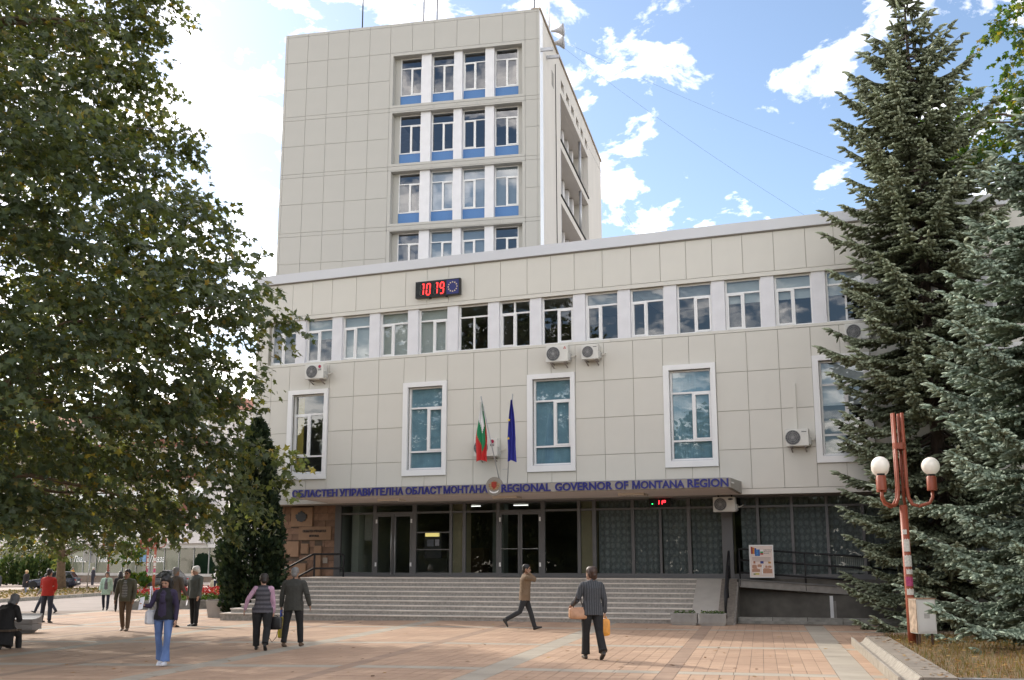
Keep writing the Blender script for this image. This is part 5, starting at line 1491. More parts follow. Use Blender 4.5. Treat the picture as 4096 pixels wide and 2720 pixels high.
V, F, A = leaves_at(P + np.array([0, 0, .02]), g, .22)
tag(np_mesh('island_grass', V, F, leaf_mat('island_grass_leaf', [(0, (.08, .09, .03)), (.6, (.15, .12, .05)), (1, (.19, .13, .06))], .3), attr=A), 'thin dry grass on the traffic island by the plane tree', 'grass', kind='stuff')
poly_sheet('far_pavement', [(-85, 130), (-50, 106.5), (-27.5, 100.5), (-16, 100), (-10, 104), (-20, 118), (-60, 140)], .10, M_pav)
sun_st = poly_sheet('side_street_paving', [(-70, 62), (-47, 66), (-42, 80), (-38, 93.5), (-32, 94.8), (-28, 93.8), (-10, 78), (-6, 70), (-6, 101), (-26, 99.5), (-50, 105), (-80, 122)], .0, M_pav, .05)
poly_sheet('near_left_pavement', [(-60, 55.6), (-45, 53.5), (-35.5, 54.5), (-33.2, 56), (-40, 62), (-60, 66)], .115, M_pav, .05)

# shop building across the street
SB = Vector((-28.9, 112.6, gz(-29))); SBY = R(-34.0)
shop = thing('shop_building', 'white apartment block with glazed ground floor shop and brown balcony bands', 'building', SB, SBY)
M_swall = mat('shop_white_wall', (.62, .60, .58), .85, .06, 1, rnd=.02)
M_sbrown = mat('shop_brown_band', (.16, .055, .035), .8, .12, 2)
M_sglass = glass_mat('shop_glass', (.35, .5, .42), 1.6)
bx('plinth', -46, 0, 0, .5, -.3, .62, mat('shop_plinth_stone', (.17, .13, .10), .9, .3, 2, bump=.3), shop)
bx('sill_band', -46, .02, -.06, .5, .625, .9, mat('pale_sill', (.46, .44, .41), .8, .08, 2), shop)
bx('back_wall', -46, 0, 3.5, 3.7, .0, 3.6, mat('shop_inside', (.06, .085, .07), .9, .3, .8), shop)
bx('shop_floor', -46, 0, .51, 3.49, .3, .62, M_conc, shop)
x = -46.0; k = 0
while x < -.3:
    w_ = 2.3
    bx('mullion', x, x + .10, .0, .12, .902, 3.5, mat('shop_mullion', (.34, .34, .33), .5, .05, 3), shop)
    gme = MB().add([(x + .10, .06, .902), (min(x + w_, 0), .06, .902), (min(x + w_, 0), .06, 3.5), (x + .10, .06, 3.5)], [(0, 1, 2, 3)]).build('pane', M_sglass, shop)
    if gme.data.polygons[0].normal.y > 0: gme.data.flip_normals()
    if x > -36 and x < -8:
        st_ = MB()
        for q in range(14): st_.box(x + .2 + q * .15, x + .25 + q * .15, .30, .33, .95, 3.3)
        st_.build('slat_blind', mat('shop_blind', (.17, .26, .20), .8, .1, 2), shop)
    x += w_; k += 1
bx('end_mullion', -.12, 0, -.01, .13, .902, 3.5, MATS['shop_mullion'], shop)
M_script = mat('white_script', (.8, .8, .78), .6, .02, 3, emit=(1, 1, 1), estr=.15)
for u in (-24.6, -20.2, -15.6, -11.4): flat_text('shop_lettering', 'Плаза', u, u + 2.3, 2.05, 2.75, .03, .02, M_script, shop, .0, .35)
for u in (-13.6, -12.7): bx('window_poster', u, u + .75, .02, .05, 2.1, 3.3, mat('blue_poster', (.12, .25, .42), .6, .6, 3), shop)
bx('fascia', -46, .05, -.3, .6, 3.505, 3.9, mat('fascia_light', (.58, .58, .57), .6, .05, 2), shop)
bx('end_wall', -.3, 0, .62, 12, .0, 17.5, M_swall, shop)
for f in range(4):
    z0 = 3.91 + f * 3.35
    bx('wall', -46, -.31, .2, .6, z0, z0 + 3.34, M_swall, shop)
    bx('balcony_band', -46, -2.2, -.9, -.75, z0 + .05, z0 + 1.0, M_sbrown if f else M_swall, shop)
    bx('balcony_floor', -46, -2.2, -.74, .19, z0 + .0, z0 + .12, M_swall, shop)
    for q in range(13):
        u = -3.6 - q * 3.3
        w = bx('window', u - 1.5, u, .14, .198, z0 + .9 if f == 0 else z0 + .6, z0 + 2.6, M_white, shop)
        for s_ in (0, 1):
            gme = MB().add([(-.69 + s_ * .72, -.035, -.75), (-.03 + s_ * .72, -.035, -.75), (-.03 + s_ * .72, -.035, .75), (-.69 + s_ * .72, -.035, .75)], [(0, 1, 2, 3)]).build('pane', M_glass_t, w)
            if gme.data.polygons[0].normal.y > 0: gme.data.flip_normals()
bx('eave', -46.2, .3, -1.2, 12.3, 17.3, 17.55, M_swall, shop)
MB().add([(-46.4, -1.4, 17.56), (.5, -1.4, 17.56), (.5, 12.5, 17.56), (-46.4, 12.5, 17.56), (-40, 5.5, 20.2), (-6, 5.5, 20.2)], [(0, 1, 5, 4), (1, 2, 5), (2, 3, 4, 5), (3, 0, 4)]).build('roof', mat('red_roof_tiles', (.28, .10, .06), .85, .25, 4), shop)
bn = thing('shop_banner', 'white banner with orange lettering on the white block', 'banner', SB + Matrix.Rotation(SBY, 3, 'Z') @ Vector((-7.3, -.92, 5.2)), SBY)
bx('panel', 0, 4.2, -.05, 0, 0, 1.9, mat('banner_white', (.75, .72, .72), .6, .03, 2), bn)
flat_text('banner_lettering', 'Гледай си кефа', .9, 3.9, 1.05, 1.55, -.052, .01, mat('banner_orange', (.62, .14, .05), .6, .05, 3), bn, .02)
flat_text('banner_lettering', 'с най-добрите цифрови кабели', .9, 3.9, .5, .72, -.052, .01, MATS['banner_orange'], bn, .0)
bx('picture', .2, .7, -.054, -.051, .4, 1.5, mat('banner_picture', (.45, .25, .18), .6, .5, 4), bn)

# kiosk, litter bin, sign post, bollard
kk = thing('kiosk', 'orange street kiosk with posters at the far left', 'kiosk', (-51.6, 108, -.62), R(-12))
bx('counter', -1.6, 1.4, -.6, .9, 0, 1.1, mat('kiosk_orange', (.42, .19, .04), .7, .15, 2), kk); bx('window_front', -1.55, 1.35, -.5, .85, 1.101, 2.2, mat('kiosk_posters', (.25, .16, .17), .5, .7, 3), kk)
bx('roof', -1.9, 1.7, -1.1, 1.2, 2.201, 2.45, mat('kiosk_roof', (.30, .18, .10), .7, .1, 2), kk)
bx('green_crate', -1.3, -.2, -1.05, -.62, 0, .9, mat('green_plastic', (.03, .11, .08), .6, .1, 2), kk)
lb_ = thing('litter_bin', 'dark tapered litter bin beside the kiosk', 'litter bin', (-48.6, 106.5, -.6))
MB().lathe([(.24, 0), (.34, .05), (.36, .8), (.30, 1.02), (.12, 1.12)], 14).build('body', mat('bin_dark', (.04, .045, .05), .6, .1, 4), lb_, True, angle=40)
sp = thing('street_sign', 'grey post with two pale sign plates behind the yellow jacket', 'street sign', (-33.0, 87.6, -.4))
MB().tube([(0, 0, 0), (.1, 0, 3.2)], .05, 8).build('post', M_steel, sp, True)
bx('sign_plate', -.42, -.02, -.06, -.03, 2.2, 3.0, mat('sign_back', (.55, .56, .56), .5, .1, 4), sp); bx('sign_plate', .02, .5, .03, .06, 2.1, 2.95, MATS['sign_back'], sp)
bo = MB().lathe([(.30, 0), (.30, .4), (.24, .62), (.2, .64)], 4).build('stone_bollard', mat('bollard_stone', (.46, .40, .28), .85, .1, 4)); bo.location = (-23.4, 88.5, -.3); tag(bo, 'pale stone bollard by the crossing left of the thuja', 'bollard')
# young trees and red posts on the island
yt = broadleaf('young_tree', 'spindly young tree with yellow green leaves on the island', (-29.4, 86.0, -.35), .05, 1.7, [(1.9, .6), (2.6, .9), (3.4, .8), (4.0, .3)], 2, 40, 8, .30, M_maple, 61, shape=LEAF_S, fan=LFAN_S, limbs=4, length=(.3, .6))
fern = thuja('garden_plant', 'bright green feathery plant at the foot of a red post', (-28.2, 84.6, -.2), [(0, .6), (.5, .9), (1.0, .3)], 160, 62, M_maple, .5, None, 'plant')
def copy_tree(o, parent=None):
    c = o.copy(); COL.objects.link(c); c.parent = parent
    for ch in list(o.children): copy_tree(ch, c)
    return c
lp['group'] = 'red brown lamp posts'
for x, y, lab in ((-27.6, 85.0, 'red brown lamp post with torn stickers left of the parked grey saloon door'), (-25.6, 80.5, 'red brown lamp post with torn stickers behind the woman in jeans'), (-33.4, 93.0, 'red brown lamp post with torn stickers behind the man in the olive jacket')):
    c = copy_tree(lp); c.location = (x, y, gz(x) + .05); c.rotation_euler = (0, 0, random.uniform(0, 3)); c['label'] = lab; c.scale = (1.15, 1.15, 1.15)

# concrete pot and flower bed
pot = thing('concrete_pot', 'square tapered concrete pot in front of the flower bed', 'planter', (-10.22, 39.4, gz(-10.2)), R(-14))
pm = MB().hexa([(-.25, -.25, 0), (.25, -.25, 0), (.25, .25, 0), (-.25, .25, 0), (-.32, -.32, .58), (.32, -.32, .58), (.32, .32, .58), (-.32, .32, .58)])
pm.build('tub', M_trough, pot); bx('soil', -.27, .27, -.27, .27, .581, .6, M_soil, pot)
fbd = thing('flower_bed', 'raised bed of red and white flowers behind the concrete pot', 'flower bed', (0, 0, 0))
bp = [(-16.3, 47.6), (-13.4, 47.6), (-10.8, 48.6), (-8.9, 51), (-9.3, 55), (-12.5, 56.5), (-16, 52)]
mbb = MB(); n = len(bp); mbb.add([(x, y, gz(x) + .30) for x, y in bp] + [(x, y, gz(x) - .1) for x, y in bp], [tuple(range(n))] + [(i, (i + 1) % n, (i + 1) % n + n, i + n) for i in range(n)]); mbb.build('soil', M_soil, fbd)
for i in range(n - 2):
    a, b = Vector((*bp[i], 0)), Vector((*bp[i + 1], 0)); kq = max(1, round((b - a).length / 1.0))
    for k in range(kq):
        p, q = a.lerp(b, (k + .01) / kq), a.lerp(b, (k + .99) / kq); p.z = gz(p.x) + .13; q.z = gz(q.x) + .13
        MB().bar(p, q, .18, .40).build('kerb_stone', M_kerb, fbd)
def inpoly(P):
    c = np.zeros(len(P), bool); j = len(bp) - 1
    for i in range(len(bp)):
        xi, yi = bp[i]; xj, yj = bp[j]
        c ^= ((yi > P[:, 1]) != (yj > P[:, 1])) & (P[:, 0] < (xj - xi) * (P[:, 1] - yi) / (yj - yi + 1e-9) + xi); j = i
    return c
def flower_patch(name, n, cond, m, size, z0, z1, seed):
    g = np.random.default_rng(seed); P = np.stack([g.uniform(-16.4, -8.9, n), g.uniform(47.6, 56.5, n), g.uniform(z0, z1, n)], 1); P = P[inpoly(P)]; P = P[cond(P)]
    V, F, A = leaves_at(P, g, size); o = np_mesh(name, V, F, m, attr=A, parent=fbd); o['kind'] = 'stuff'; return o
flower_patch('foliage', 5000, lambda P: P[:, 0] > -20, M_herb, .17, .2, .48, 1)
M_redf = leaf_mat('red_petal', [(0, (.20, .006, .006)), (.6, (.34, .012, .012)), (1, (.42, .03, .03))], .2); M_whf = leaf_mat('white_petal', [(0, (.55, .55, .40)), (1, (.78, .76, .66))], .2)
flower_patch('red_flowers', 5200, lambda P: (P[:, 0] + .45 * (P[:, 1] - 48) < -11.9) | (P[:, 1] > 49.6), M_redf, .12, .44, .62, 2)
flower_patch('white_flowers', 3200, lambda P: (P[:, 0] + .45 * (P[:, 1] - 48) >= -12.3) & (P[:, 1] < 50.2), M_whf, .12, .40, .56, 3)

# benches
M_bench = mat('bench_concrete', (.27, .27, .285), .7, .10, 4, bump=.15, bscale=60)
def bench(label, loc, rz, L_=1.9):
    t = thing('concrete_bench', label, 'bench', loc, rz)
    sp_ = [(-.32, .46), (.30, .36), (.30, .22), (-.32, .22)]
    prof = [(-.30, .50), (-.22, .445), (-.08, .40), (.12, .375), (.31, .37), (.31, .25), (-.30, .25)]
    MB().prism(prof, -L_ / 2, L_ / 2).xform(Matrix.Rotation(R(90), 4, 'Z')).build('seat', M_bench, t)
    MB().box(-L_ / 2, L_ / 2, -.28, .30, .085, .235).build('lower_block', M_bench, t)
    for s_ in (-1, 1):
        x = s_ * (L_ / 2 - .35); MB().hexa([(x - .12, -.12, -.1), (x + .12, -.12, -.1), (x + .12, .12, -.1), (x - .12, .12, -.1), (x - .3, -.24, .084), (x + .3, -.24, .084), (x + .3, .24, .084), (x - .3, .24, .084)]).build('foot', M_bench, t)
        bx('spacer', x - .2, x + .2, -.15, .15, .2355, .2495, M_bench, t)
    return t
bench('scooped concrete bench standing free behind the seated woman', (-14.15, 31.6, gz(-14.1) + .02), R(178))
sb_ = thing('slatted_bench', 'plain bench on steel legs and a concrete foot under the seated woman', 'bench', (-11.9, 25.55, gz(-12)), R(-14), None)
for k in range(4): bx('seat_slat', -.9, .85, -.22 + k * .115, -.13 + k * .115, .40, .44, mat('bench_slat', (.10, .07, .05), .8, .2, 6), sb_)
for x_ in (-.6, .62):
    for y_ in (-.16, .18): MB().tube([(x_, y_, -.05), (x_ + .05, y_ * .8, .40)], .02, 6).build('leg', M_dark, sb_)
bx('concrete_foot', -.95, -.35, -.42, .1, -.08, .13, M_bench, sb_)

# ---------------------------------------------------------------- parked cars
M_tyre = mat('tyre_rubber', (.015, .015, .016), .8, .1, 8); M_rim = mat('alloy_rim', (.45, .45, .46), .35, .05, 4, metal=.5)
M_cglass = mat('car_glass', (.02, .025, .028), .05, .1, 2, spec=.9); M_chr = mat('lamp_lens', (.55, .55, .52), .15, .05, 3); M_tail = mat('tail_lamp', (.30, .012, .015), .2, .1, 4)
def car(label, loc, rz, paint, hatch=False):
    t = thing('parked_car', label, 'car', loc, rz, 'cars parked across the street')
    # stations: x (front = -), z bottom, z top of hull, half width
    stn = [(-2.12, .30, .52, .55), (-2.06, .22, .62, .72), (-1.8, .18, .72, .80), (-1.2, .17, .80, .83), (-.75, .17, .86, .84), (0, .17, .88, .85), (.9, .17, .90, .85), (1.5, .18, .93, .84), (1.9, .22, .93 if not hatch else .96, .80), (2.08, .30, .86 if not hatch else .92, .72), (2.13, .38, .74 if not hatch else .8, .60)]
    V, F = [], []; n = 12
    for x, a, b, w in stn:
        h = b - a
        ring = [(0, a), (w * .8, a), (w * .97, a + h * .15), (w, a + h * .45), (w * .985, a + h * .72), (w * .93, a + h * .93), (w * .6, b), (0, b + .015), (-w * .6, b), (-w * .93, a + h * .93), (-w * .985, a + h * .72), (-w, a + h * .45), (-w * .97, a + h * .15), (-w * .8, a)]
        V += [(x, y, z) for y, z in ring]
    n = 14
    for i in range(len(stn) - 1):
        for k in range(n): F.append((i * n + k, i * n + (k + 1) % n, (i + 1) * n + (k + 1) % n, (i + 1) * n + k))
    F += [tuple(range(n)), tuple((len(stn) - 1) * n + k for k in range(n))]
    mb = MB(); mb.add(V, F); body = mb.build('body', paint, t, True, angle=35)
    # cabin: pillars, glass, roof
    if hatch: base = [(-.85, .70), (.0, .72), (.9, .72), (1.95, .64)]; top = [(-.05, .55), (.45, .57), (1.1, .57), (1.55, .52)]
    else: base = [(-.80, .70), (.0, .72), (.8, .72), (1.45, .64)]; top = [(-.05, .55), (.3, .57), (.75, .57), (.95, .53)]
    zb, zt = .90, 1.38
    gl = MB(); q = []
    for s_ in (-1, 1):
        for i in range(3):
            a, b = base[i], base[i + 1]; c, d = top[i], top[i + 1]
            gl.add([(a[0], s_ * a[1], zb), (b[0], s_ * b[1], zb), (d[0], s_ * d[1], zt), (c[0], s_ * c[1], zt)], [(0, 1, 2, 3)])
    gl.add([(base[0][0], -base[0][1], zb), (base[0][0], base[0][1], zb), (top[0][0], top[0][1], zt), (top[0][0], -top[0][1], zt)], [(0, 1, 2, 3)])
    gl.add([(base[3][0], -base[3][1], zb), (base[3][0], base[3][1], zb), (top[3][0], top[3][1], zt), (top[3][0], -top[3][1], zt)], [(0, 1, 2, 3)])
    gl.build('windows', M_cglass, t)
    rf = MB()
    for (a, c) in zip(base, top):
        for s_ in (-1, 1): rf.bar((a[0], s_ * (a[1] + .006), zb - .04), (c[0], s_ * (c[1] + .006), zt), .07, .05)
    rf.add([(top[0][0] - .04, -.57, zt), (top[3][0] + .04, -.55, zt), (top[3][0] + .04, .55, zt), (top[0][0] - .04, .57, zt), (top[0][0] + .12, -.48, zt + .06), (top[3][0] - .12, -.46, zt + .05), (top[3][0] - .12, .46, zt + .05), (top[0][0] + .12, .48, zt + .06)], [(0, 1, 5, 4), (1, 2, 6, 5), (2, 3, 7, 6), (3, 0, 4, 7), (4, 5, 6, 7), (3, 2, 1, 0)])
    rf.build('roof', paint, t, True, angle=40)
    for x in (-1.32, 1.28):
        for s_ in (-1, 1):
            ar = MB().prism([(x + .36 * math.cos(a), .30 + .36 * math.sin(a)) for a in np.linspace(0, math.pi, 13)], s_ * .80 - .05, s_ * .80 + .055); ar.build('wheel_arch', M_dark, t)
            M4 = Matrix.Translation((x, s_ * .78, .30)) @ Matrix.Rotation(R(90), 4, 'X')
            w = MB().lathe([(.20, -.09), (.29, -.09), (.305, -.05), (.305, .05), (.29, .09), (.20, .09)], 18).xform(M4).build('tyre', M_tyre, t, True, angle=40)
            MB().lathe([(.02, -.075), (.19, -.07), (.195, .07), (.02, .075)], 14).xform(Matrix.Translation((x, s_ * .79, .30)) @ Matrix.Rotation(R(90), 4, 'X')).build('rim', M_rim, t)
    for s_ in (-1, 1):
        bx('headlight', -2.11, -1.98, s_ * .56 - .14, s_ * .56 + .14, .54, .64, M_chr, t); bx('tail_light', 2.0, 2.125, s_ * .56 - .16, s_ * .56 + .16, .68, .80, M_tail, t); bx('mirror', -.72, -.6, s_ * .9 - .08, s_ * .9 + .08, .92, 1.03, paint, t)
        for x in (-.05, .85): bx('door_handle', x, x + .14, s_ * .855 - .012, s_ * .855 + .012, .76, .79, M_dark, t)
    bx('number_plate', 2.1, 2.145, -.26, .26, .50, .61, mat('plate_white', (.7, .7, .68), .5, .05, 4), t)
    bx('bumper', -2.15, -2.05, -.6, .6, .30, .44, M_dark, t); bx('bumper', 2.08, 2.16, -.6, .6, .33, .46, M_dark, t)
    return t
car('dark blue hatchback parked behind the plane trunk', (-38.8, 95.2, gz(-38.8)), R(3), mat('car_paint_blue', (.012, .018, .045), .25, .05, 3, spec=.7), True)
car('dark grey saloon parked behind the red lamp posts', (-28.6, 93.2, gz(-28.5)), R(-6), mat('car_paint_grey', (.07, .07, .075), .25, .05, 3, spec=.7))
# ---------------------------------------------------------------- people
def cloth(name, col, var=.18, scale=7, rough=.85, bump=1.0): return mat('cloth_' + name, col, rough, var, scale, bump=bump, bscale=9)
M_skin = mat('skin', (.40, .235, .165), .55, .06, 14); M_skin2 = mat('tanned_skin', (.31, .175, .115), .55, .06, 14)
M_eye = mat('eye_dark', (.05, .033, .027), .3, 0); M_lip = mat('lip', (.28, .10, .085), .5, .05)
M_hblack = mat('hair_black', (.008, .007, .007), .45, .3, 40, streak=(1, 1, .15)); M_hbrown = mat('hair_brown', (.045, .022, .014), .45, .3, 40, streak=(1, 1, .2)); M_hgrey = mat('hair_grey', (.17, .165, .16), .6, .35, 60); M_hdark = mat('hair_dark_brown', (.018, .012, .01), .5, .3, 40)
M_hwhite = mat('hair_white', (.62, .60, .55), .6, .2, 50); M_hblond = mat('hair_blond', (.62, .44, .22), .5, .2, 40); M_hred = mat('hair_red', (.20, .035, .02), .5, .2, 40)
def banded(name, c1, c2, freq, axis='Z', noise=.15):
    if name in MATS: return MATS[name]
    m = bpy.data.materials.new(name); m.use_nodes = True; nd, lk = m.node_tree.nodes, m.node_tree.links; b = nd['Principled BSDF']; b.inputs['Roughness'].default_value = .9
    t = nd.new('ShaderNodeTexCoord'); w = nd.new('ShaderNodeTexWave'); w.bands_direction = axis; w.inputs['Scale'].default_value = freq; w.inputs['Distortion'].default_value = 1.2; w.inputs['Detail'].default_value = 3
    lk.new(t.outputs['Object'], w.inputs['Vector']); nz = nd.new('ShaderNodeTexNoise'); nz.inputs['Scale'].default_value = 60; lk.new(t.outputs['Object'], nz.inputs['Vector'])
    mx = nd.new('ShaderNodeMix'); mx.data_type = 'RGBA'; mx.inputs['A'].default_value = (*c1, 1); mx.inputs['B'].default_value = (*c2, 1)
    mu = nd.new('ShaderNodeMath'); mu.operation = 'MULTIPLY'; lk.new(w.outputs['Fac'], mu.inputs[0]); lk.new(nz.outputs['Fac'], mu.inputs[1]); m2 = nd.new('ShaderNodeMath'); m2.operation = 'MULTIPLY'; m2.inputs[1].default_value = 1.7; lk.new(mu.outputs[0], m2.inputs[0])
    lk.new(m2.outputs[0], mx.inputs['Factor']); lk.new(mx.outputs['Result'], b.inputs['Base Color']); MATS[name] = m; return m

class Body:
    """volumes that are fused into one continuous skin by voxel remeshing, each carrying a material index"""
    def __init__(s): s.mb = MB(); s.pts = []; s.lab = []; s.mats = []
    def mi(s, m):
        if m not in s.mats: s.mats.append(m)
        return s.mats.index(m)
    def _mark(s, a, m):
        k = s.mi(m)
        for v in s.mb.v[a:]: s.pts.append(v); s.lab.append(k)
    def loft(s, rings, m, n=14, steps=None):
        """rings: (centre, axis_u, axis_v, ru, rv) joined by a closed surface, resampled finely"""
        rs = []
        for i in range(len(rings) - 1):
            a, b = rings[i], rings[i + 1]; k = max(1, int((Vector(b[0]) - Vector(a[0])).length / .028))
            for j in range(k):
                t = j / k; rs.append(tuple(Vector(a[q]).lerp(Vector(b[q]), t) for q in range(3)) + (a[3] + (b[3] - a[3]) * t, a[4] + (b[4] - a[4]) * t))
        rs.append(tuple(Vector(x) for x in rings[-1][:3]) + rings[-1][3:])
        a0 = len(s.mb.v); o = a0; fs = []
        for c, u, v, ru, rv in rs:
            for k in range(n):
                an = 2 * math.pi * k / n; cx, sx = math.cos(an), math.sin(an)
                s.mb.v.append(tuple(c + u * (ru * math.copysign(abs(cx) ** .85, cx)) + v * (rv * math.copysign(abs(sx) ** .85, sx))))
        for i in range(len(rs) - 1):
            for k in range(n): k2 = (k + 1) % n; s.mb.f.append((o + i * n + k, o + i * n + k2, o + (i + 1) * n + k2, o + (i + 1) * n + k)); s.mb.m.append(0)
        s.mb.f.append(tuple(o + k for k in reversed(range(n)))); e = o + (len(rs) - 1) * n; s.mb.f.append(tuple(e + k for k in range(n))); s.mb.m += [0, 0]
        s._mark(a0, m)
    def limb(s, pts, rad, m, n=12, flat=1.0):
        pts = [Vector(p) for p in pts]; rings = []; ref = Vector((1, 0, 0))
        for i, p in enumerate(pts):
            d = (pts[min(i + 1, len(pts) - 1)] - pts[max(0, i - 1)]).normalized()
            u = ref - d * ref.dot(d)
            if u.length < .05: u = Vector((0, 1, 0)) - d * d.y
            u.normalize(); v = d.cross(u); rings.append((p, u, v, rad[i] * flat, rad[i]))
        s.loft(rings, m, n)
    def ball(s, c, r, m, nu=14, nv=9):
        a = len(s.mb.v); s.mb.sphere(tuple(c), r, nu, nv); s._mark(a, m)
    def fuse(s, name, voxel, parent, smooth=5):
        me = bpy.data.meshes.new(name); me.from_pydata(s.mb.v, [], s.mb.f)
        bm = bmesh.new(); bm.from_mesh(me); bmesh.ops.recalc_face_normals(bm, faces=bm.faces); bm.to_mesh(me); bm.free()
        ob = bpy.data.objects.new(name, me); COL.objects.link(ob)
        r = ob.modifiers.new('r', 'REMESH'); r.mode = 'VOXEL'; r.voxel_size = voxel; r.adaptivity = 0
        sm = ob.modifiers.new('s', 'SMOOTH'); sm.factor = .5; sm.iterations = smooth
        dg = bpy.context.evaluated_depsgraph_get(); ev = ob.evaluated_get(dg)
        out = bpy.data.meshes.new_from_object(ev)
        bpy.data.objects.remove(ob); bpy.data.meshes.remove(me)
        out.materials.clear()
        for m in s.mats: out.materials.append(m)
        kd = kdtree.KDTree(len(s.pts))
        for i, p in enumerate(s.pts): kd.insert(p, i)
        kd.balance()
        lab = np.array([s.lab[kd.find(p.center)[1]] for p in out.polygons])
        # clean cloth edges: let labels diffuse over neighbouring faces, facial features keep theirs
        keep_ = [i for i, m in enumerate(s.mats) if m in (M_eye, M_lip)]
        ne = len(out.edges); ef = np.full((ne, 2), -1)
        pe = np.empty(len(out.loops), dtype=np.int32); out.loops.foreach_get('edge_index', pe)
        ls_ = np.empty(len(out.polygons), dtype=np.int32); out.polygons.foreach_get('loop_total', ls_)
        fi = np.repeat(np.arange(len(out.polygons)), ls_)
        o_ = np.argsort(pe, kind='stable'); pe, fi = pe[o_], fi[o_]
        same = pe[:-1] == pe[1:]; a_, b_ = fi[:-1][same], fi[1:][same]
        W_ = np.eye(len(s.mats))[lab]
        for _ in range(7):
            acc = W_.copy(); np.add.at(acc, a_, W_[b_]); np.add.at(acc, b_, W_[a_]); W_ = acc / acc.sum(1, keepdims=True)
        nl = W_.argmax(1); hold = np.isin(lab, keep_); nl[hold] = lab[hold]
        nl[np.isin(nl, keep_) & ~hold] = lab[np.isin(nl, keep_) & ~hold]
        out.polygons.foreach_set('material_index', nl.astype(np.int32))
        out.name = name
        return link(name, out, parent, True)

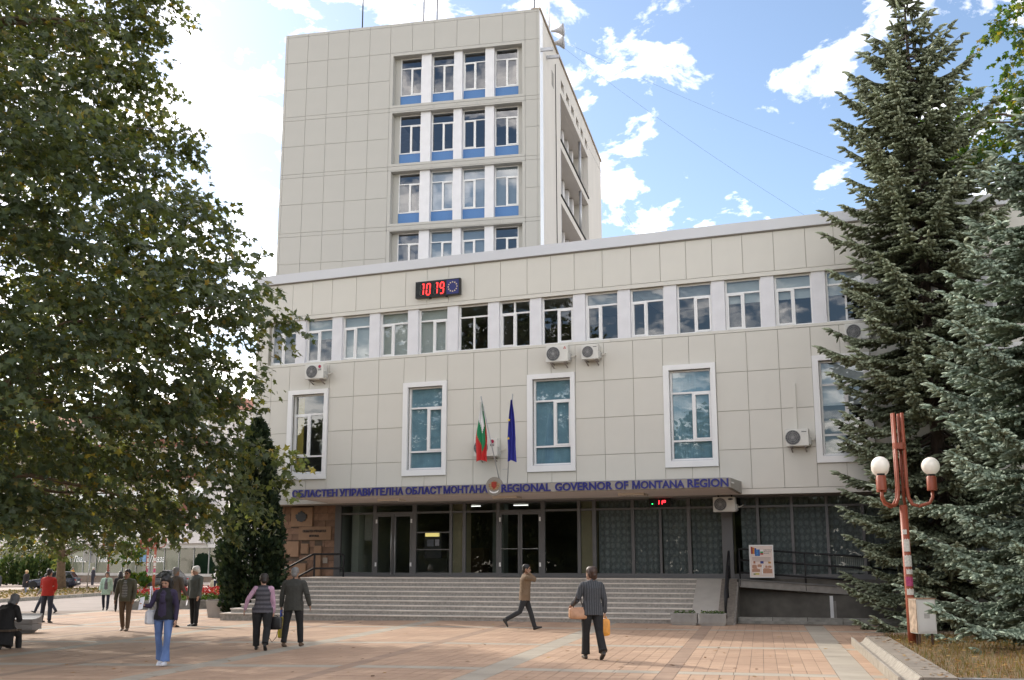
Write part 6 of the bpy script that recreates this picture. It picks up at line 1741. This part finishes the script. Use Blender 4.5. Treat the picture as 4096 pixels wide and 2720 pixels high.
def person(label, x, y, face, H, top, legs, shoe, skin=None, hair=None, hairstyle='short', build=1.0, jacket=None, coat=None, vest=None, sleeve=None,
           legL=(0, 0), legR=(0, 0), armL=(5, 8, 10), armR=(5, 8, 10), lean=0, headturn=0, headtilt=0, flare=1.0, voxel=.012, hem=.0, female=False, spread=.0, shirt=None, sit=False, cap=None, group=None, z=None, legw=1.0, handL=None, handR=None, scarf=None, hunch=0, stripe=None):
    """face: heading in degrees (0 = away from the camera, 180 = towards it, -90 = to the right); leg = (hip, knee); arm = (forward, outward, elbow) in degrees"""
    skin = skin or M_skin
    s = H / 1.75; B = Body()
    gz0 = gz(x) if z is None else z
    t = thing('person', label, 'person', (x, y, gz0), R(face), group)
    V3 = lambda a, b, c: Vector((a, b, c))
    ex = V3(1, 0, 0); ey = V3(0, 1, 0)
    bw = build * 1.10
    # ---- legs, pelvis height from the lower foot
    def leg(side, ang):
        a, k = R(ang[0]), R(ang[1]); hip = V3(side * .092 * bw, 0, 0)
        kn = hip + V3(side * (.012 + spread), .425 * math.sin(a), -.425 * math.cos(a)); b = a - k
        an = kn + V3(side * spread, .415 * math.sin(b), -.415 * math.cos(b)); return hip, kn, an, b
    LL, RR_ = leg(-1, legL), leg(1, legR)
    low_ = min(LL[2].z - .0 - (.0 if abs(LL[3]) < .5 else .05), RR_[2].z - (.0 if abs(RR_[3]) < .5 else .05))
    pz = -low_ + .085 if not sit else .50
    for side, (hip, kn, an, b) in ((-1, LL), (1, RR_)):
        o = V3(0, 0, pz); hip, kn, an = hip + o, kn + o, an + o
        lw = legw * bw ** .6
        B.limb([hip + V3(0, 0, .05), hip.lerp(kn, .35), kn, kn.lerp(an, .35), kn.lerp(an, .8), an + (kn - an) * .02], [.098 * lw, .088 * lw, .063 * lw, .064 * lw, .055 * lw * (1 + (flare - 1) * .8), .058 * lw * flare], legs)
        # foot
        fd = V3(0, math.cos(b * .9), math.sin(b * .9)); fu = V3(0, -math.sin(b * .9), math.cos(b * .9)) if True else None
        heel = an - fu * .045 - fd * .055
        B.loft([(heel, ex, fu, .030, .030), (heel + fd * .05, ex, fu, .038, .042), (heel + fd * .12, ex, fu, .040, .040), (heel + fd * .19 - fu * .010, ex, fu, .046, .028), (heel + fd * .25 - fu * .016, ex, fu, .030, .018)], shoe, 12)
        B.limb([an + (kn - an) * .06, an - fu * .03], [.036, .038], shoe if flare <= 1.2 else shoe)
    # ---- torso; lean rotates it forward about the pelvis
    lr = R(lean)
    def up(h, dy=0.0, dx=0.0):     # point at height h above the pelvis, leaned (and hunched) forward
        hh = h; y_ = math.sin(lr) * hh + dy * math.cos(lr); z_ = math.cos(lr) * hh - dy * math.sin(lr)
        if hunch: y_ += hunch * max(0, hh - .25) ** 1.5
        return V3(dx, y_, pz + z_)
    uu = V3(0, math.cos(lr), -math.sin(lr))
    jk = jacket or coat; body_m = jk or vest or top
    pad = .024 if jacket else (.03 if coat else (.012 if vest else .0))
    sh = (.185 if not female else .165) * (bw ** .5)
    hipw = (.158 if not female else .172) * bw; waist = (.142 if not female else .128) * bw
    rings = [(-.06, hipw * .92, .105 * bw), (.02, hipw, .118 * bw), (.10, (hipw + waist) / 2, .112 * bw), (.19, waist, .105 * bw), (.32, (waist + sh) / 2 * .98, .112 * bw), (.42, sh * .95, .112 * bw), (.49, sh * .98, .095), (.535, sh * .72, .075), (.565, .07, .06)]
    base_top = .03 - hem
    # trousers seat
    B.loft([(up(h), ex, uu, w, d) for h, w, d in rings[:3]], legs)
    lower = [(h, w, d) for h, w, d in rings if h >= .09]
    hemh = base_top
    lo = [(hemh, hipw * 1.0 + pad, .120 * bw + pad)] if not coat else [(-.42, hipw * 1.18 + pad, .155 * bw + pad), (-.2, hipw * 1.1 + pad, .14 * bw + pad), (.0, hipw + pad, .125 * bw + pad)]
    B.loft([(up(h, dy=.0), ex, uu, w + (0 if i < len(lo) else pad), d + (0 if i < len(lo) else pad)) for i, (h, w, d) in enumerate(lo + lower)], body_m, 18)
    if female and not coat:
        for sx in (-1, 1): B.ball(up(.36, .085 + pad, sx * .065), (.06, .05, .06), body_m)
    if shirt is not None:      # opening of an unbuttoned jacket: wedge of shirt on the chest
        for h, w in [(float(q), .05 + .012 * math.sin(q * 9)) for q in np.arange(.06, .48, .022)]:
            B.ball(up(h, .098 * bw + pad * .75 + (.03 if female and .3 < h < .42 else 0)), (w, .026, .03), shirt, 20, 10)
    if jacket or coat:
        B.limb([up(.535, .01, -.075), up(.575, -.045, 0), up(.535, .01, .075)], [.024, .03, .024], jk)
    if scarf is not None:
        B.limb([up(.56, .05, -.07), up(.56, -.05, 0), up(.56, .05, .07), up(.40, .125 + pad, .04), up(.2, .13 + pad, .045)], [.03, .035, .03, .032, .03], scarf)
    # ---- arms
    sm = sleeve or (jk if jk else top)
    hands = {}
    for side, (f_, ab, el), tgt in ((-1, armL, handL), (1, armR, handR)):
        S0 = up(.475, 0, side * (sh + pad * .4))
        aw = (.052 + (.012 if jk else 0)) * bw ** .5
        if tgt is not None:
            T = V3(*tgt); d = T - S0; L1, L2 = .285, .25; D = min(d.length, L1 + L2 - .002); dn = d.normalized()
            ca = (L1 * L1 + D * D - L2 * L2) / (2 * L1 * D); h_ = L1 * math.sqrt(max(0, 1 - ca * ca)); pole = V3(side * .1, .5, -1) if T.z > S0.z else V3(side * .9, -.7, -.2); pole = (pole - dn * pole.dot(dn)).normalized()
            E_ = S0 + dn * L1 * ca + pole * h_; Wp = S0 + dn * D
        else:
            a, b = R(f_), R(ab); d1 = V3(side * math.sin(b), math.sin(a) * math.cos(b), -math.cos(a) * math.cos(b)); E_ = S0 + d1 * .285
            a2 = a + R(el); d2 = V3(side * math.sin(b) * .6 - side * .06, math.sin(a2), -math.cos(a2)).normalized(); Wp = E_ + d2 * .25
        B.ball(S0 + V3(-side * .02, 0, -.01), (.062 * bw + pad * .5,) * 3, sm)
        B.limb([S0, S0.lerp(E_, .4), E_], [aw * 1.05, aw, aw * .88], sm)
        B.limb([E_, E_.lerp(Wp, .5), Wp], [aw * .88, aw * .78, aw * .66], sm)
        if stripe is not None: B.limb([S0.lerp(E_, .60), S0.lerp(E_, .80)], [aw * 1.04, aw * 1.02], stripe)
        hd = (Wp - E_).normalized(); sd_ = hd.cross(V3(0, 0, 1)); sd_ = V3(0, 1, 0) if sd_.length < .4 else sd_.normalized()
        if abs(hd.z) > .8: sd_ = (ey - hd * hd.y).normalized()
        nn_ = hd.cross(sd_).normalized()
        if nn_.x * side > 0: nn_ = -nn_      # palm faces the body
        pc = Wp + hd * .05
        B.loft([(Wp - hd * .01, sd_, nn_, .026, .02), (Wp + hd * .04, sd_, nn_, .038, .017), (Wp + hd * .085, sd_, nn_, .038, .013)], skin, 10)
        for q, (o_, L_) in enumerate(((-.03, .062), (-.01, .075), (.011, .07), (.03, .056))):
            k0 = Wp + hd * .08 + sd_ * o_; k1 = k0 + hd * L_ * .55 + nn_ * .010; k2 = k1 + hd * L_ * .4 + nn_ * .026
            B.limb([k0, k1, k2], [.0092, .0085, .007], skin, 8)
        th = Wp + hd * .03 + sd_ * .034; B.limb([th, th + hd * .03 + sd_ * .022 + nn_ * .006, th + hd * .058 + sd_ * .026 + nn_ * .014], [.012, .010, .008], skin, 8)
        hands[side] = (Wp + hd * .09 + nn_ * .01, hd)
    # ---- head
    nb_ = up(.545); ht = R(headtilt) + lr * .6; hy = R(headturn)
    hc = up(.70, .012) + V3(0, .03 * math.sin(ht) + (.03 if hunch else 0), -.02 * abs(math.sin(ht)))
    Mh = Matrix.Translation(hc) @ Matrix.Rotation(hy, 4, 'Z') @ Matrix.Rotation(-ht, 4, 'X')
    P_ = lambda a, b, c: Mh @ Vector((a, b, c))
    B.limb([nb_ - V3(0, 0, .03), hc - V3(0, .005, .07)], [.056, .05], skin)
    hx = (Mh.to_3x3() @ Vector((1, 0, 0))); hyv = (Mh.to_3x3() @ Vector((0, 1, 0)))
    prof = [(h * 1.06, w * 1.06, d * 1.06, o * 1.06) for h, w, d, o in [(-.128, .022, .02, .060), (-.115, .038, .045, .050), (-.085, .054, .070, .026), (-.05, .064, .085, .010), (-.01, .071, .094, .002), (.035, .075, .100, -.004), (.07, .071, .094, -.008), (.10, .055, .074, -.012), (.118, .028, .04, -.014)]]
    B.loft([(P_(0, o, h), hx, hyv, w, d) for h, w, d, o in prof], skin, 16)
    B.limb([P_(0, .088, .02), P_(0, .103, -.012), P_(0, .113, -.036), P_(0, .098, -.046)], [.010, .012, .016, .012], skin, 8)          # nose
    for sx in (-1, 1):
        B.ball(P_(sx * .076, -.005, -.012), (.010, .020, .031), skin, 8, 6)             # ear
        B.limb([P_(sx * .014, .097, .022), P_(sx * .034, .094, .027), P_(sx * .050, .080, .018)], [.004, .005, .004], hair if hair in (M_hblack, M_hdark) and hairstyle == 'short' else skin, 6)   # brow
        B.ball(P_(sx * .031, .091, .003), (.010, .008, .006), M_eye, 8, 6)
    B.limb([P_(-.022, .090, -.075), P_(0, .099, -.073), P_(.022, .090, -.075)], [.004, .007, .004], M_lip, 6)
    hz_ = up(hemh if not coat else -.42).z + .004      # cloth wins over the trousers it covers
    kl = B.mats.index(legs)
    if body_m is not legs:
        kp = [i for i, (p_, l_) in enumerate(zip(B.pts, B.lab)) if not (l_ == kl and p_[2] > hz_)]
        B.pts = [B.pts[i] for i in kp]; B.lab = [B.lab[i] for i in kp]
    ob = B.fuse('body', voxel, t, 4)
    ob.scale = (s, s, s)
    # ---- hair
    if hair is not None:
        Hh = Body(); m = hair
        if hairstyle == 'scarf':
            Hh.loft([(P_(0, o - .012, h), hx, hyv, w + .022, d + .012) for h, w, d, o in prof[2:]] + [(P_(0, -.02, .135), hx, hyv, .02, .03)], m, 16); Hh.limb([P_(0, -.04, -.05), P_(0, -.07, -.16)], [.075, .10], m)
        else:
            th_ = {'short': .012, 'bob': .022, 'long': .018, 'curly': .035, 'thick': .028}[hairstyle]
            Hh.loft([(P_(0, -.018 - th_ * .3, -.02), hx, hyv, .070 + th_ * .6, .078 + th_ * .5), (P_(0, -.014, .02), hx, hyv, .076 + th_, .090 + th_ * .8), (P_(0, -.010, .06), hx, hyv, .076 + th_, .097 + th_ * .7), (P_(0, -.011, .10), hx, hyv, .060 + th_, .080 + th_), (P_(0, -.014, .125 + th_ * .5), hx, hyv, .03 + th_, .042 + th_)], m, 16)
            Hh.ball(P_(0, -.055, -.03), (.066 + th_ * .4, .052 + th_, .07), m)
            if hairstyle in ('bob', 'curly', 'thick'):
                for sx in (-1, 1): Hh.limb([P_(sx * .066, -.01, .05), P_(sx * (.072 + th_ * .3), -.012, -.02), P_(sx * .066, -.02, -.085 if hairstyle != 'thick' else -.045)], [.03 + th_ * .3, .028 + th_ * .3, .022], m)
                if hairstyle != 'thick': Hh.ball(P_(0, -.06, -.075), (.07, .045, .055), m)
                Hh.limb([P_(-.055, .070, .07), P_(0, .088, .078), P_(.055, .070, .07)], [.018, .021, .018], m)
            if hairstyle == 'long':
                for sx in (-1, 1): Hh.limb([P_(sx * .060, .01, .06), P_(sx * .078, .0, -.03), P_(sx * .088, .02, -.16), P_(sx * .10, .06, -.36)], [.034, .036, .040, .018], m)
                Hh.limb([P_(0, -.06, .0), P_(0, -.085, -.12), P_(0, -.095, -.36)], [.085, .092, .04], m, flat=1.3)
                Hh.limb([P_(-.062, .060, .062), P_(-.03, .088, .064), P_(.03, .088, .064), P_(.062, .060, .062)], [.019, .021, .021, .019], m)
        ho = Hh.fuse('hair', max(voxel, .010), t, 3); ho.scale = (s, s, s)
    M = Matrix.Translation((x, y, gz0)) @ Matrix.Rotation(R(face), 4, 'Z') @ Matrix.Scale(s, 4)
    return t, {k: (M @ v[0]) for k, v in hands.items()}, (lambda a, b, c: M @ Vector((a, b, c))), pz

navy = cloth('navy_denim', (.020, .025, .045)); blk = cloth('black', (.010, .010, .011)); blkcoat = cloth('black_coat', (.013, .012, .013), .3, 20); jeans = mat('blue_jeans', (.105, .175, .37), .85, .30, 5, bump=.4, bscale=16, streak=(1, 1, .5)); dkjeans = cloth('dark_jeans', (.028, .035, .055))
shoeb = mat('black_shoe', (.012, .011, .011), .4, .1, 6); shoebr = mat('brown_shoe', (.10, .06, .035), .5, .1, 6); shoew = mat('white_trainer', (.62, .63, .68), .6, .15, 20)

# people near the camera
w1, hnd, F1, pz1 = person('woman in blue flared jeans and black vest walking towards the camera', -6.35, 20.7, 176, 1.63, cloth('purple_knit', (.028, .019, .050)), jeans, shoew, hair=M_hblack, hairstyle='long', vest=blk, sleeve=MATS['cloth_purple_knit'], shirt=MATS['cloth_purple_knit'],
    legL=(10, 4), legR=(-9, 16), armL=(-6, 12, 22), armR=(18, 16, 78), headtilt=26, flare=1.65, voxel=.0095, hem=.07, female=True, legw=.92, spread=.0)
w2, h2_, F2, pz2 = person('woman in grey plaid jacket and black trousers seen from behind', 1.51, 21.4, 14, 1.70, blk, blk, mat('dark_heel_shoe', (.03, .025, .022), .3, .1, 6), hair=M_hbrown, hairstyle='bob', jacket=banded('grey_plaid', (.030, .033, .038), (.085, .09, .10), 7, 'X'), legL=(6, 2), legR=(-12, 20), armL=(8, 20, 55), armR=(-2, 14, 12), headturn=38, voxel=.0095, hem=.12, female=True, build=1.02, legw=1.12, flare=1.25)
w3, h3_, F3, pz3 = person('man in brown jacket walking right with a phone at his ear', .34, 30.28, -84, 1.77, cloth('brown_jacket', (.17, .115, .07)), cloth('charcoal_trousers', (.022, .024, .028)), shoeb, skin=M_skin2, hair=M_hblack, hairstyle='short', jacket=MATS['cloth_brown_jacket'], legL=(22, 6), legR=(-20, 42), armL=(-14, 10, 18), voxel=.0105, hem=.14, handR=(.11, .095, 1.47), lean=3, headturn=-12)
w4, h4_, F4, pz4 = person('woman in striped grey vest and pink sleeves seen from behind', -5.31, 24.12, 4, 1.58, cloth('pink_shirt', (.44, .27, .36)), blk, shoeb, hair=M_hdark, hairstyle='thick', vest=banded('striped_knit_vest', (.035, .033, .04), (.11, .105, .12), 3.0, 'Z'), sleeve=MATS['cloth_pink_shirt'], legL=(8, 4), legR=(-10, 24), armL=(-6, 34, 22), armR=(4, 10, 6), voxel=.0095, hem=.10, female=True, build=1.18, legw=1.18, headturn=20)
w5, h5_, F5, pz5 = person('grey haired man in dark olive jacket beside the woman with pink sleeves', -4.82, 25.0, -6, 1.71, cloth('dark_olive_jacket', (.042, .042, .036)), cloth('black_trousers', (.012, .012, .013)), shoebr, skin=M_skin2, hair=M_hgrey, hairstyle='short', jacket=MATS['cloth_dark_olive_jacket'], legL=(-8, 4), legR=(8, 5), armL=(2, 14, 6), armR=(-4, 20, 28), voxel=.0095, hem=.16, build=1.08, spread=.02, legw=1.05)
person('elderly man in olive jacket striped shirt and brown trousers walking forward', -10.88, 31.87, 176, 1.70, banded('striped_shirt', (.03, .035, .045), (.45, .46, .47), 7, 'Z'), cloth('brown_trousers', (.125, .085, .055)), mat('tan_shoe', (.25, .19, .14), .6, .1, 6), skin=M_skin2, hair=M_hdark, hairstyle='short', jacket=cloth('olive_jacket', (.105, .105, .075)), shirt=MATS['striped_shirt'], legL=(6, 3), legR=(-6, 12), armL=(6, 12, 18), armR=(-4, 16, 14), voxel=.011, hem=.12, build=1.05, headtilt=6)
person('grey haired man in brown cardigan seen from behind beside the white haired man', -10.02, 33.55, -28, 1.73, cloth('brown_grey_cardigan', (.10, .082, .066)), cloth('black_trousers', (.012, .012, .013)), shoeb, skin=M_skin2, hair=M_hgrey, hairstyle='short', jacket=MATS['cloth_brown_grey_cardigan'], legL=(4, 2), legR=(-3, 2), armL=(6, 6, 10), armR=(8, 14, 30), voxel=.012, hem=.16, build=1.08)
p12, h12, F12, _ = person('white haired man in green grey jacket holding a paper', -9.52, 33.95, 148, 1.75, cloth('grey_green_jacket', (.085, .095, .085)), cloth('black_trousers', (.012, .012, .013)), shoeb, hair=M_hwhite, hairstyle='thick', jacket=MATS['cloth_grey_green_jacket'], legL=(3, 2), legR=(-3, 2), armL=(6, 8, 10), armR=(4, 6, 6), headtilt=12, headturn=-20, voxel=.012, hem=.14, build=1.05)
person('man in red tracksuit top with white sleeve stripes seen from behind', -15.25, 37.1, -12, 1.73, cloth('red_track_top', (.40, .022, .014)), dkjeans, shoeb, skin=M_skin2, hair=M_hblack, hairstyle='short', jacket=MATS['cloth_red_track_top'], legL=(4, 3), legR=(-5, 2), handL=(-.09, .20, 1.00), handR=(.09, .20, 1.00), stripe=cloth('white_stripe', (.62, .55, .53)), voxel=.013, hem=.08, build=1.06, spread=.035)
person('curly haired person in grey striding left behind the man in red', -18.4, 44.6, 80, 1.60, cloth('grey_top', (.22, .20, .19)), dkjeans, shoeb, hair=M_hdark, hairstyle='curly', legL=(30, 6), legR=(-26, 12), armL=(14, 8, 20), armR=(-14, 8, 20), voxel=.014)
person('woman in mint cardigan and dark patterned top walking forward', -16.87, 46.93, 190, 1.57, banded('dotted_top', (.014, .014, .018), (.30, .30, .32), 14, 'DIAGONAL'), navy, shoeb, hair=M_hdark, hairstyle='bob', jacket=cloth('mint_cardigan', (.36, .50, .40)), shirt=MATS['dotted_top'], legL=(10, 4), legR=(-10, 18), armL=(-4, 10, 14), armR=(6, 12, 26), voxel=.014, hem=.24, female=True, build=1.03)
person('woman in black with long black hair behind the man in olive', -15.75, 45.3, 20, 1.58, blk, blk, shoeb, hair=M_hblack, hairstyle='long', jacket=blk, legL=(5, 3), legR=(-5, 6), armL=(4, 8, 10), armR=(4, 8, 10), voxel=.016, hem=.12, female=True)
person('old woman in black coat and grey headscarf seated on the bench', -11.38, 25.45, -16, 1.60, blkcoat, blkcoat, shoeb, hair=cloth('grey_wool_scarf', (.16, .16, .17), .25, 60), hairstyle='scarf', coat=blkcoat, legL=(70, 74), legR=(64, 60), handL=(-.12, .34, .66), handR=(.12, .34, .66), lean=12, headtilt=14, voxel=.012, sit=True, female=True, build=1.22, hunch=.35)
person('blonde woman in black coat walking across the sunny street', -33.2, 77.0, 168, 1.62, blk, cloth('pale_jeans', (.16, .19, .25)), shoeb, hair=M_hblond, hairstyle='curly', coat=blkcoat, legL=(14, 6), legR=(-14, 14), armL=(10, 8, 30), armR=(-8, 10, 20), voxel=.022, female=True)
person('man in yellow jacket and black trousers by the shop window', -41.2, 105.5, -96, 1.74, cloth('yellow_jacket', (.62, .30, .02)), blk, shoeb, skin=M_skin2, hair=M_hgrey, hairstyle='short', jacket=MATS['cloth_yellow_jacket'], legL=(4, 2), legR=(-4, 2), voxel=.024, hem=.1)
person('man in dark suit behind the sign post by the shop window', -39.2, 105.3, -40, 1.76, cloth('dark_suit', (.028, .028, .042)), cloth('dark_suit', (.03, .03, .045)), shoeb, hair=M_hwhite, hairstyle='short', jacket=MATS['cloth_dark_suit'], voxel=.024, hem=.2)
person('red haired person in beige cardigan by the shop', -29.6, 104.5, -30, 1.62, cloth('beige_top', (.48, .33, .24)), cloth('beige_skirt', (.30, .22, .17)), shoebr, hair=M_hred, hairstyle='bob', jacket=MATS['cloth_beige_top'], voxel=.024, female=True)
person('woman in white jacket with black shoulder bag holding a phone', -18.8, 71.7, 205, 1.52, cloth('white_jacket', (.70, .68, .68)), navy, shoeb, hair=M_hblack, hairstyle='bob', jacket=MATS['cloth_white_jacket'], legL=(6, 3), legR=(-6, 10), handR=(.11, .095, 1.45), voxel=.02, female=True)
person('person in black jacket with white scarf beside the thuja', -17.4, 71.2, 190, 1.52, blk, dkjeans, shoeb, hair=M_hblack, hairstyle='bob', jacket=blkcoat, scarf=MATS['cloth_white_jacket'], legL=(12, 4), legR=(-12, 14), voxel=.02)
person('person in jeans behind the thuja and the stair handrail', -11.15, 44.3, -100, 1.65, cloth('grey_top', (.22, .20, .19)), jeans, shoebr, hair=M_hdark, hairstyle='short', jacket=cloth('grey_top2', (.12, .12, .13)), legL=(20, 6), legR=(-18, 24), voxel=.02)

# white stripes on the red sleeves are part of the top: thin bands
# ---------------------------------------------------------------- bags and papers
def bag_body(name, label, cat, loc, rz, size, m, straps=(), soft=.25, extra=None):
    t = thing(name, label, cat, loc, rz)
    bm = bmesh.new(); bmesh.ops.create_cube(bm, size=1.0); bmesh.ops.subdivide_edges(bm, edges=bm.edges, cuts=4, use_grid_fill=True)
    for v in bm.verts:
        x_, y_, z_ = v.co; k = 1 - soft * (abs(x_) * 2) ** 3 * .5 - soft * (abs(z_) * 2) ** 4 * .35
        v.co = (x_ * size[0], y_ * size[1] * k * (1 - .35 * (z_ + .5)), (z_ * (1 - soft * .25 * (abs(x_) * 2) ** 2) - .5) * size[2])
    me = bpy.data.meshes.new('bag_body'); bm.to_mesh(me); bm.free(); me.materials.append(m)
    o = link('bag_body', me, t, True); sb = o.modifiers.new('s', 'SUBSURF'); sb.levels = 1; sb.render_levels = 1
    for pts, r_, sm_ in straps: MB().tube(pts, r_, 7).build('strap', sm_, t, True)
    return t
tan = mat('tan_leather', (.42, .22, .12), .4, .18, 12, bump=.4, bscale=20); bleather = mat('black_leather', (.012, .011, .011), .3, .15, 10, bump=.3, bscale=20)
p = F2(-.265, -.02, .98)
hb = bag_body('handbag', 'tan leather shoulder bag of the woman in the plaid jacket', 'handbag', p, R(14), (.40, .17, .22), tan,
    [([(-.12, 0, -.02), (-.08, .02, .12), (.02, .0, .30), (.07, -.02, .44), (.08, .05, .47), (.06, .10, .40), (.06, .07, .1), (.1, .05, -.02)], .011, mat('bag_strap', (.06, .035, .025), .4, .1, 5))], .5)
p = h2_[1]
oc = mat('orange_plastic', (.72, .30, .03), .35, .25, 9, bump=.6, bscale=9)
bag_body('carrier_bag', 'orange plastic carrier bag in the right hand of the plaid jacket woman', 'bag', p + Vector((0, 0, -.03)), R(10), (.20, .09, .32), oc, [([(-.05, 0, -.03), (-.03, 0, .03), (.03, 0, .03), (.05, 0, -.03)], .012, oc)], .5)
p = h4_[1]
bag_body('handbag', 'black glossy handbag held by the woman with pink sleeves', 'handbag', p + Vector((.02, 0, -.02)), R(-8), (.34, .14, .27), bleather, [([(-.09, 0, -.02), (-.04, 0, .03), (.04, 0, .03), (.09, 0, -.02)], .010, bleather), ([(-.12, -.02, -.2), (-.10, -.03, -.42), (-.02, -.03, -.52), (.07, -.03, -.42), (.12, -.02, -.2)], .008, mat('brown_strap', (.10, .06, .035), .5, .1, 5))], .3)
p = h5_[-1]
yb = mat('yellow_plastic', (.60, .52, .03), .4, .2, 10, bump=.4, bscale=12)
bag_body('carrier_bag', 'yellow carrier bag with blue handles in the grey haired mans hand', 'bag', p + Vector((0, 0, -.13)), R(80), (.24, .06, .46), yb, [([(-.04, 0, -.02), (-.03, 0, .14), (.03, 0, .14), (.04, 0, -.02)], .014, mat('blue_handle', (.02, .08, .50), .5, .1, 5))], .3)
p = F1(.235, .03, 1.06)
bag_body('shoulder_bag', 'white shoulder bag at the side of the woman in jeans', 'handbag', p, R(176 + 70), (.30, .12, .26), mat('white_bag', (.55, .55, .58), .6, .1, 8, bump=.3), [([(-.10, 0, -.02), (-.03, -.02, .2), (-.0, -.05, .42), (.02, -.05, .42), (.05, -.02, .2), (.10, 0, -.02)], .013, mat('white_strap', (.66, .66, .70), .6, .05, 5))], .5)
def paper(label, p, rz, w, h, tilt):
    o = MB().box(-w / 2, w / 2, -.003, .003, -h, .03).build('paper', mat('white_paper', (.72, .72, .78), .7, .08, 9)); o.location = p; o.rotation_euler = (R(tilt), R(12), R(rz)); tag(o, label, 'paper')
paper('folded white papers in the hand of the woman in jeans', hnd[1] + Vector((0, 0, .10)), 150, .11, .20, 20)
paper('white sheet in the hand of the white haired man', h12[1] + Vector((0, 0, .02)), 120, .15, .21, 10)
ph = MB().box(-.022, .022, -.008, .008, -.05, .06).build('mobile_phone', mat('phone_black', (.015, .015, .018), .3, .05)); ph.location = h3_[1] + Vector((0, .02, 0)); ph.rotation_euler = (R(10), R(25), R(-84)); tag(ph, 'black mobile phone at the ear of the man in brown', 'phone')
